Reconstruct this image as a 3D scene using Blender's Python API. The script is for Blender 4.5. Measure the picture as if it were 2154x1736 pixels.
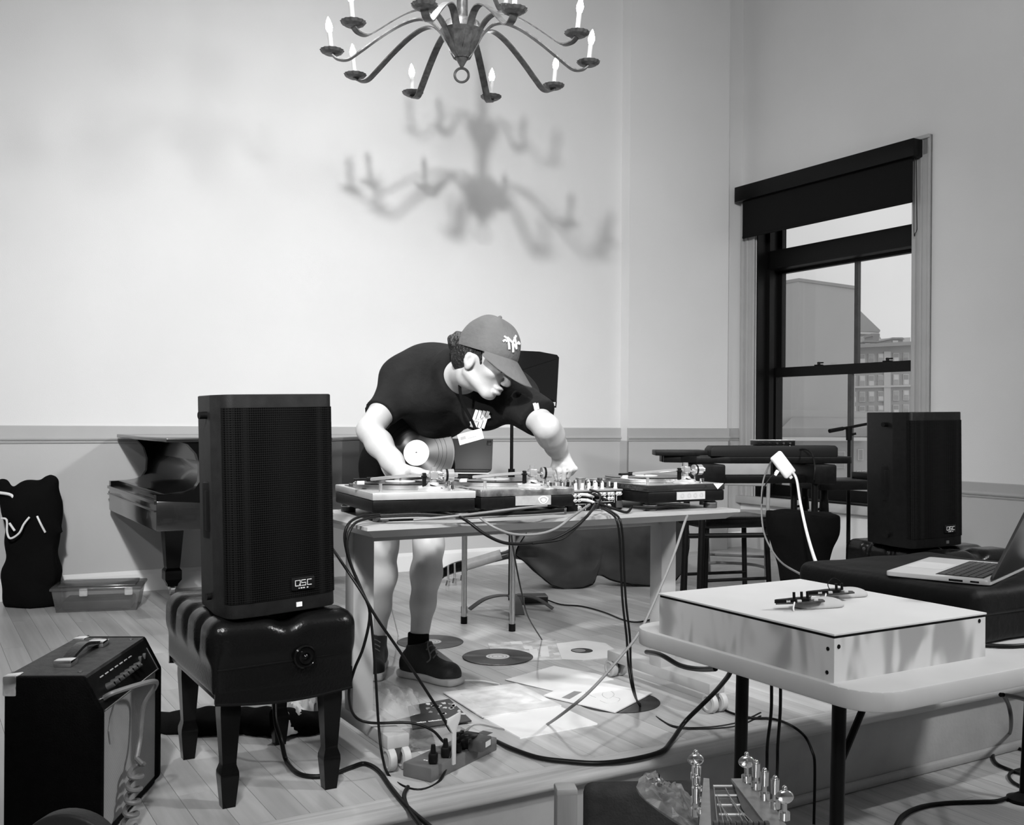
import bpy, bmesh, math, random
import numpy as np
from mathutils import Vector, Matrix, Euler
from mathutils.bvhtree import BVHTree

for o in list(bpy.data.objects):
    bpy.data.objects.remove(o)
scene = bpy.context.scene
COL = scene.collection
rng = random.Random(7)
PI = math.pi

# ------------------------------------------------------------------ camera
# metres; z = 0 is the stage floor, the room floor lies 0.26 lower
FPX, CX, CY, ROLL = 2150.0, 1077.0, 888.0, 0.007
CAM = Vector((0.0, 0.0, 1.0))
cam_data = bpy.data.cameras.new('camera')
cam_data.sensor_width = 36.0
cam_data.lens = 36.0 * FPX / 2154.0
cam_data.shift_y = 20.0 / 2154.0
cam_data.clip_end = 400
cam = bpy.data.objects.new('camera', cam_data)
COL.objects.link(cam)
cam.matrix_world = (Matrix.Translation(CAM) @ Matrix.Rotation(PI / 2, 4, 'X')
                    @ Matrix.Rotation(ROLL, 4, 'Z'))
scene.camera = cam

# ------------------------------------------------------------------ world, lights, exposure
world = bpy.data.worlds.new('overcast_dusk')
scene.world = world
world.use_nodes = True
wn = world.node_tree.nodes
wl = world.node_tree.links
bg = wn['Background']
tc = wn.new('ShaderNodeTexCoord')
nz = wn.new('ShaderNodeTexNoise')
nz.inputs['Scale'].default_value = 2.2
nz.inputs['Detail'].default_value = 5
cr = wn.new('ShaderNodeValToRGB')
cr.color_ramp.elements[0].position = 0.35
cr.color_ramp.elements[0].color = (0.50, 0.50, 0.50, 1)
cr.color_ramp.elements[1].position = 0.7
cr.color_ramp.elements[1].color = (0.74, 0.74, 0.74, 1)
wl.new(tc.outputs['Generated'], nz.inputs['Vector'])
wl.new(nz.outputs['Fac'], cr.inputs['Fac'])
wl.new(cr.outputs['Color'], bg.inputs['Color'])
bg.inputs['Strength'].default_value = 1.3


def aim(o, target):
    d = Vector(target) - o.location
    o.rotation_euler = d.to_track_quat('-Z', 'Y').to_euler()


def spot(name, loc, target, power, angle, blend, size):
    l = bpy.data.lights.new(name, 'SPOT')
    l.energy = power
    l.spot_size = math.radians(angle)
    l.spot_blend = blend
    l.shadow_soft_size = size
    o = bpy.data.objects.new(name, l)
    o.location = loc
    COL.objects.link(o)
    aim(o, target)
    return o


def area(name, loc, target, power, size):
    l = bpy.data.lights.new(name, 'AREA')
    l.energy = power
    l.shape = 'DISK'
    l.size = size
    o = bpy.data.objects.new(name, l)
    o.location = loc
    COL.objects.link(o)
    aim(o, target)
    return o


spot('track_spotlight', (-0.36, -0.45, 3.70), (-0.45, 6.3, 0.80), 1300, 63, 1.0, 0.11)
spot('wash_spotlight', (-1.95, -0.20, 2.95), (-0.25, 5.2, 0.45), 520, 44, 1.0, 0.07)
spot('side_spotlight', (3.90, 2.10, 3.40), (-1.2, 4.2, 0.0), 560, 84, 1.0, 0.22)
spot('floor_fill_spot', (-0.75, 4.75, 4.60), (0.25, 4.3, 0.0), 420, 58, 1.0, 0.09)  # added from above to brighten the floor behind the desk
area('wall_fill_light', (0.2, -2.2, 4.4), (2.6, 5.5, 1.6), 215, 1.2)  # soft fill added to lift the right-hand wall, stands for no fixture
scene.view_settings.view_transform = 'Standard'
scene.view_settings.look = 'None'
scene.view_settings.gamma = 1.0
scene.view_settings.use_curve_mapping = False
scene.view_settings.exposure = 0.05


# ------------------------------------------------------------------ photo-to-room helpers
def ray(px, py):
    u, v = (px - CX) / FPX, -(py - CY) / FPX
    c, s = math.cos(ROLL), math.sin(ROLL)
    return Vector((u * c - v * s, 1.0, u * s + v * c))


def pt(px, py, Y):
    """point seen at (px, py) that stands Y metres in front of the camera"""
    return CAM + ray(px, py) * Y


def onz(px, py, z=0.0):
    """point seen at (px, py) that lies on the level z"""
    r = ray(px, py)
    return CAM + r * ((z - CAM.z) / r.z)


# room axes: E1 runs along the back wall, E2 towards it
E1 = Vector((0.861, 0.508, 0.0)).normalized()
E2 = Vector((-E1.y, E1.x, 0.0))
YAW = math.atan2(E1.y, E1.x)
OR = Vector((-2.80, 5.58, 0.0))


def W(s, d, z=0.0):
    p = OR + E1 * s + E2 * d
    return Vector((p.x, p.y, z))


# ------------------------------------------------------------------ materials
MATS = {}


def mat(name, v, rough=0.5, metal=0.0, noise=None, bump=None, spec=0.5, coat=0.0,
        emit=None, alpha=None, trans=0.0, stretch=None, obj_random=0.0, two=None):
    """grey principled material; noise=(scale, amount), bump=(scale, strength)"""
    if name in MATS:
        return MATS[name]
    m = bpy.data.materials.new(name)
    m.use_nodes = True
    n, l = m.node_tree.nodes, m.node_tree.links
    b = n['Principled BSDF']
    b.inputs['Base Color'].default_value = (v, v, v, 1)
    b.inputs['Roughness'].default_value = rough
    b.inputs['Metallic'].default_value = metal
    b.inputs['Specular IOR Level'].default_value = spec
    b.inputs['Coat Weight'].default_value = coat
    b.inputs['Transmission Weight'].default_value = trans
    if alpha is not None:
        b.inputs['Alpha'].default_value = alpha
    if emit:
        b.inputs['Emission Color'].default_value = (1, 1, 1, 1)
        b.inputs['Emission Strength'].default_value = emit
    co = None
    if noise or bump or obj_random:
        t = n.new('ShaderNodeTexCoord')
        mp = n.new('ShaderNodeMapping')
        if stretch:
            mp.inputs['Scale'].default_value = stretch
        l.new(t.outputs['Object'], mp.inputs['Vector'])
        co = mp.outputs['Vector']
    val = None
    if noise:
        t = n.new('ShaderNodeTexNoise')
        t.inputs['Scale'].default_value = noise[0]
        t.inputs['Detail'].default_value = 4
        if obj_random:
            oi = n.new('ShaderNodeObjectInfo')
            mul = n.new('ShaderNodeMath'); mul.operation = 'MULTIPLY'
            mul.inputs[1].default_value = 37.0
            l.new(oi.outputs['Random'], mul.inputs[0])
            t.noise_dimensions = '4D'
            l.new(mul.outputs[0], t.inputs['W'])
        l.new(co, t.inputs['Vector'])
        mr = n.new('ShaderNodeMapRange')
        mr.inputs['From Min'].default_value = 0.3
        mr.inputs['From Max'].default_value = 0.7
        lo = two[0] if two else v * (1 - noise[1])
        hi = two[1] if two else v * (1 + noise[1])
        mr.inputs['To Min'].default_value = lo
        mr.inputs['To Max'].default_value = hi
        l.new(t.outputs['Fac'], mr.inputs['Value'])
        val = mr.outputs['Result']
        if obj_random:
            oi2 = n.new('ShaderNodeObjectInfo')
            mr2 = n.new('ShaderNodeMapRange')
            mr2.inputs['To Min'].default_value = 1 - obj_random
            mr2.inputs['To Max'].default_value = 1 + obj_random
            l.new(oi2.outputs['Random'], mr2.inputs['Value'])
            mm = n.new('ShaderNodeMath'); mm.operation = 'MULTIPLY'
            l.new(val, mm.inputs[0]); l.new(mr2.outputs['Result'], mm.inputs[1])
            val = mm.outputs[0]
        cc = n.new('ShaderNodeCombineColor')
        for i in range(3):
            l.new(val, cc.inputs[i])
        l.new(cc.outputs[0], b.inputs['Base Color'])
    if bump:
        t = n.new('ShaderNodeTexNoise')
        t.inputs['Scale'].default_value = bump[0]
        t.inputs['Detail'].default_value = 3
        l.new(co, t.inputs['Vector'])
        bp = n.new('ShaderNodeBump')
        bp.inputs['Strength'].default_value = bump[1]
        bp.inputs['Distance'].default_value = 0.01
        l.new(t.outputs['Fac'], bp.inputs['Height'])
        l.new(bp.outputs['Normal'], b.inputs['Normal'])
    MATS[name] = m
    return m


def weave(name, v0, v1, scale, rough=0.7, kind='grid', spec=0.2):
    """woven or perforated cloth: a regular pattern of dark holes"""
    m = bpy.data.materials.new(name)
    m.use_nodes = True
    n, l = m.node_tree.nodes, m.node_tree.links
    b = n['Principled BSDF']
    b.inputs['Roughness'].default_value = rough
    b.inputs['Specular IOR Level'].default_value = spec
    t = n.new('ShaderNodeTexCoord')
    mp = n.new('ShaderNodeMapping')
    mp.inputs['Scale'].default_value = (scale, scale, scale)
    if kind == 'weave':
        mp.inputs['Rotation'].default_value = (math.radians(45), 0, 0)
    l.new(t.outputs['Object'], mp.inputs['Vector'])
    vo = n.new('ShaderNodeTexVoronoi')
    vo.inputs['Scale'].default_value = 1.0
    vo.inputs['Randomness'].default_value = 0.0
    l.new(mp.outputs['Vector'], vo.inputs['Vector'])
    mr = n.new('ShaderNodeMapRange')
    mr.inputs['From Min'].default_value = 0.25
    mr.inputs['From Max'].default_value = 0.5
    mr.inputs['To Min'].default_value = v0
    mr.inputs['To Max'].default_value = v1
    l.new(vo.outputs['Distance'], mr.inputs['Value'])
    cc = n.new('ShaderNodeCombineColor')
    for i in range(3):
        l.new(mr.outputs['Result'], cc.inputs[i])
    l.new(cc.outputs[0], b.inputs['Base Color'])
    bp = n.new('ShaderNodeBump')
    bp.inputs['Strength'].default_value = 0.5
    bp.inputs['Distance'].default_value = 0.004
    l.new(vo.outputs['Distance'], bp.inputs['Height'])
    l.new(bp.outputs['Normal'], b.inputs['Normal'])
    MATS[name] = m
    return m


mat('wall_paint', 0.70, 0.85, noise=(1.3, 0.03), bump=(160, 0.06))
mat('dado_paint', 0.46, 0.7, noise=(1.3, 0.03), bump=(160, 0.05))
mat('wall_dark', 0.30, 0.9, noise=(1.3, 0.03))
mat('rail_paint', 0.40, 0.5, noise=(4, 0.04))
mat('ceiling_paint', 0.6, 0.9, noise=(2, 0.03))
mat('stage_wood', 0.38, 0.32, noise=(3.0, 0.16), stretch=(1.0, 0.55, 1.0), obj_random=0.14, bump=(60, 0.04))
mat('floor_wood', 0.36, 0.45, noise=(3.0, 0.2), stretch=(1.0, 0.55, 1.0), obj_random=0.12, bump=(60, 0.05))
mat('nosing_wood', 0.44, 0.42, noise=(9, 0.22), stretch=(0.25, 6, 6), bump=(90, 0.05))
mat('riser_paint', 0.36, 0.6, noise=(5, 0.14), bump=(60, 0.1))
mat('black_frame', 0.004, 0.4, spec=0.18)
mat('shade_fabric', 0.012, 0.95, bump=(400, 0.1), spec=0.05)
mat('casing_paint', 0.42, 0.5, noise=(4, 0.05))
mat('iron', 0.12, 0.45, 0.6, noise=(40, 0.35), bump=(80, 0.15))
mat('candle_sleeve', 0.6, 0.6)
mat('bulb_glass', 1.0, 0.3, emit=70)
mat('black_plastic', 0.005, 0.42, noise=(60, 0.3), bump=(500, 0.06), spec=0.12)
mat('worn_black_plastic', 0.012, 0.5, noise=(30, 0.25), bump=(420, 0.12), spec=0.08)
mat('black_metal', 0.004, 0.4, spec=0.14)
mat('dark_grey', 0.05, 0.5, noise=(20, 0.2))
mat('mid_grey', 0.22, 0.5, noise=(20, 0.12))
mat('grey_plastic', 0.30, 0.45, noise=(14, 0.08))
mat('desk_grey', 0.36, 0.42, noise=(12, 0.05))
mat('desk_leg_grey', 0.34, 0.5, noise=(10, 0.06))
mat('light_grey', 0.5, 0.45, noise=(12, 0.06))
mat('white_plastic', 0.80, 0.35, noise=(8, 0.03))
mat('white_paper', 0.66, 0.7, noise=(7, 0.05))
mat('off_white', 0.46, 0.5, noise=(6, 0.05))
mat('chrome', 0.78, 0.14, 1.0)
mat('brushed_silver', 0.62, 0.33, 1.0, noise=(60, 0.06))
mat('silver_bright', 0.50, 0.2, 0.6)
mat('silver_paint', 0.50, 0.35, 0.4, noise=(30, 0.05))
mat('cable_rubber', 0.005, 0.4, spec=0.18)
mat('cable_grey', 0.16, 0.45)
mat('cable_white', 0.75, 0.4)
mat('leather', 0.003, 0.24, bump=(160, 0.10), spec=0.28)
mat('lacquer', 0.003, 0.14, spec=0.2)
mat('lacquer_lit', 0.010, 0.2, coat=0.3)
mat('skin', 0.40, 0.5, noise=(18, 0.05), bump=(220, 0.05))
mat('cotton_black', 0.010, 0.9, noise=(14, 0.2), bump=(40, 0.3), spec=0.15)
mat('cotton_dark', 0.005, 0.95, bump=(60, 0.2), spec=0.05)
mat('cap_cloth', 0.095, 0.85, noise=(20, 0.08), bump=(70, 0.25))
mat('hair', 0.010, 0.45, bump=(110, 0.9))
mat('vinyl', 0.011, 0.22)
mat('vinyl_shine', 0.02, 0.16, 0.2)
mat('bass_varnish', 0.026, 0.3, noise=(7, 0.4), coat=0.25, bump=(30, 0.05))
mat('bass_neck_wood', 0.5, 0.4, noise=(20, 0.12))
mat('clear_plastic', 0.85, 0.12, trans=0.0, alpha=0.22)
mat('bag_plastic', 0.5, 0.15, alpha=0.24, bump=(9, 0.5))
mat('box_plastic', 0.09, 0.15, alpha=0.6, noise=(8, 0.2))
mat('tyre_grey', 0.40, 0.5)
mat('sleeve_art', 0.58, 0.6, noise=(11, 0.0), two=(0.44, 0.68))
mat('sleeve_grey', 0.5, 0.6, noise=(16, 0.0), two=(0.30, 0.66))
mat('sleeve_dark', 0.02, 0.35, noise=(26, 0.0), two=(0.01, 0.03))
mat('foil', 0.24, 0.3, 0.6, bump=(26, 1.0), noise=(30, 0.5))
mat('felt_pad', 0.40, 0.95, noise=(9, 0.1))
mat('circuit', 0.035, 0.4, noise=(90, 0.6))
mat('card_white', 0.8, 0.6, noise=(90, 0.1))
weave('speaker_grille', 0.0004, 0.006, 170, 0.5, spec=0.03)
weave('amp_cloth', 0.05, 0.27, 150, 0.7, 'weave')


def wood_ply():
    m = bpy.data.materials.new('plywood')
    m.use_nodes = True
    n, l = m.node_tree.nodes, m.node_tree.links
    b = n['Principled BSDF']
    b.inputs['Roughness'].default_value = 0.55
    t = n.new('ShaderNodeTexCoord')
    mp = n.new('ShaderNodeMapping')
    mp.inputs['Scale'].default_value = (5.5, 5.5, 2.4)
    l.new(t.outputs['Object'], mp.inputs['Vector'])
    nz = n.new('ShaderNodeTexNoise')
    nz.inputs['Scale'].default_value = 1.6
    nz.inputs['Detail'].default_value = 2
    nz.inputs['Distortion'].default_value = 0.5
    l.new(mp.outputs['Vector'], nz.inputs['Vector'])
    mu = n.new('ShaderNodeMath'); mu.operation = 'MULTIPLY'; mu.inputs[1].default_value = 17
    l.new(nz.outputs['Fac'], mu.inputs[0])
    fr = n.new('ShaderNodeMath'); fr.operation = 'SINE'
    l.new(mu.outputs[0], fr.inputs[0])
    mr = n.new('ShaderNodeMapRange')
    mr.inputs['From Min'].default_value = -1
    mr.inputs['To Min'].default_value = 0.30
    mr.inputs['To Max'].default_value = 0.56
    mr.interpolation_type = 'SMOOTHSTEP'
    l.new(fr.outputs[0], mr.inputs['Value'])
    cc = n.new('ShaderNodeCombineColor')
    for i in range(3):
        l.new(mr.outputs['Result'], cc.inputs[i])
    l.new(cc.outputs[0], b.inputs['Base Color'])
    MATS['plywood'] = m


wood_ply()


def glass_mat():
    m = bpy.data.materials.new('window_glass')
    m.use_nodes = True
    n, l = m.node_tree.nodes, m.node_tree.links
    n.remove(n['Principled BSDF'])
    out = n['Material Output']
    tr = n.new('ShaderNodeBsdfTransparent')
    tr.inputs['Color'].default_value = (0.93, 0.93, 0.93, 1)
    gl = n.new('ShaderNodeBsdfGlossy')
    gl.inputs['Roughness'].default_value = 0.03
    mx = n.new('ShaderNodeMixShader')
    mx.inputs['Fac'].default_value = 0.05
    l.new(tr.outputs[0], mx.inputs[1])
    l.new(gl.outputs[0], mx.inputs[2])
    l.new(mx.outputs[0], out.inputs['Surface'])
    MATS['window_glass'] = m


glass_mat()


# ------------------------------------------------------------------ mesh builder
class B:
    def __init__(self):
        self.v, self.f = [], []

    def add(self, verts, faces, M=None):
        k = len(self.v)
        self.v += [(M @ Vector(p)) if M else Vector(p) for p in verts]
        self.f += [tuple(i + k for i in f) for f in faces]
        return self

    def box(self, lo, hi, bev=0.0, M=None, seg=2):
        x0, y0, z0 = lo
        x1, y1, z1 = hi
        vs = [(x0, y0, z0), (x1, y0, z0), (x1, y1, z0), (x0, y1, z0),
              (x0, y0, z1), (x1, y0, z1), (x1, y1, z1), (x0, y1, z1)]
        fs = [(0, 3, 2, 1), (4, 5, 6, 7), (0, 1, 5, 4), (1, 2, 6, 5), (2, 3, 7, 6), (3, 0, 4, 7)]
        if bev:
            vs, fs = bevelled(vs, fs, bev, seg)
        return self.add(vs, fs, M)

    def cyl(self, a, b, r0, r1=None, n=14, caps=True):
        a, b = Vector(a), Vector(b)
        r1 = r0 if r1 is None else r1
        d = (b - a).normalized()
        u = d.orthogonal().normalized()
        w = d.cross(u)
        vs, fs = [], []
        for c, r in ((a, r0), (b, r1)):
            for i in range(n):
                t = 2 * PI * i / n
                vs.append(c + u * (r * math.cos(t)) + w * (r * math.sin(t)))
        for i in range(n):
            j = (i + 1) % n
            fs.append((i, j, n + j, n + i))
        if caps:
            fs.append(tuple(reversed(range(n))))
            fs.append(tuple(range(n, 2 * n)))
        return self.add(vs, fs)

    def tube(self, pts, r, n=8, smooth=4, closed=False, flat=None, up=None):
        """round (or flat=(w,t) ribbon) tube swept along pts"""
        P = catmull([Vector(p) for p in pts], smooth, closed) if smooth > 1 else [Vector(p) for p in pts]
        m = len(P)
        rad = r if callable(r) else (lambda t: r)
        u = None
        rings = []
        for i in range(m):
            a = P[(i - 1) % m] if (closed or i > 0) else P[i]
            c = P[(i + 1) % m] if (closed or i < m - 1) else P[i]
            d = (c - a)
            d = d.normalized() if d.length > 1e-9 else Vector((0, 0, 1))
            if up is not None:
                u = Vector(up) - d * Vector(up).dot(d)
                u = u.normalized() if u.length > 1e-6 else d.orthogonal().normalized()
            elif u is None:
                u = d.orthogonal().normalized()
            else:
                u = u - d * u.dot(d)
                u = u.normalized() if u.length > 1e-6 else d.orthogonal().normalized()
            w = d.cross(u)
            rr = rad(i / max(1, m - 1))
            ring = []
            if flat:
                for sx, sy in ((-1, -1), (1, -1), (1, 1), (-1, 1)):
                    ring.append(P[i] + w * (sx * flat[0] / 2) + u * (sy * flat[1] / 2))
            else:
                for j in range(n):
                    t = 2 * PI * j / n
                    ring.append(P[i] + u * (rr * math.cos(t)) + w * (rr * math.sin(t)))
            rings.append(ring)
        k = len(rings[0])
        vs = [p for ring in rings for p in ring]
        fs = []
        for i in range(m if closed else m - 1):
            i2 = (i + 1) % m
            for j in range(k):
                j2 = (j + 1) % k
                fs.append((i * k + j, i * k + j2, i2 * k + j2, i2 * k + j))
        if not closed:
            fs.append(tuple(reversed(range(k))))
            fs.append(tuple((m - 1) * k + j for j in range(k)))
        return self.add(vs, fs)

    def lathe(self, prof, n=24, M=None, close=True):
        """prof: list of (r, z)"""
        vs, fs = [], []
        for r, z in prof:
            for i in range(n):
                t = 2 * PI * i / n
                vs.append((r * math.cos(t), r * math.sin(t), z))
        for k in range(len(prof) - 1):
            for i in range(n):
                j = (i + 1) % n
                fs.append((k * n + i, k * n + j, (k + 1) * n + j, (k + 1) * n + i))
        if close:
            fs.append(tuple(reversed(range(n))))
            fs.append(tuple((len(prof) - 1) * n + i for i in range(n)))
        return self.add(vs, fs, M)

    def prism(self, poly, z0, z1, M=None, bev=0.0, seg=2):
        n = len(poly)
        a = sum(poly[i][0] * poly[(i + 1) % n][1] - poly[(i + 1) % n][0] * poly[i][1] for i in range(n))
        if a < 0:
            poly = list(reversed(poly))
        vs = [(p[0], p[1], z0) for p in poly] + [(p[0], p[1], z1) for p in poly]
        fs = [tuple(reversed(range(n))), tuple(range(n, 2 * n))]
        for i in range(n):
            j = (i + 1) % n
            fs.append((i, j, n + j, n + i))
        if bev:
            vs, fs = bevelled(vs, fs, bev, seg)
        return self.add(vs, fs, M)

    def ball(self, c, r, n=12, m=8, M=None):
        rx, ry, rz = r if hasattr(r, '__len__') else (r, r, r)
        vs, fs = [], []
        for k in range(m + 1):
            ph = -PI / 2 + PI * k / m
            for i in range(n):
                t = 2 * PI * i / n
                vs.append((c[0] + rx * math.cos(ph) * math.cos(t), c[1] + ry * math.cos(ph) * math.sin(t),
                           c[2] + rz * math.sin(ph)))
        for k in range(m):
            for i in range(n):
                j = (i + 1) % n
                fs.append((k * n + i, k * n + j, (k + 1) * n + j, (k + 1) * n + i))
        return self.add(vs, fs, M)

    def build(self, name, material, parent=None, world=False, smooth=35):
        """link as one mesh object; world=True: vertices are in room coordinates"""
        vs = self.v
        if parent is not None and world:
            Mi = wmat(parent).inverted()
            vs = [Mi @ p for p in vs]
        me = bpy.data.meshes.new(name)
        me.from_pydata([tuple(p) for p in vs], [], self.f)
        bm = bmesh.new()
        bm.from_mesh(me)
        bmesh.ops.remove_doubles(bm, verts=bm.verts, dist=1e-6)
        bmesh.ops.recalc_face_normals(bm, faces=bm.faces)
        bm.to_mesh(me)
        bm.free()
        me.materials.append(MATS[material] if isinstance(material, str) else material)
        if smooth:
            me.polygons.foreach_set('use_smooth', [True] * len(me.polygons))
            me.set_sharp_from_angle(angle=math.radians(smooth))
        o = bpy.data.objects.new(name, me)
        COL.objects.link(o)
        if parent is not None:
            o.parent = parent
        return o

    def thing(self, name, material, label, cat, group=None, smooth=35):
        """one mesh in room coordinates becomes a thing with its origin at its base"""
        lo = [min(p[i] for p in self.v) for i in range(3)]
        hi = [max(p[i] for p in self.v) for i in range(3)]
        o0 = Vector(((lo[0] + hi[0]) / 2, (lo[1] + hi[1]) / 2, lo[2]))
        self.v = [p - o0 for p in self.v]
        o = self.build(name, material, smooth=smooth)
        o.location = o0
        return tag(o, label, cat, group)


def bevelled(vs, fs, w, seg):
    bm = bmesh.new()
    bv = [bm.verts.new(p) for p in vs]
    for f in fs:
        bm.faces.new([bv[i] for i in f])
    bm.normal_update()
    bmesh.ops.bevel(bm, geom=list(bm.edges), offset=w, segments=seg, profile=0.5, affect='EDGES', clamp_overlap=True)
    bm.verts.index_update()
    out = [tuple(v.co) for v in bm.verts], [tuple(v.index for v in f.verts) for f in bm.faces]
    bm.free()
    return out


def catmull(P, k, closed=False):
    n = len(P)
    if n < 3:
        return P
    out = []
    for i in range(n if closed else n - 1):
        p1, p2 = P[i], P[(i + 1) % n]
        p0 = P[(i - 1) % n] if (closed or i > 0) else p1
        p3 = P[(i + 2) % n] if (closed or i < n - 2) else p2
        for j in range(k):
            t = j / k
            out.append(0.5 * ((2 * p1) + (p2 - p0) * t + (2 * p0 - 5 * p1 + 4 * p2 - p3) * t * t
                              + (3 * p1 - p0 - 3 * p2 + p3) * t ** 3))
    if not closed:
        out.append(P[-1])
    return out


def wmat(o):
    m = Matrix.LocRotScale(o.location, o.rotation_euler, o.scale)
    return wmat(o.parent) @ m if o.parent else m


def tag(o, label, cat, group=None):
    o['label'] = label
    o['category'] = cat
    if group:
        o['group'] = group
    return o


def thing(name, label, cat, loc=(0, 0, 0), rotz=0.0, group=None, rot=None):
    o = bpy.data.objects.new(name, None)
    o.empty_display_size = 0.1
    COL.objects.link(o)
    o.location = loc
    o.rotation_euler = rot if rot else (0, 0, rotz)
    return tag(o, label, cat, group)


def struct(o, label=None):
    o['kind'] = 'structure'
    if label:
        o['label'] = label
    return o


def copy_tree(o, parent=None):
    c = o.copy()
    COL.objects.link(c)
    c.parent = parent
    for ch in list(o.children):
        copy_tree(ch, c)
    return c


def text(body, size, name, material, parent, loc, rot, depth=0.0008, align='CENTER', world=False, shear=0.0):
    """lettering as a thin raised mesh"""
    cu = bpy.data.curves.new(name, 'FONT')
    cu.body = body
    cu.size = size
    cu.extrude = depth
    cu.shear = shear
    cu.align_x = align
    cu.align_y = 'CENTER'
    tmp = bpy.data.objects.new(name + '_curve', cu)
    COL.objects.link(tmp)
    dg = bpy.context.evaluated_depsgraph_get()
    me = bpy.data.meshes.new_from_object(tmp.evaluated_get(dg))
    bpy.data.objects.remove(tmp)
    me.name = name
    M = Matrix.LocRotScale(Vector(loc), Euler(rot) if not isinstance(rot, Matrix) else rot.to_quaternion(), None)
    if world and parent is not None:
        M = wmat(parent).inverted() @ M
    me.transform(M)
    me.materials.clear()
    me.materials.append(MATS[material])
    o = bpy.data.objects.new(name, me)
    COL.objects.link(o)
    o.parent = parent
    return o


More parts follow.
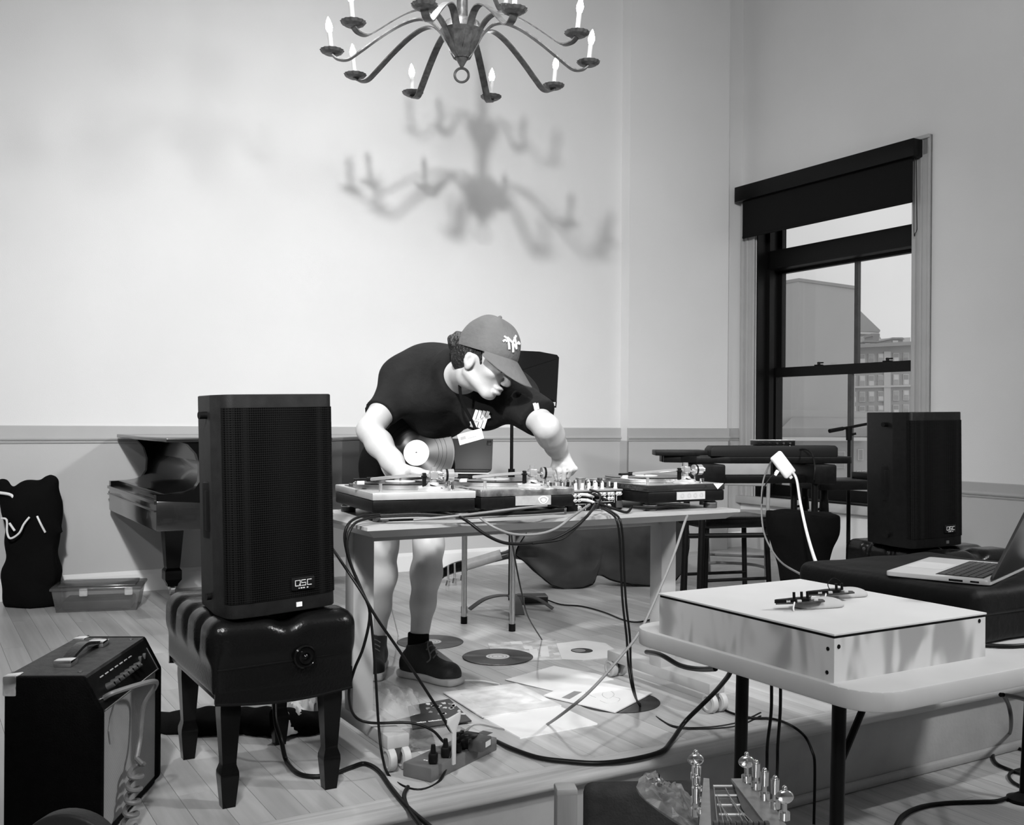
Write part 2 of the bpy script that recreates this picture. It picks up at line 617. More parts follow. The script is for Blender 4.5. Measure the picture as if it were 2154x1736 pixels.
# ------------------------------------------------------------------ smooth solids (signed distance on a grid)
class Field:
    def __init__(self, lo, hi, h):
        self.lo, self.h = np.array(lo, float), h
        self.n = np.ceil((np.array(hi) - self.lo) / h).astype(int) + 1
        self.a = np.full(self.n, 0.2, np.float32)

    def block(self, lo, hi, pad):
        i0 = np.clip(np.floor((np.array(lo) - pad - self.lo) / self.h).astype(int), 0, self.n)
        i1 = np.clip(np.ceil((np.array(hi) + pad - self.lo) / self.h).astype(int) + 1, 0, self.n)
        sl = tuple(slice(a, b) for a, b in zip(i0, i1))
        ax = [(self.lo[k] + self.h * np.arange(i0[k], i1[k])).astype(np.float32) for k in range(3)]
        return sl, ax[0][:, None, None], ax[1][None, :, None], ax[2][None, None, :]

    def put(self, sl, d, k, sub=False):
        a = self.a[sl]
        if sub:
            d = -d
            if k > 0:
                h = np.maximum(k - np.abs(a - d), 0) / k
                self.a[sl] = np.maximum(a, d) + h * h * k * 0.25
            else:
                self.a[sl] = np.maximum(a, d)
            return
        if k > 0:
            h = np.maximum(k - np.abs(a - d), 0) / k
            self.a[sl] = np.minimum(a, d) - h * h * k * 0.25
        else:
            self.a[sl] = np.minimum(a, d)

    def cap(self, a, b, ra, rb=None, k=0.02, sub=False):
        rb = ra if rb is None else rb
        a, b = np.array(a, float), np.array(b, float)
        m = max(ra, rb)
        sl, x, y, z = self.block(np.minimum(a, b) - m, np.maximum(a, b) + m, 0.05 + k)
        ba = b - a
        L2 = max(float(ba @ ba), 1e-9)
        t = np.clip(((x - a[0]) * ba[0] + (y - a[1]) * ba[1] + (z - a[2]) * ba[2]) / L2, 0, 1)
        d = np.sqrt((x - a[0] - ba[0] * t) ** 2 + (y - a[1] - ba[1] * t) ** 2 + (z - a[2] - ba[2] * t) ** 2) - (ra + (rb - ra) * t)
        self.put(sl, d, k, sub)
        return self

    def chain(self, pts, rs, k=0.02):
        for i in range(len(pts) - 1):
            self.cap(pts[i], pts[i + 1], rs[i], rs[i + 1], k)
        return self

    def ell(self, c, r, R=None, k=0.02, sub=False):
        """ellipsoid; R: 3x3 whose rows are its axes"""
        c, r = np.array(c, float), np.array(r, float)
        m = float(r.max())
        sl, x, y, z = self.block(c - m, c + m, 0.05 + k)
        X, Y, Z = x - c[0], y - c[1], z - c[2]
        if R is not None:
            R = np.array(R, float)
            X, Y, Z = [R[i, 0] * X + R[i, 1] * Y + R[i, 2] * Z for i in range(3)]
        q0 = np.sqrt((X / r[0]) ** 2 + (Y / r[1]) ** 2 + (Z / r[2]) ** 2)
        q1 = np.sqrt((X / r[0] ** 2) ** 2 + (Y / r[1] ** 2) ** 2 + (Z / r[2] ** 2) ** 2)
        d = q0 * (q0 - 1.0) / np.maximum(q1, 1e-6)
        self.put(sl, d.astype(np.float32), k, sub)
        return self

    def rbox(self, c, half, rad, R=None, k=0.02, sub=False):
        c, h = np.array(c, float), np.array(half, float)
        m = float(np.linalg.norm(h))
        sl, x, y, z = self.block(c - m, c + m, 0.05 + k)
        X, Y, Z = x - c[0], y - c[1], z - c[2]
        if R is not None:
            R = np.array(R, float)
            X, Y, Z = [R[i, 0] * X + R[i, 1] * Y + R[i, 2] * Z for i in range(3)]
        qx, qy, qz = np.abs(X) - h[0] + rad, np.abs(Y) - h[1] + rad, np.abs(Z) - h[2] + rad
        d = np.sqrt(np.maximum(qx, 0) ** 2 + np.maximum(qy, 0) ** 2 + np.maximum(qz, 0) ** 2) \
            + np.minimum(np.maximum(qx, np.maximum(qy, qz)), 0) - rad
        self.put(sl, d.astype(np.float32), k, sub)
        return self

    def cut(self, p, n, k=0.0):
        """remove everything on the side n points to"""
        n = np.array(n, float)
        n /= np.linalg.norm(n)
        sl, x, y, z = self.block(self.lo, self.lo + self.h * self.n, 0)
        d = (x - p[0]) * n[0] + (y - p[1]) * n[1] + (z - p[2]) * n[2]
        a = self.a[sl]
        d = np.broadcast_to(d, a.shape)
        self.a[sl] = np.maximum(a, d)
        return self

    def warp(self, fn):
        sl, x, y, z = self.block(self.lo, self.lo + self.h * self.n, 0)
        self.a[sl] += fn(x, y, z).astype(np.float32)
        return self

    def mesh(self):
        f = self.a
        s = f < 0
        c = s[:-1, :-1, :-1].astype(np.int8)
        tot = np.zeros(c.shape, np.int8)
        for dx in (0, 1):
            for dy in (0, 1):
                for dz in (0, 1):
                    tot += s[dx:s.shape[0] - 1 + dx, dy:s.shape[1] - 1 + dy, dz:s.shape[2] - 1 + dz]
        act = (tot > 0) & (tot < 8)
        I = np.argwhere(act)
        idx = np.full(c.shape, -1, np.int32)
        idx[act] = np.arange(len(I))
        corners = [(0, 0, 0), (1, 0, 0), (0, 1, 0), (1, 1, 0), (0, 0, 1), (1, 0, 1), (0, 1, 1), (1, 1, 1)]
        edges = [(0, 1), (2, 3), (4, 5), (6, 7), (0, 2), (1, 3), (4, 6), (5, 7), (0, 4), (1, 5), (2, 6), (3, 7)]
        acc = np.zeros((len(I), 3))
        cnt = np.zeros(len(I))
        vals = [f[I[:, 0] + q[0], I[:, 1] + q[1], I[:, 2] + q[2]].astype(float) for q in corners]
        for e0, e1 in edges:
            v0, v1 = vals[e0], vals[e1]
            m = (v0 < 0) != (v1 < 0)
            t = np.where(m, v0 / np.where(m, v0 - v1, 1), 0)
            q0, q1 = np.array(corners[e0], float), np.array(corners[e1], float)
            acc += np.where(m[:, None], q0 + t[:, None] * (q1 - q0), 0)
            cnt += m
        V = self.lo + self.h * (I + acc / cnt[:, None])
        F = []
        for ax in range(3):
            o = [(0, 0, 0)] * 4
            a1, a2 = [k for k in range(3) if k != ax]
            sa = [slice(1, -1)] * 3
            sa[ax] = slice(0, -1)
            sb = list(sa)
            sb[ax] = slice(1, None)
            S0, S1 = s[tuple(sa)], s[tuple(sb)]
            E = np.argwhere(S0 != S1)
            if not len(E):
                continue
            inv = S0[E[:, 0], E[:, 1], E[:, 2]]
            E = E.copy()
            for k in (a1, a2):
                E[:, k] += 1
            def at(d1, d2):
                q = E.copy()
                q[:, a1] += d1
                q[:, a2] += d2
                return idx[q[:, 0], q[:, 1], q[:, 2]]
            Q = np.stack([at(-1, -1), at(0, -1), at(0, 0), at(-1, 0)], 1)
            if ax == 1:
                inv = ~inv
            Q[~inv] = Q[~inv][:, ::-1]
            F.append(Q)
        F = np.concatenate(F)
        F = F[(F >= 0).all(1)]
        return V, F

    def build(self, name, material, parent=None, world=True, relax=2):
        V, F = self.mesh()
        if relax:
            nb = np.zeros_like(V)
            E = np.concatenate([F[:, [0, 1]], F[:, [1, 2]], F[:, [2, 3]], F[:, [3, 0]]])
            deg = np.bincount(E[:, 0], minlength=len(V)) + np.bincount(E[:, 1], minlength=len(V))
            for _ in range(relax):
                nb[:] = 0
                for k in range(3):
                    nb[:, k] = np.bincount(E[:, 0], V[E[:, 1], k], len(V)) + np.bincount(E[:, 1], V[E[:, 0], k], len(V))
                V = V * 0.5 + 0.5 * nb / np.maximum(deg, 1)[:, None]
        self.V, self.F = V, F
        if parent is not None and world:
            Mi = np.array(wmat(parent).inverted())
            V = V @ Mi[:3, :3].T + Mi[:3, 3]
        me = bpy.data.meshes.new(name)
        me.vertices.add(len(V))
        me.vertices.foreach_set('co', V.astype(np.float32).ravel())
        me.loops.add(F.size)
        me.loops.foreach_set('vertex_index', F.astype(np.int32).ravel())
        me.polygons.add(len(F))
        me.polygons.foreach_set('loop_start', np.arange(0, F.size, 4, dtype=np.int32))
        me.polygons.foreach_set('use_smooth', np.ones(len(F), bool))
        me.update(calc_edges=True)
        me.materials.append(MATS[material])
        o = bpy.data.objects.new(name, me)
        COL.objects.link(o)
        o.parent = parent
        return o

    def bvh(self):
        return BVHTree.FromPolygons([tuple(p) for p in self.V], [tuple(int(i) for i in q) for q in self.F])


def field_thing(F, name, material, label, cat, group=None, relax=2):
    """a smooth solid in room coordinates becomes a thing with its origin at its base"""
    o = F.build(name, material, None, relax=relax)
    lo, hi = F.V.min(0), F.V.max(0)
    o0 = Vector(((lo[0] + hi[0]) / 2, (lo[1] + hi[1]) / 2, lo[2]))
    o.data.transform(Matrix.Translation(-o0))
    o.location = o0
    return tag(o, label, cat, group)


# ================================================================== the room
MR = Matrix.Translation(OR) @ Matrix.Rotation(YAW, 4, 'Z')     # room frame: x = s, y = d, z
S0, S1, DF, ZC, ZF = -3.6, 5.416, -10.2, 4.75, -0.26
STAGE_D = -3.83


def room_box(name, m, *boxes, bev=0.0):
    b = B()
    for lo, hi in boxes:
        b.box(lo, hi, bev)
    o = b.build(name, m)
    o.matrix_world = MR
    o.location, o.rotation_euler = OR, (0, 0, YAW)
    return struct(o)


# window opening in the right-hand wall, measured from the corner
T0, T1, ZW0, ZW1 = 0.17, 1.66, 0.42, 2.80
room_box('wall_back', 'wall_paint', ((S0 - 0.2, 0, -0.4), (S1 + 0.285, 0.2, ZC)),
         ((4.198, -0.10, -0.05), (5.18, 0.01, ZC)))
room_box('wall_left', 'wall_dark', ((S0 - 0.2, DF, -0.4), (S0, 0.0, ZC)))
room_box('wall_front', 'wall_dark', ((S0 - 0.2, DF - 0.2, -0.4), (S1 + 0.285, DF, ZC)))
room_box('wall_right', 'wall_paint',
         ((S1, -T0, -0.4), (S1 + 0.285, 0.0, ZC)),
         ((S1, DF, -0.4), (S1 + 0.285, -T1, ZC)),
         ((S1, -T1, -0.4), (S1 + 0.285, -T0, ZW0)),
         ((S1, -T1, ZW1), (S1 + 0.285, -T0, ZC)))
room_box('ceiling', 'ceiling_paint', ((S0 - 0.2, DF - 0.2, ZC), (S1 + 0.285, 0.2, ZC + 0.15)))


def profile_run(name, m, prof, a, b, axis):
    """moulding: prof = [(out, z)] swept straight; axis 's' on the back wall, 'd' on the right wall"""
    bb = B()
    vs = []
    for e in (a, b):
        for out, z in prof:
            vs.append((e, -out, z) if axis == 's' else (S1 - out, -e, z))
    n = len(prof)
    fs = [(i, (i + 1) % n, n + (i + 1) % n, n + i) for i in range(n)] + [tuple(range(n)), tuple(range(n, 2 * n))]
    bb.add(vs, fs)
    o = bb.build(name, m, smooth=0)
    o.location, o.rotation_euler = OR, (0, 0, YAW)
    return struct(o)


def rail_prof(z0, z1, base):
    return [(base, z0), (base + 0.012, z0), (base + 0.016, z0 + 0.008), (base + 0.012, z0 + 0.014),
            (base + 0.022, z0 + 0.018), (base + 0.026, z0 + 0.026), (base + 0.018, z0 + 0.034), (base + 0.014, z0 + 0.04),
            (base + 0.014, z1 - 0.004), (base + 0.010, z1), (base, z1)]


profile_run('trim_1', 'rail_paint', rail_prof(0.862, 0.962, -0.001), S0, 4.20, 's')
profile_run('trim_2', 'rail_paint', rail_prof(0.862, 0.962, 0.099), 4.19, 5.19, 's')
profile_run('trim_3', 'rail_paint', rail_prof(0.862, 0.962, -0.001), 5.18, S1 - 0.03, 's')
profile_run('trim_4', 'rail_paint', rail_prof(0.543, 0.640, -0.001), 1.86, 9.5, 'd')
room_box('wall_dado', 'dado_paint', ((S0, -0.006, 0.0), (4.198, 0.001, 0.866)), ((4.192, -0.106, 0.0), (5.186, -0.09, 0.866)),
         ((4.192, -0.106, 0.0), (4.199, 0.0, 0.866)), ((5.18, -0.106, 0.0), (5.186, 0.0, 0.866)), ((5.18, -0.006, 0.0), (S1, 0.001, 0.866)),
         ((S1 - 0.006, DF, ZF), (S1 + 0.001, -1.66, 0.545)))
bp = [(-0.001, 0.0), (0.018, 0.0), (0.018, 0.10), (0.010, 0.118), (0.004, 0.124), (-0.001, 0.124)]
profile_run('baseboard_back', 'wall_paint', bp, S0, S1, 's')

# ------------------------------------------------------------------ stage and floor, plank by plank
unit = B().box((-0.5, -0.5, -1.0), (0.5, 0.5, 0.0)).build('plank', 'stage_wood', smooth=0)
unit_me = unit.data
bpy.data.objects.remove(unit)
unit2 = B().box((-0.5, -0.5, -1.0), (0.5, 0.5, 0.0)).build('plank', 'floor_wood', smooth=0)
unit2_me = unit2.data
bpy.data.objects.remove(unit2)

stage = room_box('floor_stage', 'dark_grey', ((S0, STAGE_D + 0.05, ZF), (S1, 0.0, -0.016)))
stage['label'] = 'raised wooden stage floor of narrow oak boards'


def lay(parent, me, s0, s1, d0, d1, w, top, th, lo, hi):
    s = s0
    while s < s1:
        d = d0 - rng.uniform(0, 0.8)
        while d < d1:
            L = rng.uniform(lo, hi)
            a, e = max(d, d0), min(d + L, d1)
            d += L
            if e - a < 0.06:
                continue
            o = bpy.data.objects.new('plank', me)
            COL.objects.link(o)
            o.parent = parent
            o.location = (s + w / 2, (a + e) / 2, top)
            o.scale = (w - 0.0012, e - a - 0.0012, th)
        s += w


lay(stage, unit_me, -1.75, 4.0, STAGE_D + 0.10, -0.018, 0.0885, 0.0, 0.016, 0.9, 1.9)
rest = B().box((S0, STAGE_D + 0.1, -0.016), (-1.75, 0, -0.0005)).box((4.0, STAGE_D + 0.1, -0.016), (S1, 0, -0.0005))
rest.build('side_boards', 'nosing_wood', stage)
# rounded nosing along the front of the stage
npf = [(STAGE_D + 0.10, 0.0), (STAGE_D + 0.02, 0.0), (STAGE_D + 0.006, -0.006), (STAGE_D, -0.018),
       (STAGE_D + 0.006, -0.032), (STAGE_D + 0.02, -0.038), (STAGE_D + 0.10, -0.038)]
nb = B()
vs = [(s, d, z) for s in (S0, S1) for d, z in npf]
k = len(npf)
nb.add(vs, [(i, (i + 1) % k, k + (i + 1) % k, k + i) for i in range(k)] + [tuple(range(k)), tuple(range(k, 2 * k))])
nb.build('nosing', 'nosing_wood', stage, smooth=50)
B().box((S0, STAGE_D + 0.035, ZF), (S1, STAGE_D + 0.052, -0.03)).build('riser', 'riser_paint', stage)
B().box((S0, STAGE_D + 0.010, ZF), (S1, STAGE_D + 0.036, ZF + 0.032), 0.01).build('riser_moulding', 'riser_paint', stage)
floor = room_box('floor', 'floor_wood', ((S0, DF, ZF - 0.12), (S1, STAGE_D + 0.05, ZF - 0.012)))
lay(floor, unit2_me, 0.4, 4.6, STAGE_D - 2.6, STAGE_D + 0.036, 0.0885, ZF, 0.012, 0.9, 1.7)
B().box((S0, DF, ZF - 0.012), (0.4, STAGE_D + 0.05, ZF - 0.0003)).box((4.6, DF, ZF - 0.012), (S1, STAGE_D + 0.05, ZF - 0.0003)).box(
    (0.4, DF, ZF - 0.012), (4.6, STAGE_D - 2.6, ZF - 0.0003)).build('outer_boards', 'floor_wood', floor)

# ------------------------------------------------------------------ window
win = bpy.data.objects.new('window_1', None)
COL.objects.link(win)
win.location, win.rotation_euler = OR, (0, 0, YAW)
struct(win, 'tall black sash window with a half lowered roller blind')


def wb(name, m, boxes, bev=0.0, parent=None):
    """boxes (t0, t1, z0, z1, depth0, depth1) in the window's frame"""
    b = B()
    for t0, t1, z0, z1, e0, e1 in boxes:
        b.box((S1 + e0, -t1, z0), (S1 + e1, -t0, z1), bev)
    return b.build(name, m, parent or win)


# moulded casing on the wall
for t0, t1 in ((0.02, 0.165), (1.665, 1.80)):
    wb('casing', 'casing_paint', [(t0, t1, 0.36, 2.93, -0.022, 0.0), (t0, t0 + 0.03, 0.36, 2.93, -0.036, 0.0),
                                  (t1 - 0.02, t1, 0.36, 2.93, -0.03, 0.0), (t0 + 0.055, t0 + 0.075, 0.36, 2.93, -0.030, 0.0)], 0.004)
wb('head_casing', 'casing_paint', [(0.02, 1.80, 2.80, 2.93, -0.022, 0.0), (0.02, 1.80, 2.905, 2.93, -0.04, 0.0)], 0.004)
wb('stool_board', 'casing_paint', [(0.0, 1.82, 0.36, 0.42, -0.06, 0.02)], 0.006)
wb('jamb', 'black_frame', [(T0, T0 + 0.012, ZW0, ZW1, 0.0, 0.283)])
wb('jamb', 'black_frame', [(T1 - 0.012, T1, ZW0, ZW1, 0.0, 0.283)])
wb('jamb', 'black_frame', [(T0, T1, ZW1 - 0.012, ZW1, 0.0, 0.283), (T0, T1, ZW0, ZW0 + 0.012, 0.0, 0.283)])
wb('stop_bead', 'black_frame', [(T0, T0 + 0.045, ZW0, ZW1, 0.10, 0.15), (T1 - 0.03, T1, ZW0, ZW1, 0.10, 0.15)])
wb('transom_bar', 'black_frame', [(T0, T1, 2.235, 2.385, 0.10, 0.28)], 0.005)


def sash(name, z0, z1, dep, muntin, side, top, bot):
    s = wb(name, 'black_frame', [(T0 + 0.012, T0 + side, z0, z1, dep, dep + 0.045), (T1 - side, T1 - 0.012, z0, z1, dep, dep + 0.045),
                                 (T0 + side, T1 - side, z0, z0 + bot, dep, dep + 0.045), (T0 + side, T1 - side, z1 - top, z1, dep, dep + 0.045)])
    tm = (T0 + T1) / 2 + 0.05
    if muntin:
        wb('glazing_bar', 'dark_grey', [(tm - 0.017, tm + 0.017, z0 + bot, z1 - top, dep + 0.008, dep + 0.038)], 0, s)
        panes = [(T0 + side, tm - 0.015), (tm + 0.015, T1 - side)]
    else:
        panes = [(T0 + side, T1 - side)]
    for a, e in panes:
        wb('pane', 'window_glass', [(a, e, z0 + bot, z1 - top, dep + 0.021, dep + 0.025)], 0, s)
    return s


sash('transom_sash', 2.385, ZW1 - 0.012, 0.23, False, 0.05, 0.04, 0.01)
us = sash('upper_sash', 1.40, 2.235, 0.23, True, 0.05, 0.02, 0.05)
ls = sash('lower_sash', ZW0 + 0.012, 1.45, 0.165, True, 0.055, 0.075, 0.08)
for t in (0.66, 1.30):
    lk = B().box((S1 + 0.16, -t - 0.03, 1.45), (S1 + 0.20, -t + 0.03, 1.458), 0.003)
    lk.cyl((S1 + 0.18, -t, 1.455), (S1 + 0.18, -t, 1.478), 0.012, 0.010)
    lk.box((S1 + 0.172, -t - 0.045, 1.466), (S1 + 0.186, -t + 0.012, 1.476), 0.003)
    lk.build('sash_lock', 'black_metal', ls)
bl = thing('roller_blind', 'dark roller blind half lowered in a black valance over window', 'blind', tuple(W(S1, -1.0, 2.50)), YAW)
o = B()
M = Matrix.Translation(Vector((0, 0, -2.50))) @ Matrix.Translation(Vector((0, 1.0, 0)))
o.box((-0.115, -1.74, 2.785), (-0.020, -0.03, 2.905), 0.006, M)
o.build('valance', 'black_frame', bl)
B().box((-0.075, -1.70, 2.50), (-0.071, -0.085, 2.80), 0, M).build('fabric', 'shade_fabric', bl)
B().box((-0.080, -1.70, 2.487), (-0.066, -0.085, 2.506), 0.004, M).build('hem_bar', 'shade_fabric', bl)
cbp = [M @ Vector(p) for p in ((-0.07, -1.725, 2.80), (-0.07, -1.735, 2.35), (-0.07, -1.735, 2.30), (-0.07, -1.722, 2.28), (-0.07, -1.712, 2.30), (-0.07, -1.712, 2.80))]
B().tube(cbp, 0.0025, 6).build('bead_chain', 'black_metal', bl)

# ------------------------------------------------------------------ outside the window
mat('far_render', 0.50, 0.9, noise=(0.2, 0.05))
mat('far_roof', 0.40, 0.9, noise=(0.3, 0.08))
mat('far_brick', 0.44, 0.9, noise=(0.6, 0.08))
mat('far_stone', 0.66, 0.9)
mat('far_pane', 0.75, 0.2)
mat('far_low_roof', 0.34, 0.9, noise=(0.5, 0.1))
mat('far_street', 0.35, 0.9)
GZ = -9.0
gs = struct(B().box((-60, 14, GZ - 0.2), (90, 110, GZ)).build('ground_street', 'far_street'))


def xz_prism(poly, y0, y1):
    """silhouette polygon of (X, Z) between two depths"""
    n = len(poly)
    vs = [(p[0], y0, p[1]) for p in poly] + [(p[0], y1, p[1]) for p in poly]
    return vs, [tuple(range(n)), tuple(range(2 * n - 1, n - 1, -1))] + [(i, (i + 1) % n, n + (i + 1) % n, n + i) for i in range(n)]


def sil(pxs, Y):
    return [(pt(x, y, Y).x, pt(x, y, Y).z) for x, y in pxs]


# plain block
c, L_, R_ = pt(1680, 592, 40), pt(1560, 600, 43), pt(1800, 604, 42.2)
t = thing('office_block', 'plain windowless tower block rising behind the sash window', 'building', (c.x, c.y, GZ))
b = B().prism([(c.x, c.y), (R_.x, R_.y), (R_.x - 1, R_.y + 8), (L_.x, L_.y + 8), (L_.x, L_.y)], GZ, c.z)
b.build('wall', 'far_render', t, world=True)
b = B().prism([(c.x, c.y - 0.05), (R_.x + .05, R_.y - .05), (R_.x - 1, R_.y + 8), (L_.x, L_.y + 8), (L_.x - .05, L_.y - .05)], c.z, c.z + 0.12)
b.build('parapet', 'far_roof', t, world=True)
# big pitched roof
t = thing('theatre_building', 'long building with one steep slanted roof beyond the tower block', 'building', tuple(pt(1810, 900, 57)[:2]) + (GZ,))
B().add(*xz_prism(sil([(1700, 632), (1795, 640), (1852, 695), (1850, 700), (1700, 692)], 55), 55, 64)).build('roof', 'far_roof', t, world=True)
B().add(*xz_prism(sil([(1700, 692), (1846, 700), (1872, 745), (1872, 1100), (1700, 1100)], 55.2), 55.2, 64)).build('wall', 'far_render', t, world=True)
B().add(*xz_prism(sil([(1700, 693), (1848, 699), (1850, 704), (1700, 699)], 55), 55.0, 55.4)).build('eaves_band', 'far_stone', t, world=True)
# brick row with sash windows
YB = 48
t = thing('brick_row_house', 'brick row building with three floors of small sash windows', 'building', tuple(pt(1850, 900, YB)[:2]) + (GZ,))
B().add(*xz_prism(sil([(1700, 738), (1990, 724), (1990, 1150), (1700, 1150)], YB), YB, YB + 6)).build('wall', 'far_brick', t, world=True)
B().add(*xz_prism(sil([(1700, 731), (1990, 716), (1990, 724), (1700, 738)], YB), YB - 0.5, YB + 6)).build('cornice', 'far_roof', t, world=True)
B().add(*xz_prism(sil([(1700, 815), (1990, 808), (1990, 812), (1700, 819)], YB), YB - 0.15, YB + 1)).build('string_course', 'far_stone', t, world=True)
for xs in ((1771, 1783), (1858, 1872)):
    B().add(*xz_prism(sil([(xs[0], 740), (xs[1], 740), (xs[1], 1100), (xs[0], 1100)], YB), YB - 0.1, YB + 1)).build('pilaster', 'far_stone', t, world=True)
wins = [1794, 1813, 1832, 1852, 1884, 1905, 1935, 1958]
for r, (ya, yb) in enumerate(((747, 764), (792, 813), (826, 845), (856, 874))):
    for i, x in enumerate(wins):
        dy = -(x - 1794) * 0.035
        fr = B().add(*xz_prism(sil([(x - 6, ya + dy - 1), (x + 6, ya + dy - 1), (x + 6, yb + dy + 1.5), (x - 6, yb + dy + 1.5)], YB), YB - 0.06, YB + 0.1)
                     ).build('window', 'far_stone', t, world=True)
        for q in (0, 1):
            h0 = ya + dy + (yb - ya) * 0.5 * q
            B().add(*xz_prism(sil([(x - 4.6, h0 + 0.6), (x + 4.6, h0 + 0.6), (x + 4.6, h0 + (yb - ya) * 0.5 - 0.4), (x - 4.6, h0 + (yb - ya) * 0.5 - 0.4)], YB),
                              YB - 0.08, YB)).build('pane', ('far_pane', 'far_render', 'far_roof')[(i * 2 + r + q) % 3], fr, world=True)
for x, y in ((1829, 722), (1888, 716)):
    d = B().add(*xz_prism(sil([(x - 13, y + 10), (x - 13, y - 2), (x + 13, y - 2), (x + 13, y + 10)], YB), YB + 0.1, YB + 3)).build('dormer', 'far_roof', t, world=True)
    B().add(*xz_prism(sil([(x - 15, y - 2), (x - 11, y - 6), (x + 11, y - 6), (x + 15, y - 2)], YB), YB, YB + 3)).build('dormer_roof', 'far_low_roof', d, world=True)
    B().add(*xz_prism(sil([(x - 9, y + 8), (x - 9, y), (x + 2, y), (x + 2, y + 8)], YB), YB + 0.05, YB + 0.3)).build('pane', 'far_pane', d, world=True)
B().add(*xz_prism(sil([(1868, 718), (1868, 700), (1866, 700), (1866, 694), (1883, 694), (1883, 700), (1881, 700), (1881, 718)], YB), YB + 2, YB + 3.2)
        ).build('chimney', 'far_low_roof', t, world=True)
B().add(*xz_prism(sil([(1850, 722), (1853, 703), (1935, 697), (1985, 695), (1985, 722)], YB), YB + 4, YB + 6)).build('roof', 'far_stone', t, world=True)
B().add(*xz_prism(sil([(1880, 702), (1887, 690), (1899, 688), (1904, 700)], YB), YB + 4.5, YB + 6)).build('cupola', 'far_roof', t, world=True)
# low gabled house nearer by
YH = 33
t = thing('gabled_house', 'low gabled house with pale cornice right below the sash window', 'building', tuple(pt(1740, 950, YH)[:2]) + (GZ,))
B().add(*xz_prism(sil([(1560, 868), (1678, 862), (1850, 870), (1870, 900), (1560, 905)], YH + 2), YH + 2, YH + 7)).build('upper_roof', 'far_render', t, world=True)
rp = [pt(1640, 905, YH), pt(1870, 905, YH), pt(1870, 866, YH + 3), pt(1680, 864, YH + 3)]
vs = [tuple(p) for p in rp] + [tuple(p + Vector((0, 0.3, -0.3))) for p in rp]
B().add(vs, [(0, 1, 2, 3), (7, 6, 5, 4), (0, 4, 5, 1), (1, 5, 6, 2), (2, 6, 7, 3), (3, 7, 4, 0)]).build('roof', 'far_low_roof', t, world=True)
B().add(*xz_prism(sil([(1560, 903), (1870, 898), (1870, 918), (1560, 922)], YH), YH - 0.1, YH + 6)).build('attic_wall', 'far_low_roof', t, world=True)
B().add(*xz_prism(sil([(1560, 920), (1815, 920), (1815, 927), (1560, 927)], YH), YH - 0.5, YH + 6)).build('cornice', 'far_stone', t, world=True)
B().add(*xz_prism(sil([(1560, 927), (1870, 927), (1870, 1200), (1560, 1200)], YH), YH, YH + 6)).build('wall', 'far_brick', t, world=True)
for x0, x1, ya, yb in ((1643, 1668, 941, 946), (1704, 1750, 941, 946), (1756, 1776, 950, 985), (1804, 1814, 945, 968), (1802, 1810, 990, 997), (1812, 1820, 990, 997), (1690, 1735, 960, 985)):
    f_ = B().add(*xz_prism(sil([(x0, ya), (x1, ya), (x1, yb), (x0, yb)], YH), YH - 0.08, YH + 0.1)).build('window', 'far_stone', t, world=True)
    B().add(*xz_prism(sil([(x0 + 1.5, ya + 1.2), (x1 - 1.5, ya + 1.2), (x1 - 1.5, yb - 1.2), (x0 + 1.5, yb - 1.2)], YH), YH - 0.1, YH)).build('pane', 'far_low_roof', f_, world=True)

# ------------------------------------------------------------------ chandelier
CH = Vector((-0.258, 5.0, 2.695))
ch = thing('chandelier', 'two-tier wrought iron chandelier with candle bulbs hanging above', 'chandelier', CH)
Z0 = CH.z


def zz(z):
    return z - Z0


B().lathe([(0.004, zz(2.728)), (0.03, zz(2.775)), (0.075, zz(2.845)), (0.112, zz(2.905)), (0.100, zz(2.915)), (0.085, zz(2.95)), (0.05, zz(2.965)),
           (0.028, zz(2.98)), (0.026, zz(3.12)), (0.05, zz(3.16)), (0.075, zz(3.24)), (0.06, zz(3.26)), (0.026, zz(3.28)), (0.022, zz(3.55)), (0.004, zz(3.56))],
          24).build('hub', 'iron', ch)
ring = [(0.034 * math.cos(a), 0.0, zz(2.695) + 0.034 * math.sin(a)) for a in [2 * PI * i / 16 for i in range(16)]]
B().tube(ring, 0, flat=(0.012, 0.005), closed=True, smooth=2, up=None).build('ring', 'iron', ch)
chain = []
B().tube([(0, 0, zz(3.55)), (0, 0, zz(4.749))], 0.008, 8, smooth=1).build('rod', 'iron', ch)
B().lathe([(0.07, zz(4.72)), (0.055, zz(4.70)), (0.07, zz(4.749))], 20).build('ceiling_rose', 'iron', ch)


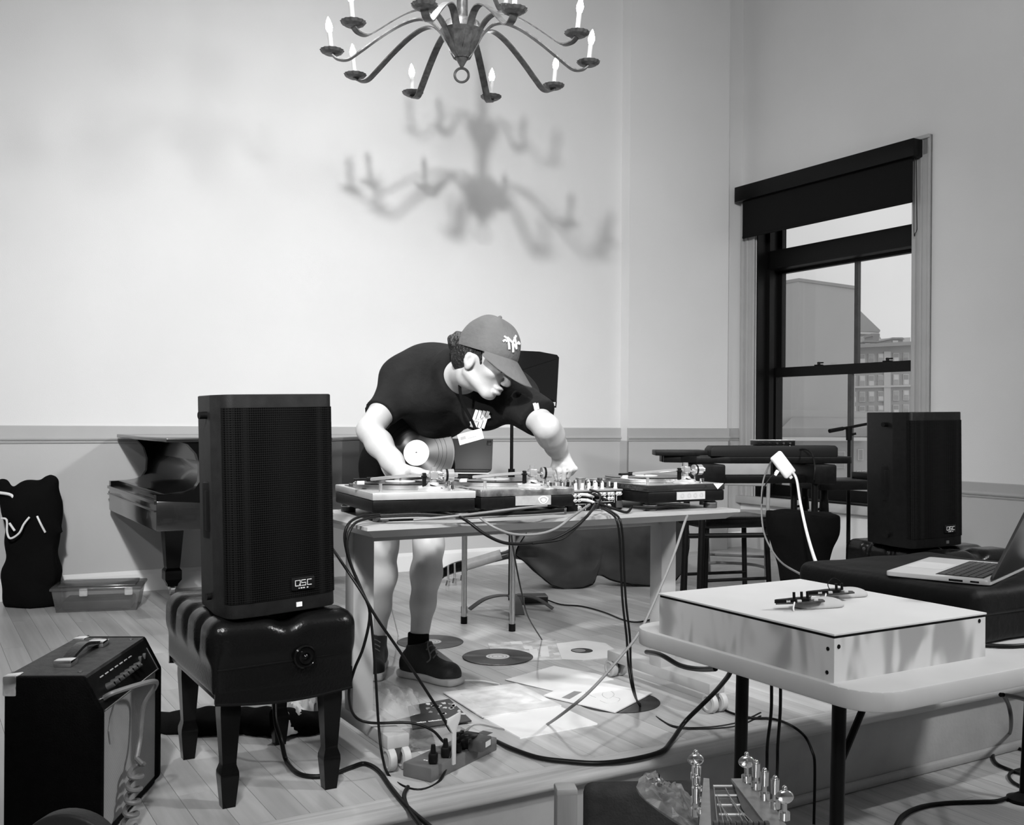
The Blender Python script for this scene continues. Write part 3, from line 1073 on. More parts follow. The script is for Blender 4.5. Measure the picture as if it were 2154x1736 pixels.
def ch_arm(ang, prof, rp, zp, w, cs):
    ca, sa = math.cos(ang), math.sin(ang)
    P = [Vector((r * ca, r * sa, zz(z))) for r, z in prof]
    a = B().tube(P, 0, smooth=5, flat=(w, 0.006), up=(-sa * 0 + ca * 1e-3, sa * 1e-3, 1.0)).build('arm', 'iron', ch, smooth=40)
    cx, cy, cz = rp * ca, rp * sa, zz(zp)
    n = 28
    prof_p = [(0.008, 0.0), (0.03, 0.002), (0.044, 0.010), (0.052, 0.021), (0.049, 0.021), (0.041, 0.012), (0.028, 0.006), (0.006, 0.005)]
    vs, fs = [], []
    for k, (r, z) in enumerate(prof_p):
        for i in range(n):
            t = 2 * PI * i / n
            rr = r * (1 + (0.05 if i % 2 else -0.03) * (1 if r > 0.04 else 0)) * cs
            vs.append((cx + rr * math.cos(t), cy + rr * math.sin(t), cz + z * cs))
    for k in range(len(prof_p) - 1):
        for i in range(n):
            j = (i + 1) % n
            fs.append((k * n + i, k * n + j, (k + 1) * n + j, (k + 1) * n + i))
    fs.append(tuple(range(n)))
    fs.append(tuple((len(prof_p) - 1) * n + i for i in range(n)))
    B().add(vs, fs).build('drip_pan', 'iron', a, smooth=20)
    lean = Vector((ca, sa, 0)) * 0.012
    p0 = Vector((cx, cy, cz + 0.004))
    p1 = p0 + Vector((0, 0, 0.105)) + lean
    B().cyl(p0, p1, 0.0115, n=12).build('candle_sleeve', 'candle_sleeve', a)
    d = (p1 - p0).normalized()
    M = Matrix.Translation(p1) @ d.to_track_quat('Z', 'Y').to_matrix().to_4x4()
    B().lathe([(0.006, 0.0), (0.011, 0.004), (0.0165, 0.022), (0.0155, 0.036), (0.009, 0.058), (0.003, 0.072), (0.0005, 0.076)], 12, M).build('bulb', 'bulb_glass', a)


P_LOW = [(0.035, 2.778), (0.072, 2.842), (0.110, 2.908), (0.16, 2.952), (0.22, 2.958), (0.30, 2.926), (0.40, 2.860), (0.49, 2.79), (0.55, 2.748), (0.60, 2.748), (0.627, 2.768)]
P_UP = [(0.03, 3.12), (0.07, 3.20), (0.11, 3.27), (0.16, 3.28), (0.22, 3.22), (0.28, 3.14), (0.32, 3.115), (0.355, 3.135)]
for k in range(10):
    ch_arm(math.radians(258 - 36 * k + (4 if k in (3, 4) else 0)), P_LOW, 0.627, 2.766, 0.036, 1.1)
for k in range(5):
    ch_arm(math.radians(54 + 72 * k), P_UP, 0.355, 3.135, 0.024, 0.8)


# ================================================================== the desk with the turntables
DK = Vector((-0.404, 2.87, 0.0))                               # near-left corner of the desk top
DZ = 0.70
dk = thing('adjustable_desk', 'grey trestle desk on castors carrying three turntables and a mixer', 'desk', DK, YAW)
DL, DD, TH = 1.40, 0.60, 0.03
# top with a chamfered (undercut) edge
b = B()
pr = [(0.0, DZ), (0.0, DZ - 0.006), (0.03, DZ - TH)]
vs = []
for ins, z in ((0.0, DZ), (0.0, DZ - 0.010), (0.035, DZ - 0.034)):
    vs += [(ins, ins, z), (DL - ins, ins, z), (DL - ins, DD - ins, z), (ins, DD - ins, z)]
fs = [(3, 2, 1, 0), (8, 9, 10, 11)]
for k in (0, 4):
    for i in range(4):
        fs.append((k + i, k + (i + 1) % 4, k + 4 + (i + 1) % 4, k + 4 + i))
b.add(vs, fs)
b.build('desk_top', 'desk_grey', dk, smooth=0)
for x in (0.10, 1.30):
    B().box((x - 0.035, 0.265, 0.100), (x + 0.035, 0.335, DZ - 0.034), 0.006).build('post', 'desk_leg_grey', dk)
    ft = B().box((x - 0.035, 0.0, 0.064), (x + 0.035, 0.60, 0.104), 0.005).build('foot_beam', 'desk_leg_grey', dk)
    for y in (0.012, 0.588):
        for sx in (-0.022, 0.022):
            w = B()
            c0 = Vector((x + sx - 0.013, y, 0.034))
            w.lathe([(0.001, 0.006), (0.022, 0.006), (0.024, 0), (0.033, 0.003), (0.034, 0.009), (0.034, 0.017), (0.033, 0.023), (0.024, 0.026), (0.022, 0.019), (0.001, 0.019)], 24,
                    Matrix.Translation(c0) @ Matrix.Rotation(PI / 2, 4, 'Y'))
            w.build('caster_wheel', 'tyre_grey', ft)
        B().cyl((x, y, 0.034), (x, y, 0.066), 0.014).build('caster_stem', 'dark_grey', ft)
B().box((0.10, 0.275, DZ - 0.075), (1.30, 0.325, DZ - 0.034), 0.004).build('crossbar', 'desk_leg_grey', dk)


def platter_disc(b, r, z0, z1, c=(0, 0), n=48):
    b.lathe([(r - 0.002, z0), (r, z0 + 0.002), (r, z1 - 0.001), (r - 0.001, z1)], n, Matrix.Translation(Vector((c[0], c[1], 0))))


def turntable(label, loc, ang, skin, w=0.335, extra=None):
    """direct-drive deck seen from behind: x along the rear face, y towards the DJ"""
    t = thing('turntable', label, 'turntable', loc, ang, 'direct-drive turntables on the desk')
    dep = 0.44
    base_m, top_m, edge_m = skin
    B().box((0, 0, 0.028), (w, dep, 0.066), 0.006).build('base', base_m, t)
    B().box((-0.001, -0.001, 0.066), (w + 0.001, dep + 0.001, 0.088), 0.003).build('plinth', edge_m, t)
    B().box((0.004, 0.004, 0.0875), (w - 0.004, dep - 0.004, 0.0885)).build('top_plate', top_m, t)
    for x in (0.035, w - 0.035):
        for y in (0.035, dep - 0.035):
            f = B().lathe([(0.022, 0.0), (0.024, 0.002), (0.024, 0.017), (0.022, 0.019)], 20, Matrix.Translation(Vector((x, y, 0)))).build('foot', 'dark_grey', t)
            B().lathe([(0.0245, 0.0165), (0.0245, 0.0205), (0.018, 0.024), (0.016, 0.030)], 20, Matrix.Translation(Vector((x, y, 0)))).build('foot_collar', 'brushed_silver', f)
    c = (w * 0.49, 0.235)
    b = B()
    platter_disc(b, 0.150, 0.089, 0.103, c)
    pl = b.build('platter', 'brushed_silver', t)
    b = B()
    platter_disc(b, 0.146, 0.103, 0.1065, c)
    rec = b.build('vinyl', 'vinyl', pl)
    b = B()
    platter_disc(b, 0.048, 0.1065, 0.1072, c)
    b.build('centre_label', 'light_grey', pl)
    B().cyl((c[0], c[1], 0.10), (c[0], c[1], 0.118), 0.0036).build('spindle', 'chrome', pl)
    # tone arm at the rear corner, lying along the rear edge
    px, py = w * 0.66, 0.075
    ar = B()
    ar.lathe([(0.048, 0.0885), (0.048, 0.093), (0.038, 0.095), (0.034, 0.101), (0.020, 0.104), (0.015, 0.112)], 24, Matrix.Translation(Vector((px, py, 0))))
    arm = ar.build('tonearm_base', 'silver_paint', t)
    B().cyl((px, py, 0.104), (px, py, 0.124), 0.012, 0.010).box((px - 0.013, py - 0.013, 0.122), (px + 0.013, py + 0.013, 0.147), 0.004).cyl((px, py, 0.146), (px, py, 0.160), 0.0095, n=16).build('gimbal', 'silver_bright', t)
    za = 0.133
    tip = Vector((w * 0.10, 0.135, za - 0.012))
    B().tube([(px + 0.02, py - 0.004, za), (px - 0.05, py + 0.006, za), (px - 0.12, py + 0.018, za - 0.004), tip], 0.0052, 10).build('arm_tube', 'silver_bright', t)
    hs = B().box((tip.x - 0.052, tip.y - 0.004, tip.z - 0.004), (tip.x - 0.004, tip.y + 0.012, tip.z + 0.003), 0.002)
    hs.cyl((tip.x - 0.012, tip.y + 0.003, tip.z), (tip.x + 0.012, tip.y + 0.002, tip.z), 0.007, n=12)
    h = hs.build('headshell', 'black_plastic', t)
    B().box((tip.x - 0.044, tip.y - 0.003, tip.z - 0.016), (tip.x - 0.020, tip.y + 0.010, tip.z - 0.003), 0.002).build('cartridge', 'light_grey', h)
    B().cyl((px + 0.014, py - 0.002, za), (px + 0.040, py - 0.008, za + 0.001), 0.006, n=12).build('arm_stub', 'chrome', t)
    cw = B().cyl((px + 0.030, py - 0.006, za + 0.001), (px + 0.062, py - 0.012, za + 0.002), 0.0185, n=24)
    cw.cyl((px + 0.058, py - 0.012, za + 0.002), (px + 0.074, py - 0.015, za + 0.002), 0.008, n=14)
    cwo = cw.build('counterweight', 'silver_bright', t)
    B().cyl((px + 0.036, py - 0.007, za + 0.001), (px + 0.043, py - 0.008, za + 0.001), 0.0192, n=24).build('weight_ring', 'black_plastic', cwo)
    B().cyl((px + 0.058, py + 0.018, 0.088), (px + 0.058, py + 0.018, 0.118), 0.0035).cyl((px + 0.05, py - 0.03, 0.088), (px + 0.05, py - 0.03, 0.104), 0.008).build('arm_lift', 'chrome', t)
    B().box((px - 0.036, py - 0.010, 0.100), (px - 0.026, py + 0.004, 0.142), 0.002).box((px - 0.04, py - 0.012, 0.128), (px - 0.024, py + 0.004, 0.134), 0.002).build('arm_rest', 'black_plastic', t)
    B().cyl((px - 0.02, py - 0.026, 0.106), (px + 0.018, py - 0.034, 0.094), 0.0022, n=8).build('anti_skate_wire', 'black_metal', t)
    B().box((0.012, 0.25, 0.0885), (0.024, 0.37, 0.091), 0.001).box((0.011, 0.30, 0.091), (0.025, 0.315, 0.099), 0.001).build('pitch_fader', 'dark_grey', t)
    B().cyl((0.040, 0.055, 0.088), (0.040, 0.055, 0.112), 0.0052, n=14).build('target_lamp', 'silver_bright', t)
    B().cyl((w - 0.03, dep - 0.04, 0.088), (w - 0.03, dep - 0.04, 0.10), 0.012).build('power_dial', 'silver_paint', t)
    if extra:
        extra(t, w)
    return t


def deck2_extra(t, w):
    B().box((w * 0.36, -0.0022, 0.036), (w * 0.74, 0.004, 0.066)).build('sticker', 'mid_grey_card', t)
    e = [(0.018 * math.cos(a) * (1 + 0.12 * math.sin(3 * a)), 0.0125 * math.sin(a)) for a in [2 * PI * i / 22 for i in range(22)]]
    M = Matrix.Translation(Vector((w * 0.655, -0.0024, 0.052))) @ Matrix.Rotation(PI / 2, 4, 'X')
    B().prism(e, 0, 0.0008, M).build('emblem', 'white_paper', t)
    M2 = M @ Matrix.Scale(0.72, 4)
    B().prism(e, 0.001, 0.0016, M2).build('emblem_inner', 'mid_grey_card', t)
    M3 = M @ Matrix.Translation(Vector((0, -0.001, 0))) @ Matrix.Scale(0.45, 4)
    B().prism(e, 0.0026, 0.005, M3).build('emblem_core', 'white_paper', t)


def deck3_extra(t, w):
    B().box((w * 0.36, -0.0024, 0.036), (w * 0.73, 0.004, 0.063)).build('number_label', 'off_white', t)
    for i, x in enumerate((0.43, 0.52, 0.60, 0.68)):
        e = [(0.0085 * math.cos(a), 0.0085 * math.sin(a)) for a in [2 * PI * j / 14 for j in range(14)]]
        M = Matrix.Translation(Vector((w * x, -0.0026, 0.050))) @ Matrix.Rotation(PI / 2, 4, 'X')
        b = B()
        n = 14
        vs = [M @ Vector((p[0], p[1], 0.0006)) for p in e] + [M @ Vector((p[0] * 0.55, p[1] * 0.55, 0.0006)) for p in e]
        b.add(vs, [(j, (j + 1) % n, n + (j + 1) % n, n + j) for j in range(n)]).build('round_print', 'light_print', t)
    B().add([(w * 0.84, -0.0024, 0.0885), (w * 0.98, -0.0024, 0.0885), (w * 0.90, -0.0024, 0.068)], [(0, 1, 2)]).build('torn_sticker', 'white_paper', t)


mat('mid_grey_card', 0.30, 0.5, noise=(60, 0.1))
mat('light_print', 0.42, 0.5)
mat('mirror_black', 0.02, 0.08, coat=0.4)
turntable('silver topped turntable at the desk corner beside the loudspeaker bench', (-0.407, 3.00, DZ), math.radians(24), ('black_plastic', 'silver_paint', 'silver_paint'), 0.325)
mat('scuffed_chrome', 0.33, 0.3, 0.8, noise=(24, 0.7), bump=(30, 0.3))
turntable('turntable with scuffed metal rim and oval emblem sticker at its rear', (-0.095, 3.17, DZ), math.radians(27), ('black_plastic', 'silver_paint', 'scuffed_chrome'), 0.335, deck2_extra)
turntable('glossy black turntable with a pale number label at its rear', (0.462, 3.45, DZ), math.radians(30.5), ('black_plastic', 'brushed_silver', 'mirror_black'), 0.34, deck3_extra)

# ------------------------------------------------------------------ mixer
mx = thing('dj_mixer', 'compact mixer crowded with knobs and rear sockets between the turntables', 'mixer', (0.190, 3.43, DZ - 0.0055), YAW)
MW, MD, MH = 0.225, 0.30, 0.072
B().box((0, 0, 0.006), (MW, MD, MH), 0.003).build('body', 'black_plastic', mx)
B().box((-0.001, -0.002, MH - 0.001), (MW + 0.001, MD, MH + 0.004), 0.001).build('face_plate', 'mid_grey', mx)
for j in range(5):
    for i in range(8):
        if rng.random() < 0.1:
            continue
        x, y = 0.018 + i * 0.028, 0.025 + j * 0.042
        r = 0.0075 if (i + j) % 4 else 0.0095
        kb = B().lathe([(r, 0), (r, 0.003), (r * 0.78, 0.005), (r * 0.72, 0.020), (r * 0.6, 0.022)], 12, Matrix.Translation(Vector((x, y, MH + 0.004))))
        kn = kb.build('knob', 'dark_grey' if (i * 3 + j) % 3 else 'light_grey', mx)
        B().box((x - 0.0012, y - r, MH + 0.010), (x + 0.0012, y - r * 0.5, MH + 0.027)).build('pointer', 'white_plastic', kn)
B().lathe([(0.015, 0), (0.015, 0.034), (0.018, 0.036), (0.018, 0.040)], 18, Matrix.Translation(Vector((0.085, 0.05, MH + 0.004)))).build('dial', 'brushed_silver', mx)
for i in range(4):
    B().box((0.03 + i * 0.05, 0.24, MH + 0.004), (0.045 + i * 0.05, 0.25, MH + 0.016), 0.002).build('fader', 'dark_grey', mx)
MY = Matrix.Rotation(PI / 2, 4, 'X')
for x, z in [(0.012 + 0.016 * i, zz_) for i in range(3) for zz_ in (0.058, 0.042)] + [(0.118 + 0.015 * i, zz_) for i in range(3) for zz_ in (0.060, 0.045)] + \
        [(0.168 + 0.013 * i, zz_) for i in range(2) for zz_ in (0.060, 0.045)] + [(0.150, 0.020), (0.168, 0.020), (0.045, 0.018), (0.203, 0.060), (0.214, 0.060)]:
    b = B().lathe([(0.0068, 0), (0.0068, 0.004), (0.0042, 0.0045), (0.004, 0.009), (0.0025, 0.009), (0.0025, 0.002)], 12, Matrix.Translation(Vector((x, 0.0, z))) @ MY)
    b.build('socket', 'off_white', mx)
for x0, x1, z0, z1 in ((0.098, 0.0995, 0.03, 0.066), (0.19, 0.1915, 0.03, 0.066), (0.03, 0.09, 0.0285, 0.030), (0.10, 0.185, 0.0335, 0.035), (0.04, 0.0415, 0.008, 0.028),
                       (0.10, 0.19, 0.066, 0.0672), (0.02, 0.06, 0.066, 0.0672), (0.20, 0.222, 0.066, 0.0672), (0.07, 0.0715, 0.008, 0.03), (0.11, 0.135, 0.008, 0.0095), (0.20, 0.2015, 0.035, 0.06), (0.2, 0.225, 0.0585, 0.060)):
    B().box((x0, -0.0012, z0), (x1, 0.001, z1)).build('panel_print', 'light_grey', mx)
B().box((0.197, -0.008, 0.012), (0.222, 0.0, 0.036), 0.002).build('mains_inlet', 'dark_grey', mx)
for i, (x, z) in enumerate(((0.05, 0.062), (0.052, 0.044), (0.085, 0.06), (0.105, 0.05))):
    B().cyl((x, 0, z), (x + 0.01, -0.022, z), 0.0055, n=12).cyl((x + 0.01, -0.022, z), (x + 0.024, -0.045, z - 0.006), 0.0062, 0.003, n=12
        ).build('plug', 'off_white' if i < 2 else 'black_plastic', mx)


# ================================================================== speakers and piano benches
def loudspeaker(label, loc, ang, tilt, H, badge, shell='worn_black_plastic'):
    t = thing('loudspeaker', label, 'loudspeaker', loc, 0, None, rot=(tilt[0], tilt[1], ang))
    # plan outline, front at -y
    prof = []
    fw, bw, dp, rc = 0.155, 0.118, 0.30, 0.030
    for sgn in (1, -1):
        pts = []
        for i in range(6):
            a = PI / 2 * i / 5
            pts.append((sgn * (fw - rc + rc * math.sin(a)), -dp / 2 + rc - rc * math.cos(a)))
        pts.append((sgn * fw, -dp / 2 + 0.10))
        pts.append((sgn * bw, dp / 2 - 0.03))
        pts.append((sgn * (bw - 0.03), dp / 2))
        prof.append(pts)
    front = [(x, -dp / 2 - 0.008 * math.cos(x / fw * 1.3)) for x in (-0.09, -0.045, 0.0, 0.045, 0.09)]
    right = prof[0]
    left = prof[1]
    poly = list(reversed(left)) + front + right
    B().prism(poly, 0.006, H - 0.006, bev=0.004).build('cabinet', shell, t)
    # perforated grille wrapped round the front
    gpts = [(x, y) for x, y in reversed(left[:6])] + front + right[:6]
    g = B()
    vs = []
    for z in (0.045, H - 0.04):
        for x, y in gpts:
            vs.append((x * 1.008, y - 0.0025, z))
    n = len(gpts)
    for z in (0.045, H - 0.04):
        for x, y in gpts:
            vs.append((x * 0.99, y + 0.004, z))
    fs = []
    for i in range(n - 1):
        fs.append((i, i + 1, n + i + 1, n + i))
        fs.append((2 * n + i, 3 * n + i, 3 * n + i + 1, 2 * n + i + 1))
        fs.append((i, 2 * n + i, 2 * n + i + 1, i + 1))
        fs.append((n + i, n + i + 1, 3 * n + i + 1, 3 * n + i))
    fs += [(0, n, 3 * n, 2 * n), (n - 1, 3 * n - 1, 4 * n - 1, 2 * n - 1)]
    g.add(vs, fs)
    gr = g.build('grille', 'speaker_grille', t)
    for x in (-0.10, 0.10):
        for z in (0.028, H - 0.022):
            B().lathe([(0.005, 0), (0.004, 0.002), (0.001, 0.003)], 10, Matrix.Translation(Vector((x, -dp / 2 - 0.001, z))) @ Matrix.Rotation(PI / 2, 4, 'X')).build('screw', 'brushed_silver', t)
    # side pocket handles
    for s in (-1, 1):
        xh = 0.143
        Mh = Matrix.Translation(Vector((s * xh, -0.012, H * 0.47))) @ Matrix.Rotation(s * -0.16, 4, 'Z')
        h = B().box((-0.007, -0.03, -0.075), (0.007, 0.03, 0.075), 0.006, Mh).build('handle_plate', 'black_plastic', t)
        B().box((s * 0.004 - 0.006, -0.012, -0.055), (s * 0.004 + 0.006, 0.012, 0.055), 0.005, Mh).build('grip', 'black_metal', h)
        B().cyl((s * 0.14, -0.01, H * 0.90), (s * 0.168, -0.01, H * 0.90), 0.010).build('fly_point', 'black_plastic', t)
        B().cyl((s * 0.14, -0.02, 0.05), (s * 0.162, -0.02, 0.05), 0.009).build('fly_point', 'black_plastic', t)
    for x in (-0.10, 0.10):
        for y in (-0.10, 0.09):
            B().cyl((x, y, 0.0), (x, y, 0.012), 0.016).build('rubber_foot', 'black_plastic', t)
    bx = badge
    bd = B().box((bx - 0.034, -dp / 2 - 0.0165, 0.062), (bx + 0.034, -dp / 2 - 0.008, 0.096), 0.003).build('badge', 'black_plastic', t)
    yb_ = -dp / 2 - 0.0172
    def stroke(b_, *ps):
        b_.tube([(bx + x, yb_, 0.0745 + z) for x, z in ps], 0, smooth=1, flat=(0.0022, 0.001), up=(0, -1, 0))
    for pts_ in ([(-0.024, 0.0), (-0.024, 0.014), (-0.010, 0.014), (-0.010, 0.0), (-0.024, 0.0)], [(0.006, 0.014), (-0.006, 0.014), (-0.006, 0.007), (0.006, 0.007), (0.006, 0.0), (-0.006, 0.0)],
                 [(0.023, 0.014), (0.011, 0.014), (0.011, 0.0), (0.023, 0.0)]):
        lb = B()
        stroke(lb, *pts_)
        if pts_[0] == (-0.024, 0.0):
            stroke(lb, (-0.013, 0.004), (-0.008, -0.001))
        lb.build('badge_letter', 'light_grey', bd)
    for x0, x1 in ((-0.015, -0.012), (-0.009, -0.004), (-0.002, 0.003), (0.009, 0.013)):
        B().box((bx + x0, yb_ - 0.0004, 0.0665), (bx + x1, yb_ + 0.001, 0.0695)).build('badge_small_print', 'light_grey', bd)
    B().box((bx - 0.018, -dp / 2 - 0.0105, 0.018), (bx - 0.002, -dp / 2 - 0.006, 0.030)).build('stock_label', 'white_paper' if badge < 0.048 else 'dark_grey', t)
    return t


def piano_bench(label, loc, ang, w, L, top, leg_bot, tufts=3):
    """upholstered adjustable artist bench: x across, y along; knob on the -y end"""
    t = thing('piano_bench', label, 'bench', loc, ang)
    zb = 0.295
    F = Field((-w / 2 - 0.05, -L / 2 - 0.05, zb - 0.03), (w / 2 + 0.05, L / 2 + 0.05, top + 0.05), 0.008)
    F.rbox((0, 0, (zb + 0.07 + top) / 2), (w / 2, L / 2, (top - zb - 0.07) / 2), 0.045, k=0)
    F.rbox((0, 0, zb + 0.055), (w / 2 - 0.012, L / 2 - 0.012, 0.055), 0.012, k=0.015)
    # tufting: valleys across the top and sides
    for i in range(1, 4):
        y = -L / 2 + L * i / 4
        for xx in (-1, 1):
            F.cap((xx * (w / 2 + 0.012), y, zb + 0.10), (xx * (w / 2 - 0.01), y, top + 0.008), 0.016, 0.018, k=0.02, sub=True)
        F.cap((-w / 2, y, top + 0.012), (w / 2, y, top + 0.012), 0.018, k=0.03, sub=True)
    for x in (0.0,):
        F.cap((x, -L / 2 - 0.015, top + 0.0), (x, L / 2 + 0.015, top + 0.0), 0.018, k=0.05, sub=True)
        F.cap((x, -L / 2 - 0.012, top + 0.01), (x, -L / 2 - 0.02, top - 0.06), 0.022, 0.004, k=0.03, sub=True)
    F.build('cushion', 'leather', t, world=False)
    sk = B().box((-w / 2 + 0.020, -L / 2 + 0.022, zb - 0.012), (w / 2 - 0.020, L / 2 - 0.022, zb + 0.05), 0.006)
    sk.build('apron', 'leather', t)
    for y in (-L / 2 + 0.0, L / 2 - 0.0):
        s = -1 if y < 0 else 1
        pp = [(x, y + s * (-0.012 + 0.002 * math.cos(x / w * PI)), zb + 0.075 + 0.012 * (x / w)) for x in np.linspace(-w / 2 + 0.02, w / 2 - 0.02, 9)]
        B().tube(pp, 0.0028, 6).build('piping', 'leather', t)
        xs_ = np.linspace(-w / 2 + 0.016, w / 2 - 0.016, 13)
        arc_ = [(x, zb - 0.014 - 0.016 * math.cos(x / w * PI)) for x in xs_]
        B().prism(arc_ + [(w / 2 - 0.016, zb + 0.04), (-w / 2 + 0.016, zb + 0.04)], y - s * 0.018 - 0.005, y - s * 0.018 + 0.005,
                  Matrix(((1, 0, 0, 0), (0, 0, 1, 0), (0, 1, 0, 0), (0, 0, 0, 1)))).build('skirt', 'leather', t)
        pp = [(x, y - s * 0.014, z) for x, z in arc_]
        B().tube(pp, 0.004, 6).build('piping', 'leather', t)
    kx = 0.045
    B().lathe([(0.031, 0), (0.031, 0.006), (0.027, 0.010), (0.024, 0.007), (0.019, 0.007), (0.018, 0.012), (0.012, 0.013), (0.010, 0.009), (0.007, 0.010), (0.002, 0.014)], 28,
              Matrix.Translation(Vector((kx, -L / 2 + 0.0, zb + 0.085))) @ Matrix.Rotation(PI / 2, 4, 'X')).build('height_knob', 'lacquer', t)
    lx, ly = w / 2 - 0.062, L / 2 - 0.062
    for sx in (-1, 1):
        for sy in (-1, 1):
            vs, fs = [], []
            rings = [(0.026, zb + 0.02), (0.026, zb - 0.05), (0.018, 0.118), (0.018, 0.110), (0.0235, 0.092), (0.024, 0.080), (0.0165, 0.0)]
            for r, z in rings:
                vs += [(sx * lx - r, sy * ly - r, z), (sx * lx + r, sy * ly - r, z), (sx * lx + r, sy * ly + r, z), (sx * lx - r, sy * ly + r, z)]
            for k in range(len(rings) - 1):
                for i in range(4):
                    fs.append((k * 4 + i, k * 4 + (i + 1) % 4, k * 4 + 4 + (i + 1) % 4, k * 4 + 4 + i))
            fs += [(0, 1, 2, 3), tuple(len(vs) - 4 + i for i in (3, 2, 1, 0))]
            B().add(vs, fs).build('leg', 'lacquer', t, smooth=20)
    return t


piano_bench('black leather tufted piano bench holding the loudspeaker beside the guitar amplifier', (-0.722, 2.905, 0.0), YAW, 0.40, 0.56, 0.492, 0)
sp = Vector((-0.685, 2.80, 0.490))
loudspeaker('black loudspeaker with perforated grille on the bench by the turntables', sp, math.radians(39), (0.0, math.radians(-1.6)), 0.585, 0.045)
piano_bench('black leather piano bench under the loudspeaker beside the window', (1.79, 4.40, 0.0), math.radians(24), 0.42, 0.58, 0.492, 0)
loudspeaker('black loudspeaker standing on a bench in front of the window', (1.70, 4.36, 0.490), math.radians(28), (0, math.radians(-1.0)), 0.57, 0.05, 'black_plastic')

# ------------------------------------------------------------------ guitar amplifier
am = thing('guitar_amplifier', 'black combo guitar amplifier with silver grille cloth and leather handle', 'amplifier', (-1.20, 2.64, 0.0), math.radians(0))
# plan frame: u along depth (towards the grille, +x), v along width
A0 = Vector((0, 0, 0))
amp_rot = math.radians(2.2)
am.location = (-1.20, 2.36, 0.0)
am.rotation_euler = (0, 0, amp_rot)
AW, AD, AH = 0.455, 0.255, 0.402
slope = [(0.03, 0.0), (AD - 0.02, 0.0), (AD, 0.02), (AD, AH - 0.085), (AD - 0.045, AH), (0.03, AH)]
M = Matrix(((1, 0, 0, 0), (0, 0, 1, 0), (0, 1, 0, 0), (0, 0, 0, 1)))
def amp_side(y0, y1, name):
    B().prism(slope, y0, y1, M, bev=0.006).build(name, 'amp_vinyl', am)
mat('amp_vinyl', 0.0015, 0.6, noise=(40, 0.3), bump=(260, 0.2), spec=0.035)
mat('amp_vinyl_lit', 0.045, 0.6, noise=(40, 0.3), bump=(260, 0.2), spec=0.2)  # same vinyl made paler: light on the top put into its colour
amp_side(0.0, 0.02, 'side_panel')
amp_side(AW - 0.02, AW, 'side_panel')
B().box((0.03, 0.018, AH - 0.02), (AD - 0.045, AW - 0.018, AH - 0.0005)).build('top_panel', 'amp_vinyl_lit', am)
B().box((0.034, 0.018, 0.012), (0.045, AW - 0.018, AH - 0.02)).build('back_panel', 'amp_vinyl', am)
B().box((0.034, 0.018, 0.004), (AD - 0.012, AW - 0.018, 0.022)).build('bottom_panel', 'amp_vinyl', am)
B().box((AD - 0.03, 0.02, 0.02), (AD - 0.012, AW - 0.02, AH - 0.082)).build('grille_cloth', 'amp_cloth', am)
# sloped control panel
ps = Vector((AD - 0.045, 0, AH)); pe = Vector((AD, 0, AH - 0.085))
pd = (pe - ps).normalized(); pn = Vector((-pd.z, 0, pd.x))
if pn.x < 0: pn = -pn
def panel_pt(y, f, out=0.0):
    return ps + (pe - ps) * f + pn * (out - 0.004) + Vector((0, y, 0))
q = [panel_pt(0.02, 0.08), panel_pt(AW - 0.02, 0.08), panel_pt(AW - 0.02, 0.98), panel_pt(0.02, 0.98)]
qb = [p - pn * 0.012 for p in q]
B().add(q + qb, [(0, 1, 2, 3), (7, 6, 5, 4), (0, 4, 5, 1), (1, 5, 6, 2), (2, 6, 7, 3), (3, 7, 4, 0)]).build('control_panel', 'black_plastic', am)
B().tube([panel_pt(0.022, 0.99, 0.002), panel_pt(AW - 0.025, 0.99, 0.002)], 0.0022, 6, smooth=1).tube([panel_pt(AW - 0.03, 0.3, 0.002), panel_pt(AW - 0.028, 0.98, 0.002)], 0.0018, 6, smooth=1).build('panel_trim', 'brushed_silver', am)
for i in range(7):
    y = 0.10 + i * 0.034
    kb = B().cyl(panel_pt(y, 0.55), panel_pt(y, 0.55, 0.018), 0.009, 0.007, n=12).build('knob', 'dark_grey', am)
    B().cyl(panel_pt(y, 0.55, 0.017), panel_pt(y, 0.55, 0.020), 0.0045, n=10).build('knob_cap', 'chrome', kb)
    B().tube([panel_pt(y - 0.012, 0.25, 0.0005), panel_pt(y + 0.008, 0.25, 0.0005)], 0.0016, 4, smooth=1).build('panel_mark', 'light_grey', am)
for i in range(2):
    B().cyl(panel_pt(0.045 + i * 0.028, 0.72), panel_pt(0.045 + i * 0.028, 0.72, 0.005), 0.007, n=12).build('input_jack', 'chrome', am)
for y in (0.35, 0.385):
    B().box((-0.004, -0.004, -0.003), (0.004, 0.004, 0.012), 0.001, Matrix.Translation(panel_pt(y, 0.5))).build('switch', 'dark_grey', am)
# strap handle with end caps, corner protectors
hx = 0.125
hp = [(hx, 0.125, AH + 0.010), (hx, 0.165, AH + 0.020), (hx, 0.22, AH + 0.028), (hx, 0.275, AH + 0.020), (hx, 0.325, AH + 0.010)]
hd = B().tube(hp, 0, smooth=4, flat=(0.026, 0.008), up=(0, 0, 1)).build('handle', 'leather', am)
for y in (0.118, 0.332):
    B().box((hx - 0.022, y - 0.024, AH - 0.001), (hx + 0.022, y + 0.024, AH + 0.016), 0.004).build('handle_cap', 'chrome', hd)
for y0, y1 in ((-0.003, 0.045), (AW - 0.045, AW + 0.003)):
    cpn = B().box((0.027, y0, AH - 0.045), (0.060, y1, AH + 0.003), 0.005)
    cpn.build('corner_cap', 'chrome', am)
for x, y in ((0.185, 0.05), (0.185, 0.41)):
    B().lathe([(0.006, 0), (0.005, 0.002), (0.001, 0.003)], 10, Matrix.Translation(Vector((x, y, AH)))).build('screw', 'dark_grey', am)
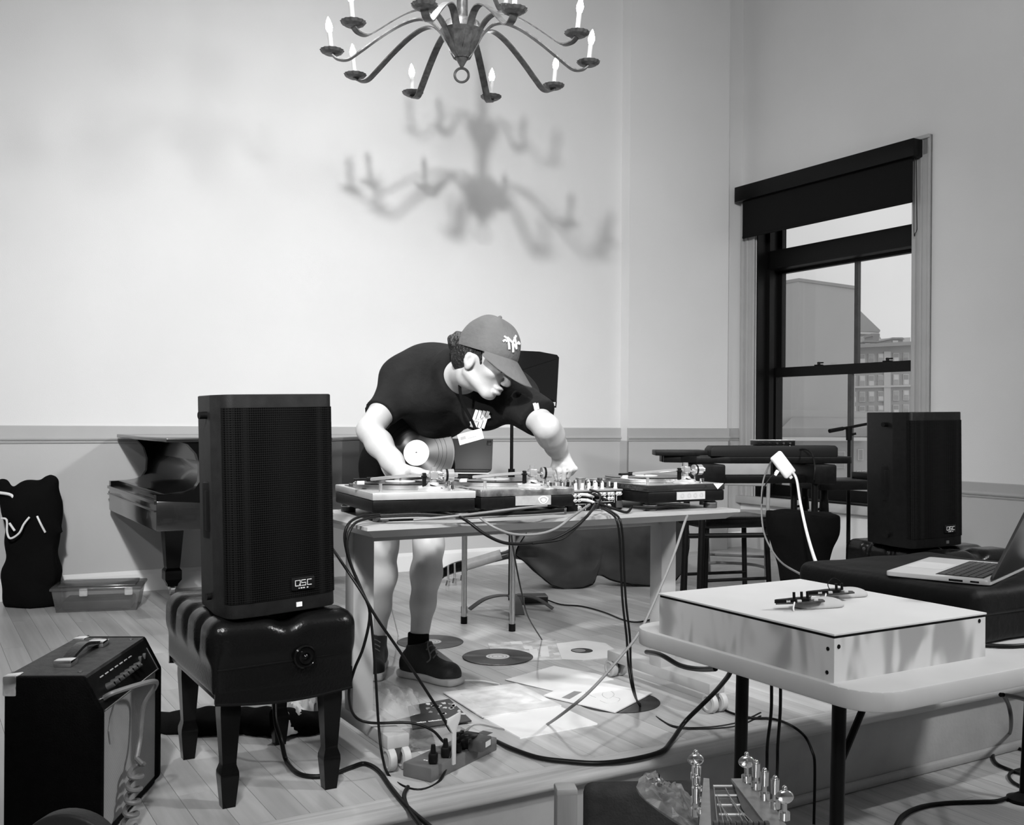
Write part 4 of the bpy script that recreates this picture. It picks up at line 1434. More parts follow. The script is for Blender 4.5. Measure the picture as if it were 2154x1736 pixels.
lg = B().prism([(0.0, 0.0), (0.012, 0.03), (0.035, 0.055), (0.02, 0.02), (0.03, -0.02), (0.012, -0.035)], 0, 0.003,
               Matrix.Translation(Vector((AD - 0.011, 0.07, 0.255))) @ Matrix.Rotation(PI / 2, 4, 'Y') @ Matrix.Rotation(PI / 2, 4, 'Z')).build('logo_plate', 'mid_grey', am)

# ------------------------------------------------------------------ grand piano along the back wall
PA = Vector((-2.262, 5.80, 0.0))
pn_ = thing('grand_piano', 'black lacquered baby grand piano with closed lid along the wall', 'piano', PA, YAW)
# local: x along E1 (away from the keys), y along E2; the keyboard lies along -y from the wall side
KW = 1.28
def piano_rim(s=0.0):
    """curved case outline in (x, y): straight spine on the wall side y=0, bentside on the near side"""
    return [(0.30, 0.0 + s), (1.50 - s, 0.0 + s), (1.56 - s, -0.06), (1.56 - s, -0.34), (1.50 - s, -0.52), (1.36 - s, -0.66 + s),
            (1.15, -0.84 + s), (0.98, -1.02 + s), (0.86, -1.18 + s), (0.74, -1.26 + s), (0.60, -KW + s), (0.30, -KW + s)]
B().prism(piano_rim(), 0.60, 0.895, bev=0.004).build('case', 'lacquer', pn_)
lid = [(x if x > 0.31 else 0.02, y + (0.012 if y > -0.01 else -0.012)) for x, y in piano_rim()]
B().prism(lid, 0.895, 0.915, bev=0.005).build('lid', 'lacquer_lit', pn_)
B().box((0.02, -KW + 0.04, 0.62), (0.32, -0.04, 0.655), 0.003).build('key_bed_deck', 'lacquer', pn_)
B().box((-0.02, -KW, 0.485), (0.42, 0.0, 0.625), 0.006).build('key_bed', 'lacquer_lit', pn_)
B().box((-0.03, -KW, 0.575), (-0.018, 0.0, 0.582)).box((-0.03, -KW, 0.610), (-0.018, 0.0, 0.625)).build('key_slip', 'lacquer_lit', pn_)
# cheeks at both ends with the curved arm profile
for y0, y1 in ((-KW, -KW + 0.05), (-0.05, 0.0)):
    arm_p = [(-0.02, 0.625), (-0.02, 0.652), (0.10, 0.655), (0.15, 0.672), (0.175, 0.71), (0.178, 0.78), (0.16, 0.84), (0.12, 0.885), (0.09, 0.895), (0.34, 0.895), (0.34, 0.60)]
    B().prism(arm_p, y0, y1, Matrix(((1, 0, 0, 0), (0, 0, 1, 0), (0, 1, 0, 0), (0, 0, 0, 1)))).build('cheek', 'lacquer', pn_, smooth=50)
# closed fallboard over the keys
fb = [(0.02, 0.652), (0.12, 0.665), (0.19, 0.70), (0.21, 0.76), (0.225, 0.80), (0.24, 0.80), (0.225, 0.74), (0.20, 0.685), (0.13, 0.648), (0.02, 0.64)]
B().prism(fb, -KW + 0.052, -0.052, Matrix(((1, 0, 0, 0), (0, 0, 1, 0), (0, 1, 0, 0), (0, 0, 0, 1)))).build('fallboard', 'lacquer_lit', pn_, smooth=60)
B().box((0.225, -KW + 0.05, 0.80), (0.32, -0.05, 0.895)).build('music_shelf', 'lacquer', pn_)
def piano_leg(x, y):
    vs, fs = [], []
    rings = [(0.062, 0.50), (0.060, 0.47), (0.038, 0.17), (0.036, 0.155), (0.046, 0.14), (0.046, 0.09), (0.030, 0.065), (0.026, 0.05)]
    for r, z in rings:
        vs += [(x - r, y - r, z), (x + r, y - r, z), (x + r, y + r, z), (x - r, y + r, z)]
    for k in range(len(rings) - 1):
        for i in range(4):
            fs.append((k * 4 + i, k * 4 + (i + 1) % 4, k * 4 + 4 + (i + 1) % 4, k * 4 + 4 + i))
    fs += [(0, 1, 2, 3), tuple(len(vs) - 4 + i for i in (3, 2, 1, 0))]
    lg = B().add(vs, fs).build('leg', 'lacquer', pn_, smooth=20)
    c = B().cyl((x - 0.012, y, 0.028), (x + 0.012, y, 0.028), 0.028, n=18).box((x - 0.02, y - 0.014, 0.028), (x + 0.02, y + 0.014, 0.056), 0.003)
    c.build('caster', 'brushed_silver', lg)
piano_leg(0.30, -0.13)
piano_leg(0.36, -KW + 0.10)
piano_leg(1.36, -0.30)
ly = B().box((0.62, -0.70, 0.07), (0.66, -0.66, 0.60)).box((0.62, -0.54, 0.07), (0.66, -0.50, 0.60)).box((0.58, -0.72, 0.06), (0.70, -0.48, 0.10), 0.004)
ly.build('pedal_lyre', 'lacquer', pn_)
for y in (-0.66, -0.60, -0.54):
    B().box((0.46, y - 0.012, 0.062), (0.60, y + 0.012, 0.072), 0.003).build('pedal', 'brushed_silver', pn_)


# ================================================================== white folding table with the plywood box
FZ = 0.48
tb = thing('folding_table', 'white plastic folding table with rounded corners in front of the stage', 'table', (0.694, 1.955, ZF), YAW)
TL, TW = 1.80, 0.785


def rounded(x0, y0, x1, y1, r, n=7):
    P = []
    for cx, cy, a0 in ((x1 - r, y0 + r, -PI / 2), (x1 - r, y1 - r, 0), (x0 + r, y1 - r, PI / 2), (x0 + r, y0 + r, PI)):
        for i in range(n):
            a = a0 + PI / 2 * i / (n - 1)
            P.append((cx + r * math.cos(a), cy + r * math.sin(a)))
    return P


hz = FZ - ZF
B().prism(rounded(0, 0, TL, TW, 0.085), hz - 0.042, hz, bev=0.006).build('table_top', 'off_white', tb)
for x in (0.10, TL - 0.10):
    for y in (0.17, 0.46):
        B().cyl((x, y, hz - 0.04), (x - 0.015, y, 0.0), 0.0150, n=16).build('leg', 'black_metal', tb)
    B().cyl((x - 0.008, 0.17, 0.12), (x - 0.008, 0.46, 0.12), 0.011).build('leg_brace', 'black_metal', tb)
    s = 1 if x < 0.5 else -1
    B().cyl((x, 0.17, hz - 0.20), (x + s * 0.16, 0.21, hz - 0.042), 0.008, n=10).build('folding_strut', 'black_metal', tb)

mat('sheet_white', 0.56, 0.7, noise=(5, 0.04))
bx = thing('plywood_box', 'square pale plywood box with a white sheet top on the folding table', 'box', (0.650, 2.052, FZ), YAW)
BW, BD, BH = 0.485, 0.555, 0.099
for lo, hi in (((0.0, 0.0), (0.013, BD)), ((BW - 0.013, 0.0), (BW, BD)), ((0.013, 0.0), (BW - 0.013, 0.013)), ((0.013, BD - 0.013), (BW - 0.013, BD))):
    B().box((lo[0], lo[1], 0), (hi[0], hi[1], BH - 0.010)).build('side_board', 'plywood', bx)
B().box((0.001, 0.001, BH - 0.010), (BW - 0.001, BD - 0.001, BH - 0.004)).build('dark_band', 'black_plastic', bx)  # thin dark band right under the top sheet
B().box((-0.002, -0.002, BH - 0.0045), (BW + 0.002, BD + 0.002, BH), 0.001).build('top_sheet', 'sheet_white', bx)
for x, z in ((0.013, 0.072), (BW - 0.022, 0.082)):
    B().lathe([(0.0048, 0), (0.0045, 0.001), (0.001, 0.0014)], 10, Matrix.Translation(Vector((x, 0, z))) @ Matrix.Rotation(PI / 2, 4, 'X')).build('screw', 'black_metal', bx)
for y, z in ((0.016, 0.066), (0.018, 0.018)):
    B().lathe([(0.0042, 0), (0.004, 0.001), (0.001, 0.0014)], 10, Matrix.Translation(Vector((0, y, z))) @ Matrix.Rotation(-PI / 2, 4, 'Y')).build('screw', 'black_metal', bx)

TZ = FZ + BH
pads = []
for i, (c, lab) in enumerate((((1722, 1277), 'pale rounded pad bearing circuit board close to box corner'), ((1775, 1255), 'pale rounded pad lying behind its twin on the white sheet'))):
    p = onz(c[0], c[1], TZ)
    F = Field((p.x - 0.11, p.y - 0.11, TZ - 0.01), (p.x + 0.11, p.y + 0.11, TZ + 0.035), 0.0025)
    ca, sa = math.cos(YAW - 0.25), math.sin(YAW - 0.25)
    for dx, dy, r in ((-0.030, 0.0, 0.022), (0.0, 0.004, 0.026), (0.030, 0.0, 0.022)):
        F.ell((p.x + dx * ca - dy * sa, p.y + dx * sa + dy * ca, TZ + 0.004), (r * 1.5, r * 1.25, 0.016), [[ca, sa, 0], [-sa, ca, 0], [0, 0, 1]], k=0.015)
    F.cut((0, 0, TZ), (0, 0, -1))
    field_thing(F, 'foam_pad', 'felt_pad', lab, 'pad', 'foam pads on the plywood box')
    # circuit board shaped like a small headstock, standing on the pad
    q = onz((1682, 1747)[i], (1268, 1250)[i], TZ + 0.016)
    g = thing('circuit_board', ('dark circuit board with trimmer knobs tilted over the closer pad', 'dark circuit board with a looped wire over the farther pad')[i],
              'circuit board', (q.x, q.y, TZ + 0.016), YAW - 0.35, None, rot=(0, -0.04, YAW - 0.40))
    out = [(-0.060, -0.008), (-0.055, 0.004), (-0.020, 0.012), (0.0, 0.020), (0.045, 0.020), (0.060, 0.010), (0.056, -0.010), (0.02, -0.018), (-0.01, -0.016), (-0.03, -0.012)]
    B().prism(out, 0.0, 0.003).build('board', 'circuit', g)
    B().prism([(x * 0.93 - 0.006, y * 0.8) for x, y in out[:5]] + [(0.02, -0.006), (-0.03, -0.009)], 0.003, 0.010).build('cover', 'black_plastic', g)
    for x in ((-0.012, 0.006, 0.020), (0.016, 0.030))[i]:
        B().cyl((x, 0.002, 0.008), (x, 0.002, 0.024), 0.0032, n=10).build('trimmer', 'black_plastic', g)
    for x, y in ((-0.03, -0.006), (-0.005, -0.010), (0.035, -0.008), (0.03, 0.012)):
        B().box((x - 0.005, y - 0.003, 0.003), (x + 0.005, y + 0.003, 0.0085), 0.001).build('component', 'light_grey', g)
    B().tube([(-0.018, -0.014, 0.004), (-0.022, -0.022, 0.003), (-0.026, -0.026, -0.006), (-0.026, -0.028, -0.012)], 0.0018, 6).build('lead', 'cable_white', g)
    if i:
        B().tube([(0.0, 0.002, 0.008), (-0.004, 0.004, 0.024), (0.010, 0.006, 0.036), (0.024, 0.004, 0.030), (0.032, 0.002, 0.018)], 0.0011, 6).build('looped_wire', 'black_plastic', g)

# ------------------------------------------------------------------ black case with the laptop
CZ = 0.612
mat('case_cloth', 0.005, 0.6, bump=(30, 0.3), spec=0.15)
mat('laptop_silver', 0.55, 0.4, 0.25)
mat('lid_grey', 0.10, 0.35, 0.6)
mat('dark_grey_satin', 0.010, 0.5, spec=0.15)
Mtb = Matrix.Translation(Vector((0.694, 1.955, FZ))) @ Matrix.Rotation(YAW, 4, 'Z')
ec = thing('equipment_case', 'low black padded equipment case on folding table under the laptop', 'case', tuple(Mtb @ Vector((0.83, 0.45, 0))), YAW)
F = Field((-0.34, -0.34, -0.02), (0.34, 0.34, 0.18), 0.008)
F.rbox((0, 0, 0.067), (0.275, 0.28, 0.067), 0.025, k=0)
F.warp(lambda x, y, z: 0.003 * np.sin(16 * x + 9 * y) * np.sin(14 * y + 11 * x))
F.cut((0, 0, 0), (0, 0, -1))
F.build('shell', 'case_cloth', ec, world=False)
B().tube([(-0.276, -0.279, 0.075), (0.276, -0.279, 0.075), (0.276, 0.279, 0.075), (-0.276, 0.279, 0.075)], 0.004, 6, smooth=1, closed=True).build('zip', 'black_metal', ec)
B().tube([(-0.285, -0.10, 0.05), (-0.300, -0.09, 0.07), (-0.302, 0.0, 0.08), (-0.300, 0.09, 0.07), (-0.285, 0.10, 0.05)], 0.010, 8).build('carry_handle', 'leather', ec)
L0, N0, F0 = onz(1862, 1203, CZ + 0.012), onz(2034, 1236, CZ + 0.012), onz(1983, 1164, CZ + 0.012)
hb = (F0 - L0).normalized()
bb_ = Vector((hb.y, -hb.x, 0))
lp = thing('laptop', 'open silver laptop seen from behind its lid on black case', 'laptop', (L0.x, L0.y, CZ + 0.002), math.atan2(hb.y, hb.x))
LWd, LDp = 0.37, 0.25
# local: x along the width, -y towards the hinge
B().prism(rounded(0, -LDp, LWd, 0, 0.012, 4), 0.0, 0.012, bev=0.002).build('base', 'laptop_silver', lp)
B().box((0.03, -LDp + 0.022, 0.0121), (LWd - 0.03, -LDp * 0.46, 0.0128)).build('keyboard_well', 'black_plastic', lp)
kb = B()
for r in range(6):
    for c_ in range(14):
        x0 = 0.033 + c_ * (LWd - 0.066) / 14
        y0 = -LDp + 0.026 + r * (LDp * 0.54 - 0.03) / 6
        kb.box((x0, y0, 0.0128), (x0 + (LWd - 0.066) / 14 - 0.003, y0 + (LDp * 0.54 - 0.03) / 6 - 0.003, 0.0142))
kk = kb.build('keys', 'dark_grey', lp)
kk['kind'] = 'stuff'
B().box((LWd * 0.33, -LDp * 0.42, 0.0121), (LWd * 0.67, -0.012, 0.0124)).build('trackpad', 'light_grey', lp)
B().box((-0.0006, -LDp * 0.75, 0.003), (0.001, -LDp * 0.62, 0.008)).box((-0.0006, -LDp * 0.9, 0.004), (0.001, -LDp * 0.82, 0.008)).build('side_port', 'black_plastic', lp)
Ml = Matrix.Translation(Vector((0, -LDp, 0.012))) @ Matrix.Rotation(math.radians(24), 4, 'X')
lid_ = B().prism(rounded(0, 0, LWd, LDp, 0.012, 4), -0.003, 0.003, Ml @ Matrix.Rotation(math.radians(90), 4, 'X'), bev=0.001)
lid_.build('lid', 'lid_grey', lp)
Mi = Ml @ Matrix.Rotation(math.radians(90), 4, 'X')
B().box((0.006, 0.006, -0.0036), (LWd - 0.006, LDp - 0.006, -0.0031), 0, Mi).build('screen', 'black_plastic', lp)
e = [(0.016 * math.cos(a) * (1 + 0.1 * math.cos(3 * a)), 0.018 * math.sin(a)) for a in [2 * PI * i / 18 for i in range(18)]]
B().prism(e, 0.0031, 0.0036, Mi @ Matrix.Translation(Vector((LWd / 2, LDp / 2, 0)))).build('lid_emblem', 'black_plastic', lp)

# ------------------------------------------------------------------ keyboard on its stand
K0 = pt(1400, 990, 5.15)
kz = 0.80
kbp = thing('digital_piano', 'long black digital piano on a tube stand beside the window', 'keyboard', (0.93, 5.10, kz), math.radians(9))
# local: x along its length, back panel facing -y
B().prism([(0.0, 0.02), (0.16, -0.02), (0.80, -0.02), (0.82, 0.0), (0.82, 0.26), (0.0, 0.30), (-0.14, 0.16)], 0.0, 0.035, bev=0.004).build('under_shell', 'black_plastic', kbp)
B().prism([(-0.19, 0.10), (0.10, 0.02), (0.10, 0.28), (-0.16, 0.26)], 0.035, 0.062, bev=0.003).build('end_block', 'black_plastic', kbp)
B().prism([(-0.14, 0.12), (0.12, -0.005), (0.12, 0.28), (-0.12, 0.26)], 0.0, 0.04, bev=0.003).build('end_wedge', 'black_plastic', kbp)
B().prism([(x, z) for x, z in ((0.06, 0.035), (0.06, 0.070), (0.075, 0.088), (0.72, 0.092), (0.735, 0.08), (0.735, 0.035))], 0, 0.10,
          Matrix(((1, 0, 0, 0), (0, 0, 1, -0.02), (0, 1, 0, 0), (0, 0, 0, 1))), bev=0.004).build('rear_housing', 'dark_grey_satin', kbp)
wk = B()
for i in range(34):
    wk.box((0.07 + i * 0.0195, 0.14, 0.036), (0.0885 + i * 0.0195, 0.28, 0.052))
o = wk.build('white_keys', 'white_plastic', kbp)
o['kind'] = 'stuff'
ks = thing('keyboard_stand', 'black tube stand with four legs carrying the digital piano', 'stand', (1.30, 5.20, 0.0), math.radians(9))
for x in (-0.38, 0.20):
    for y in (-0.12, 0.12):
        B().cyl((x + (-0.02 if x < 0 else 0.0), y, 0.0), (x, y, kz - 0.03), 0.0165, n=14).build('leg', 'black_metal', ks)
    B().box((x - 0.02, -0.16, kz - 0.10), (x + 0.10, 0.16, kz - 0.001), 0.01).build('cradle', 'black_plastic', ks)
B().cyl((-0.38, 0.12, 0.42), (0.20, 0.12, 0.42), 0.013).build('crossbar', 'black_metal', ks)
B().box((-0.40, -0.05, kz - 0.10), (0.30, 0.05, kz - 0.06), 0.004).build('shelf', 'black_metal', ks)
# things on the keyboard: flat interface box and a thin tray
ib = thing('audio_interface', 'flat dark interface box with bright rim on the digital piano', 'interface', tuple(pt(1625, 955, 5.22)[:2]) + (kz + 0.090,), math.radians(9))
B().box((-0.10, -0.05, 0.0), (0.10, 0.05, 0.026), 0.003).build('body', 'black_plastic', ib)
B().box((-0.101, -0.052, 0.024), (0.101, 0.052, 0.029), 0.001).build('rim', 'brushed_silver', ib)
for i in range(5):
    B().cyl((-0.07 + i * 0.035, -0.05, 0.012), (-0.07 + i * 0.035, -0.058, 0.012), 0.006, n=10).build('jack', 'chrome', ib)

# white charger hanging by its lead from the keyboard
cp = pt(1647, 978, 4.72)
cb = thing('power_adapter', 'white laptop power brick dangling at the digital piano corner', 'adapter', cp, 0, None, rot=(0, math.radians(51), math.radians(10)))
B().box((-0.062, -0.014, -0.031), (0.062, 0.014, 0.031), 0.010, seg=3).build('housing', 'white_plastic', cb)
B().box((0.060, -0.006, -0.014), (0.076, 0.006, 0.002), 0.003).build('plug_end', 'white_plastic', cb)

# ------------------------------------------------------------------ black gear table, mic stand
gt = thing('gear_table', 'narrow black gear table on tube legs between keyboard and loudspeaker', 'table', (1.88, 5.62, 0.0), math.radians(14))
gz = 0.70
B().box((-0.30, -0.16, gz - 0.05), (0.34, 0.16, gz), 0.004).build('table_top', 'black_plastic', gt)
for x, y in ((0.16, -0.10), (0.25, 0.10), (-0.24, -0.10), (-0.24, 0.10)):
    lg = B().cyl((x, y, 0.0), (x, y, gz - 0.05), 0.019, n=14).build('leg', 'black_metal', gt)
    B().cyl((x, y, gz - 0.17), (x, y, gz - 0.10), 0.026, 0.022, n=14).cyl((x, y, gz - 0.15), (x - 0.05, y - 0.01, gz - 0.155), 0.007, n=10).build('height_clamp', 'black_plastic', lg)
ef = thing('effects_box', 'small black effects box with a row of knobs on gear table', 'effects box', tuple((gt.matrix_basis @ Vector((0.18, 0, 0)))[:2]) + (gz,), math.radians(14))
B().box((-0.13, -0.10, 0), (0.13, 0.10, 0.035), 0.004).build('case', 'black_plastic', ef)
for i in range(6):
    B().cyl((-0.02 + i * 0.024, -0.08, 0.035), (-0.02 + i * 0.024, -0.08, 0.048), 0.008, n=10).build('knob', 'light_grey', ef)
mb = pt(1788, 1000, 5.05)
ms = thing('microphone_stand', 'black boom microphone stand rising behind the gear table', 'mic stand', (pt(1786, 905, 5.98).x, 5.98, 0.0))
b0 = pt(1786, 905, 5.98)
B().cyl((0, 0, 0.02), (0, 0, 0.62), 0.012).cyl((0, 0, 0.60), (0, 0, b0.z - 0.02), 0.009).build('pole', 'black_metal', ms)
e0, e1_ = pt(1745, 907, 5.91), pt(1835, 890, 6.08)
B().cyl(e0, e1_, 0.0085).cyl(e0, e0 + (e1_ - e0) * 0.3, 0.012).build('boom', 'black_metal', ms, world=True)
B().cyl((0, 0, b0.z - 0.06), (0, 0, b0.z + 0.015), 0.017, 0.020).cyl((0.0, 0, b0.z - 0.03), (0.04, 0, b0.z - 0.02), 0.007).build('clutch', 'black_plastic', ms)
for k in range(3):
    a = 2 * PI * k / 3 + 0.4
    B().cyl((0, 0, 0.08), (0.30 * math.cos(a), 0.30 * math.sin(a), 0.012), 0.009).build('leg', 'black_metal', ms)

# ------------------------------------------------------------------ hand drum in a black bag, stool, folding chair
dj = pt(1690, 1100, 5.0)
djx, djy = onz(1690, 1216, 0.0).x, 0
F = Field((1.10, 4.45, -0.02), (1.72, 5.15, 0.72), 0.010)
dc = (1.375, 4.82)
for z, r in ((0.0, 0.12), (0.10, 0.115), (0.28, 0.105), (0.40, 0.125), (0.50, 0.16), (0.58, 0.165)):
    F.ell((dc[0], dc[1], z), (r, r, 0.10), k=0.07)
F.cut((0, 0, 0.0), (0, 0, -1))
F.cut((0, 0, 0.625), (0.03, 0.0, 1))
F.warp(lambda x, y, z: 0.004 * np.sin(30 * x + 20 * z) * np.sin(24 * y - 12 * z))
dr = field_thing(F, 'drum_bag', 'cotton_dark', 'goblet-shaped hand drum in a soft black bag under the keyboard', 'drum')
lab = B()
pl = pt(1672, 1094, 4.705)
lab.box((-0.017, -0.002, -0.014), (0.017, 0.002, 0.014), 0.001, Matrix.Translation(pl) @ Matrix.Rotation(0.1, 4, 'Y'))
lab.build('bag_label', 'light_grey', dr, world=True)
B().box((-0.009, -0.003, -0.010), (0.009, 0.0, -0.002), 0, Matrix.Translation(pl) @ Matrix.Rotation(0.1, 4, 'Y')).box(
    (-0.009, -0.003, 0.002), (0.009, 0.0, 0.010), 0, Matrix.Translation(pl) @ Matrix.Rotation(0.1, 4, 'Y')).build('label_print', 'black_plastic', dr, world=True)

st = thing('keyboard_stool', 'black padded stool standing under the digital piano', 'stool', (1.18, 5.62, 0.0), 0.3)
B().box((-0.22, -0.16, 0.44), (0.22, 0.16, 0.50), 0.02, seg=3).build('seat', 'leather', st)
for x in (-0.18, 0.18):
    for y in (-0.12, 0.12):
        B().cyl((x * 1.1, y * 1.1, 0), (x, y, 0.45), 0.014).build('leg', 'black_metal', st)
B().cyl((-0.19, -0.12, 0.16), (0.19, -0.12, 0.16), 0.009).cyl((-0.19, 0.12, 0.16), (0.19, 0.12, 0.16), 0.009).build('stretcher', 'black_metal', st)

fc = thing('folding_chair', 'grey metal folding chair with bent tube legs behind the desk', 'chair', (1.42, 6.48, 0.0), math.radians(-16))
for x in (-0.20, 0.20):
    B().tube([(x, -0.24, 0.0), (x, -0.10, 0.30), (x, 0.06, 0.60), (x, 0.13, 0.78)], 0.012, 10, smooth=3).build('front_leg', 'mid_grey', fc)
    B().tube([(x * 0.92, 0.26, 0.0), (x * 0.92, 0.06, 0.32), (x * 0.92, -0.02, 0.43)], 0.012, 10, smooth=3).build('rear_leg', 'mid_grey', fc)
B().box((-0.19, -0.20, 0.42), (0.19, 0.16, 0.445), 0.010, seg=3).build('seat', 'grey_plastic', fc)
B().box((-0.21, 0.10, 0.60), (0.21, 0.125, 0.79), 0.010, Matrix.Translation(Vector((0, 0.0, 0))), seg=3).build('backrest', 'grey_plastic', fc)
B().tube([(-0.20, -0.19, 0.12), (-0.10, -0.21, 0.14), (0.10, -0.21, 0.14), (0.20, -0.19, 0.12)], 0.009, 8).tube([(-0.185, 0.18, 0.14), (0.185, 0.18, 0.14)], 0.009, 8, smooth=1).build('stretcher', 'mid_grey', fc)

# ------------------------------------------------------------------ music stand and tablet table behind the desk
mu = pt(1074, 1262, 5.45)
msd = thing('music_stand', 'black music stand with solid desk behind the leaning man', 'music stand', (mu.x, mu.y, 0.0))
B().cyl((0, 0, 0.05), (0, 0, 0.72), 0.013).cyl((0, 0, 0.70), (0, 0, 1.14), 0.009).build('pole', 'black_metal', msd)
B().cyl((0, 0, 0.66), (0, 0, 0.75), 0.018).build('clutch', 'black_plastic', msd)
for a in (math.radians(200), math.radians(-12), math.radians(-78)):
    c_, s_ = math.cos(a), math.sin(a)
    P = [(0.0, 0.0, 0.075), (0.07 * c_, 0.07 * s_, 0.078), (0.15 * c_, 0.15 * s_, 0.062), (0.23 * c_, 0.23 * s_, 0.014)]
    B().tube(P, 0, smooth=4, flat=(0.05, 0.006), up=(0, 0, 1)).build('foot', 'dark_grey', msd)
q = [pt(1010, 735, 5.38), pt(1135, 741, 5.32), pt(1172, 748, 5.30), pt(1176, 753, 5.30), pt(1171, 846, 5.16), pt(1010, 850, 5.22)]
nrm = (q[1] - q[0]).cross(q[-1] - q[0]).normalized()
vs = q + [p - nrm * 0.006 for p in q]
n = len(q)
B().add(vs, [tuple(range(n)), tuple(range(2 * n - 1, n - 1, -1))] + [(i, (i + 1) % n, n + (i + 1) % n, n + i) for i in range(n)]).build('desk_plate', 'black_metal', msd, world=True)
B().tube([pt(1171, 756, 5.285), pt(1030, 800, 5.27)], 0.004, 6, smooth=1).tube([pt(1165, 843, 5.155), pt(1060, 820, 5.2)], 0.004, 6, smooth=1).build('stiffener', 'black_metal', msd, world=True)
lq = [pt(1010, 858, 5.15), pt(1170, 856, 5.10)]
B().tube([pt(1170, 845, 5.16), pt(1169, 857, 5.12)], 0.003, 6, smooth=1).tube(lq, 0.0045, 6, smooth=1).build('ledge', 'black_metal', msd, world=True)
B().cyl((0, 0, 1.10), tuple(Vector(pt(1074, 800, 5.29)) - Vector((mu.x, mu.y, 0))), 0.012).build('bracket', 'black_metal', msd)

tt = thing('tube_leg_table', 'small side table on chrome tube legs behind the desk', 'table', (-0.10, 5.15, 0.0), YAW - 0.35)
c1, c2 = onz(976, 1312), onz(1077, 1328)
d_ = (c2 - c1)
tt.location = ((c1.x + c2.x) / 2, (c1.y + c2.y) / 2, 0.0)
ta = math.atan2(d_.y, d_.x)
tt.rotation_euler = (0, 0, ta)
hw = d_.length / 2
Mt_ = Matrix.Translation(tt.location) @ Matrix.Rotation(ta, 4, 'Z')
back = [Mt_.inverted() @ Vector((c.x * 1.055, c.y * 1.055, 0)) for c in (c1, c2)]
for (x, y) in ((-hw, 0.0), (hw, 0.0), (back[0].x, back[0].y), (back[1].x, back[1].y)):
        lg = B().cyl((x, y, 0.0), (x * 1.0, y, 0.66), 0.0135, n=16).build('leg', 'brushed_silver', tt)
        B().cyl((x, y, 0.0), (x, y, 0.035), 0.0165, n=16).build('rubber_tip', 'black_plastic', lg)
B().box((-hw - 0.06, -0.06, 0.655), (hw + 0.06, 0.36, 0.680), 0.006).build('table_top', 'dark_grey', tt)
B().prism([(-hw, 0.60), (-hw + 0.05, 0.60), (hw, 0.47), (hw, 0.45), (-hw, 0.54)], -0.006, 0.006, Matrix(((1, 0, 0, 0), (0, 0, 1, 0.0), (0, 1, 0, 0), (0, 0, 0, 1)))).build('folding_bracket', 'dark_grey', tt)
B().cyl((-hw, 0, 0.62), (-hw + 0.03, -0.012, 0.55), 0.006).build('latch', 'chrome', tt)

tp = pt(985, 990, 5.08)
tab = thing('tablet_computer', 'dark tablet propped in a keyboard cover beside the music stand', 'tablet', (tp.x, tp.y, 0.680), math.radians(-4))
mat('tablet_grey', 0.022, 0.5, spec=0.2)
B().box((-0.10, -0.005, 0.0), (0.10, 0.010, 0.07), 0.003).build('stand_block', 'black_plastic', tab)
B().box((-0.105, -0.015, 0.07), (0.105, 0.11, 0.080), 0.003).build('keyboard_cover', 'tablet_grey', tab)
Mt = Matrix.Translation(Vector((0.0, 0.02, 0.082))) @ Matrix.Rotation(math.radians(-22), 4, 'X')
B().box((-0.095, 0.0, 0.0), (0.115, 0.008, 0.165), 0.006, Mt).build('tablet_body', 'tablet_grey', tab)
B().box((0.085, -0.002, 0.130), (0.108, 0.001, 0.155), 0.004, Mt).build('camera_bump', 'black_plastic', tab)
B().box((-0.104, -0.0165, 0.062), (0.104, -0.013, 0.068)).build('edge_strip', 'off_white', tab)
pdl = thing('foot_pedal', 'flat dark foot pedal on the floor at the music stand base', 'pedal', tuple(onz(1120, 1270)[:2]) + (0.0,), 0.12)
B().box((-0.08, -0.05, 0.0), (0.08, 0.05, 0.05), 0.006).build('housing', 'dark_grey', pdl)
B().box((-0.05, -0.053, 0.008), (0.078, -0.048, 0.044), 0.003).build('front_plate', 'black_plastic', pdl)

# ------------------------------------------------------------------ double bass lying on its side
# outline in (x, y): x along the body from tail (right) to neck (left); traced as a solid with ribs
by_ = 6.15
bs = thing('double_bass', 'dark brown double bass lying on its side behind the desk', 'double bass', (0.45, by_, 0.0), math.radians(12))
def bpx(px, py):
    p = pt(px, py, by_)
    return p
body_px = [(1086, 1160), (1100, 1170), (1118, 1184), (1138, 1204), (1160, 1222), (1190, 1232), (1225, 1229), (1246, 1222), (1252, 1212), (1256, 1202), (1268, 1203), (1283, 1211),
           (1300, 1216), (1330, 1222), (1378, 1226), (1410, 1222), (1432, 1200), (1446, 1165), (1450, 1128), (1446, 1095), (1436, 1060), (1415, 1030), (1370, 1008), (1320, 1012), (1285, 1030),
           (1262, 1040), (1240, 1034), (1215, 1030), (1180, 1036), (1150, 1056), (1125, 1085), (1105, 1120), (1092, 1140)]
Mi_ = wmat(bs).inverted()
lp_ = []
for px_, py_ in body_px:
    # intersect the view ray with the plane of the back plate (yawed 12 degrees)
    r_ = ray(px_, py_)
    nn = Vector((-math.sin(math.radians(12)), math.cos(math.radians(12)), 0))
    tpar = (Vector((0.45, by_, 0)) - CAM).dot(nn) / r_.dot(nn)
    q = Mi_ @ (CAM + r_ * tpar)
    lp_.append((q.x, q.z))
zmin = min(p[1] for p in lp_)
lp_ = [(x, z - zmin) for x, z in lp_]
XZ = Matrix(((1, 0, 0, 0), (0, 0, 1, 0), (0, 1, 0, 0), (0, 0, 0, 1)))
cxm = sum(p[0] for p in lp_) / len(lp_); czm = sum(p[1] for p in lp_) / len(lp_)
ins = [(cxm + (x - cxm) * 0.97, czm + (z - czm) * 0.965 + 0.0) for x, z in lp_]
B().prism(ins, 0.012, 0.215, XZ).build('ribs', 'bass_varnish', bs, smooth=60)
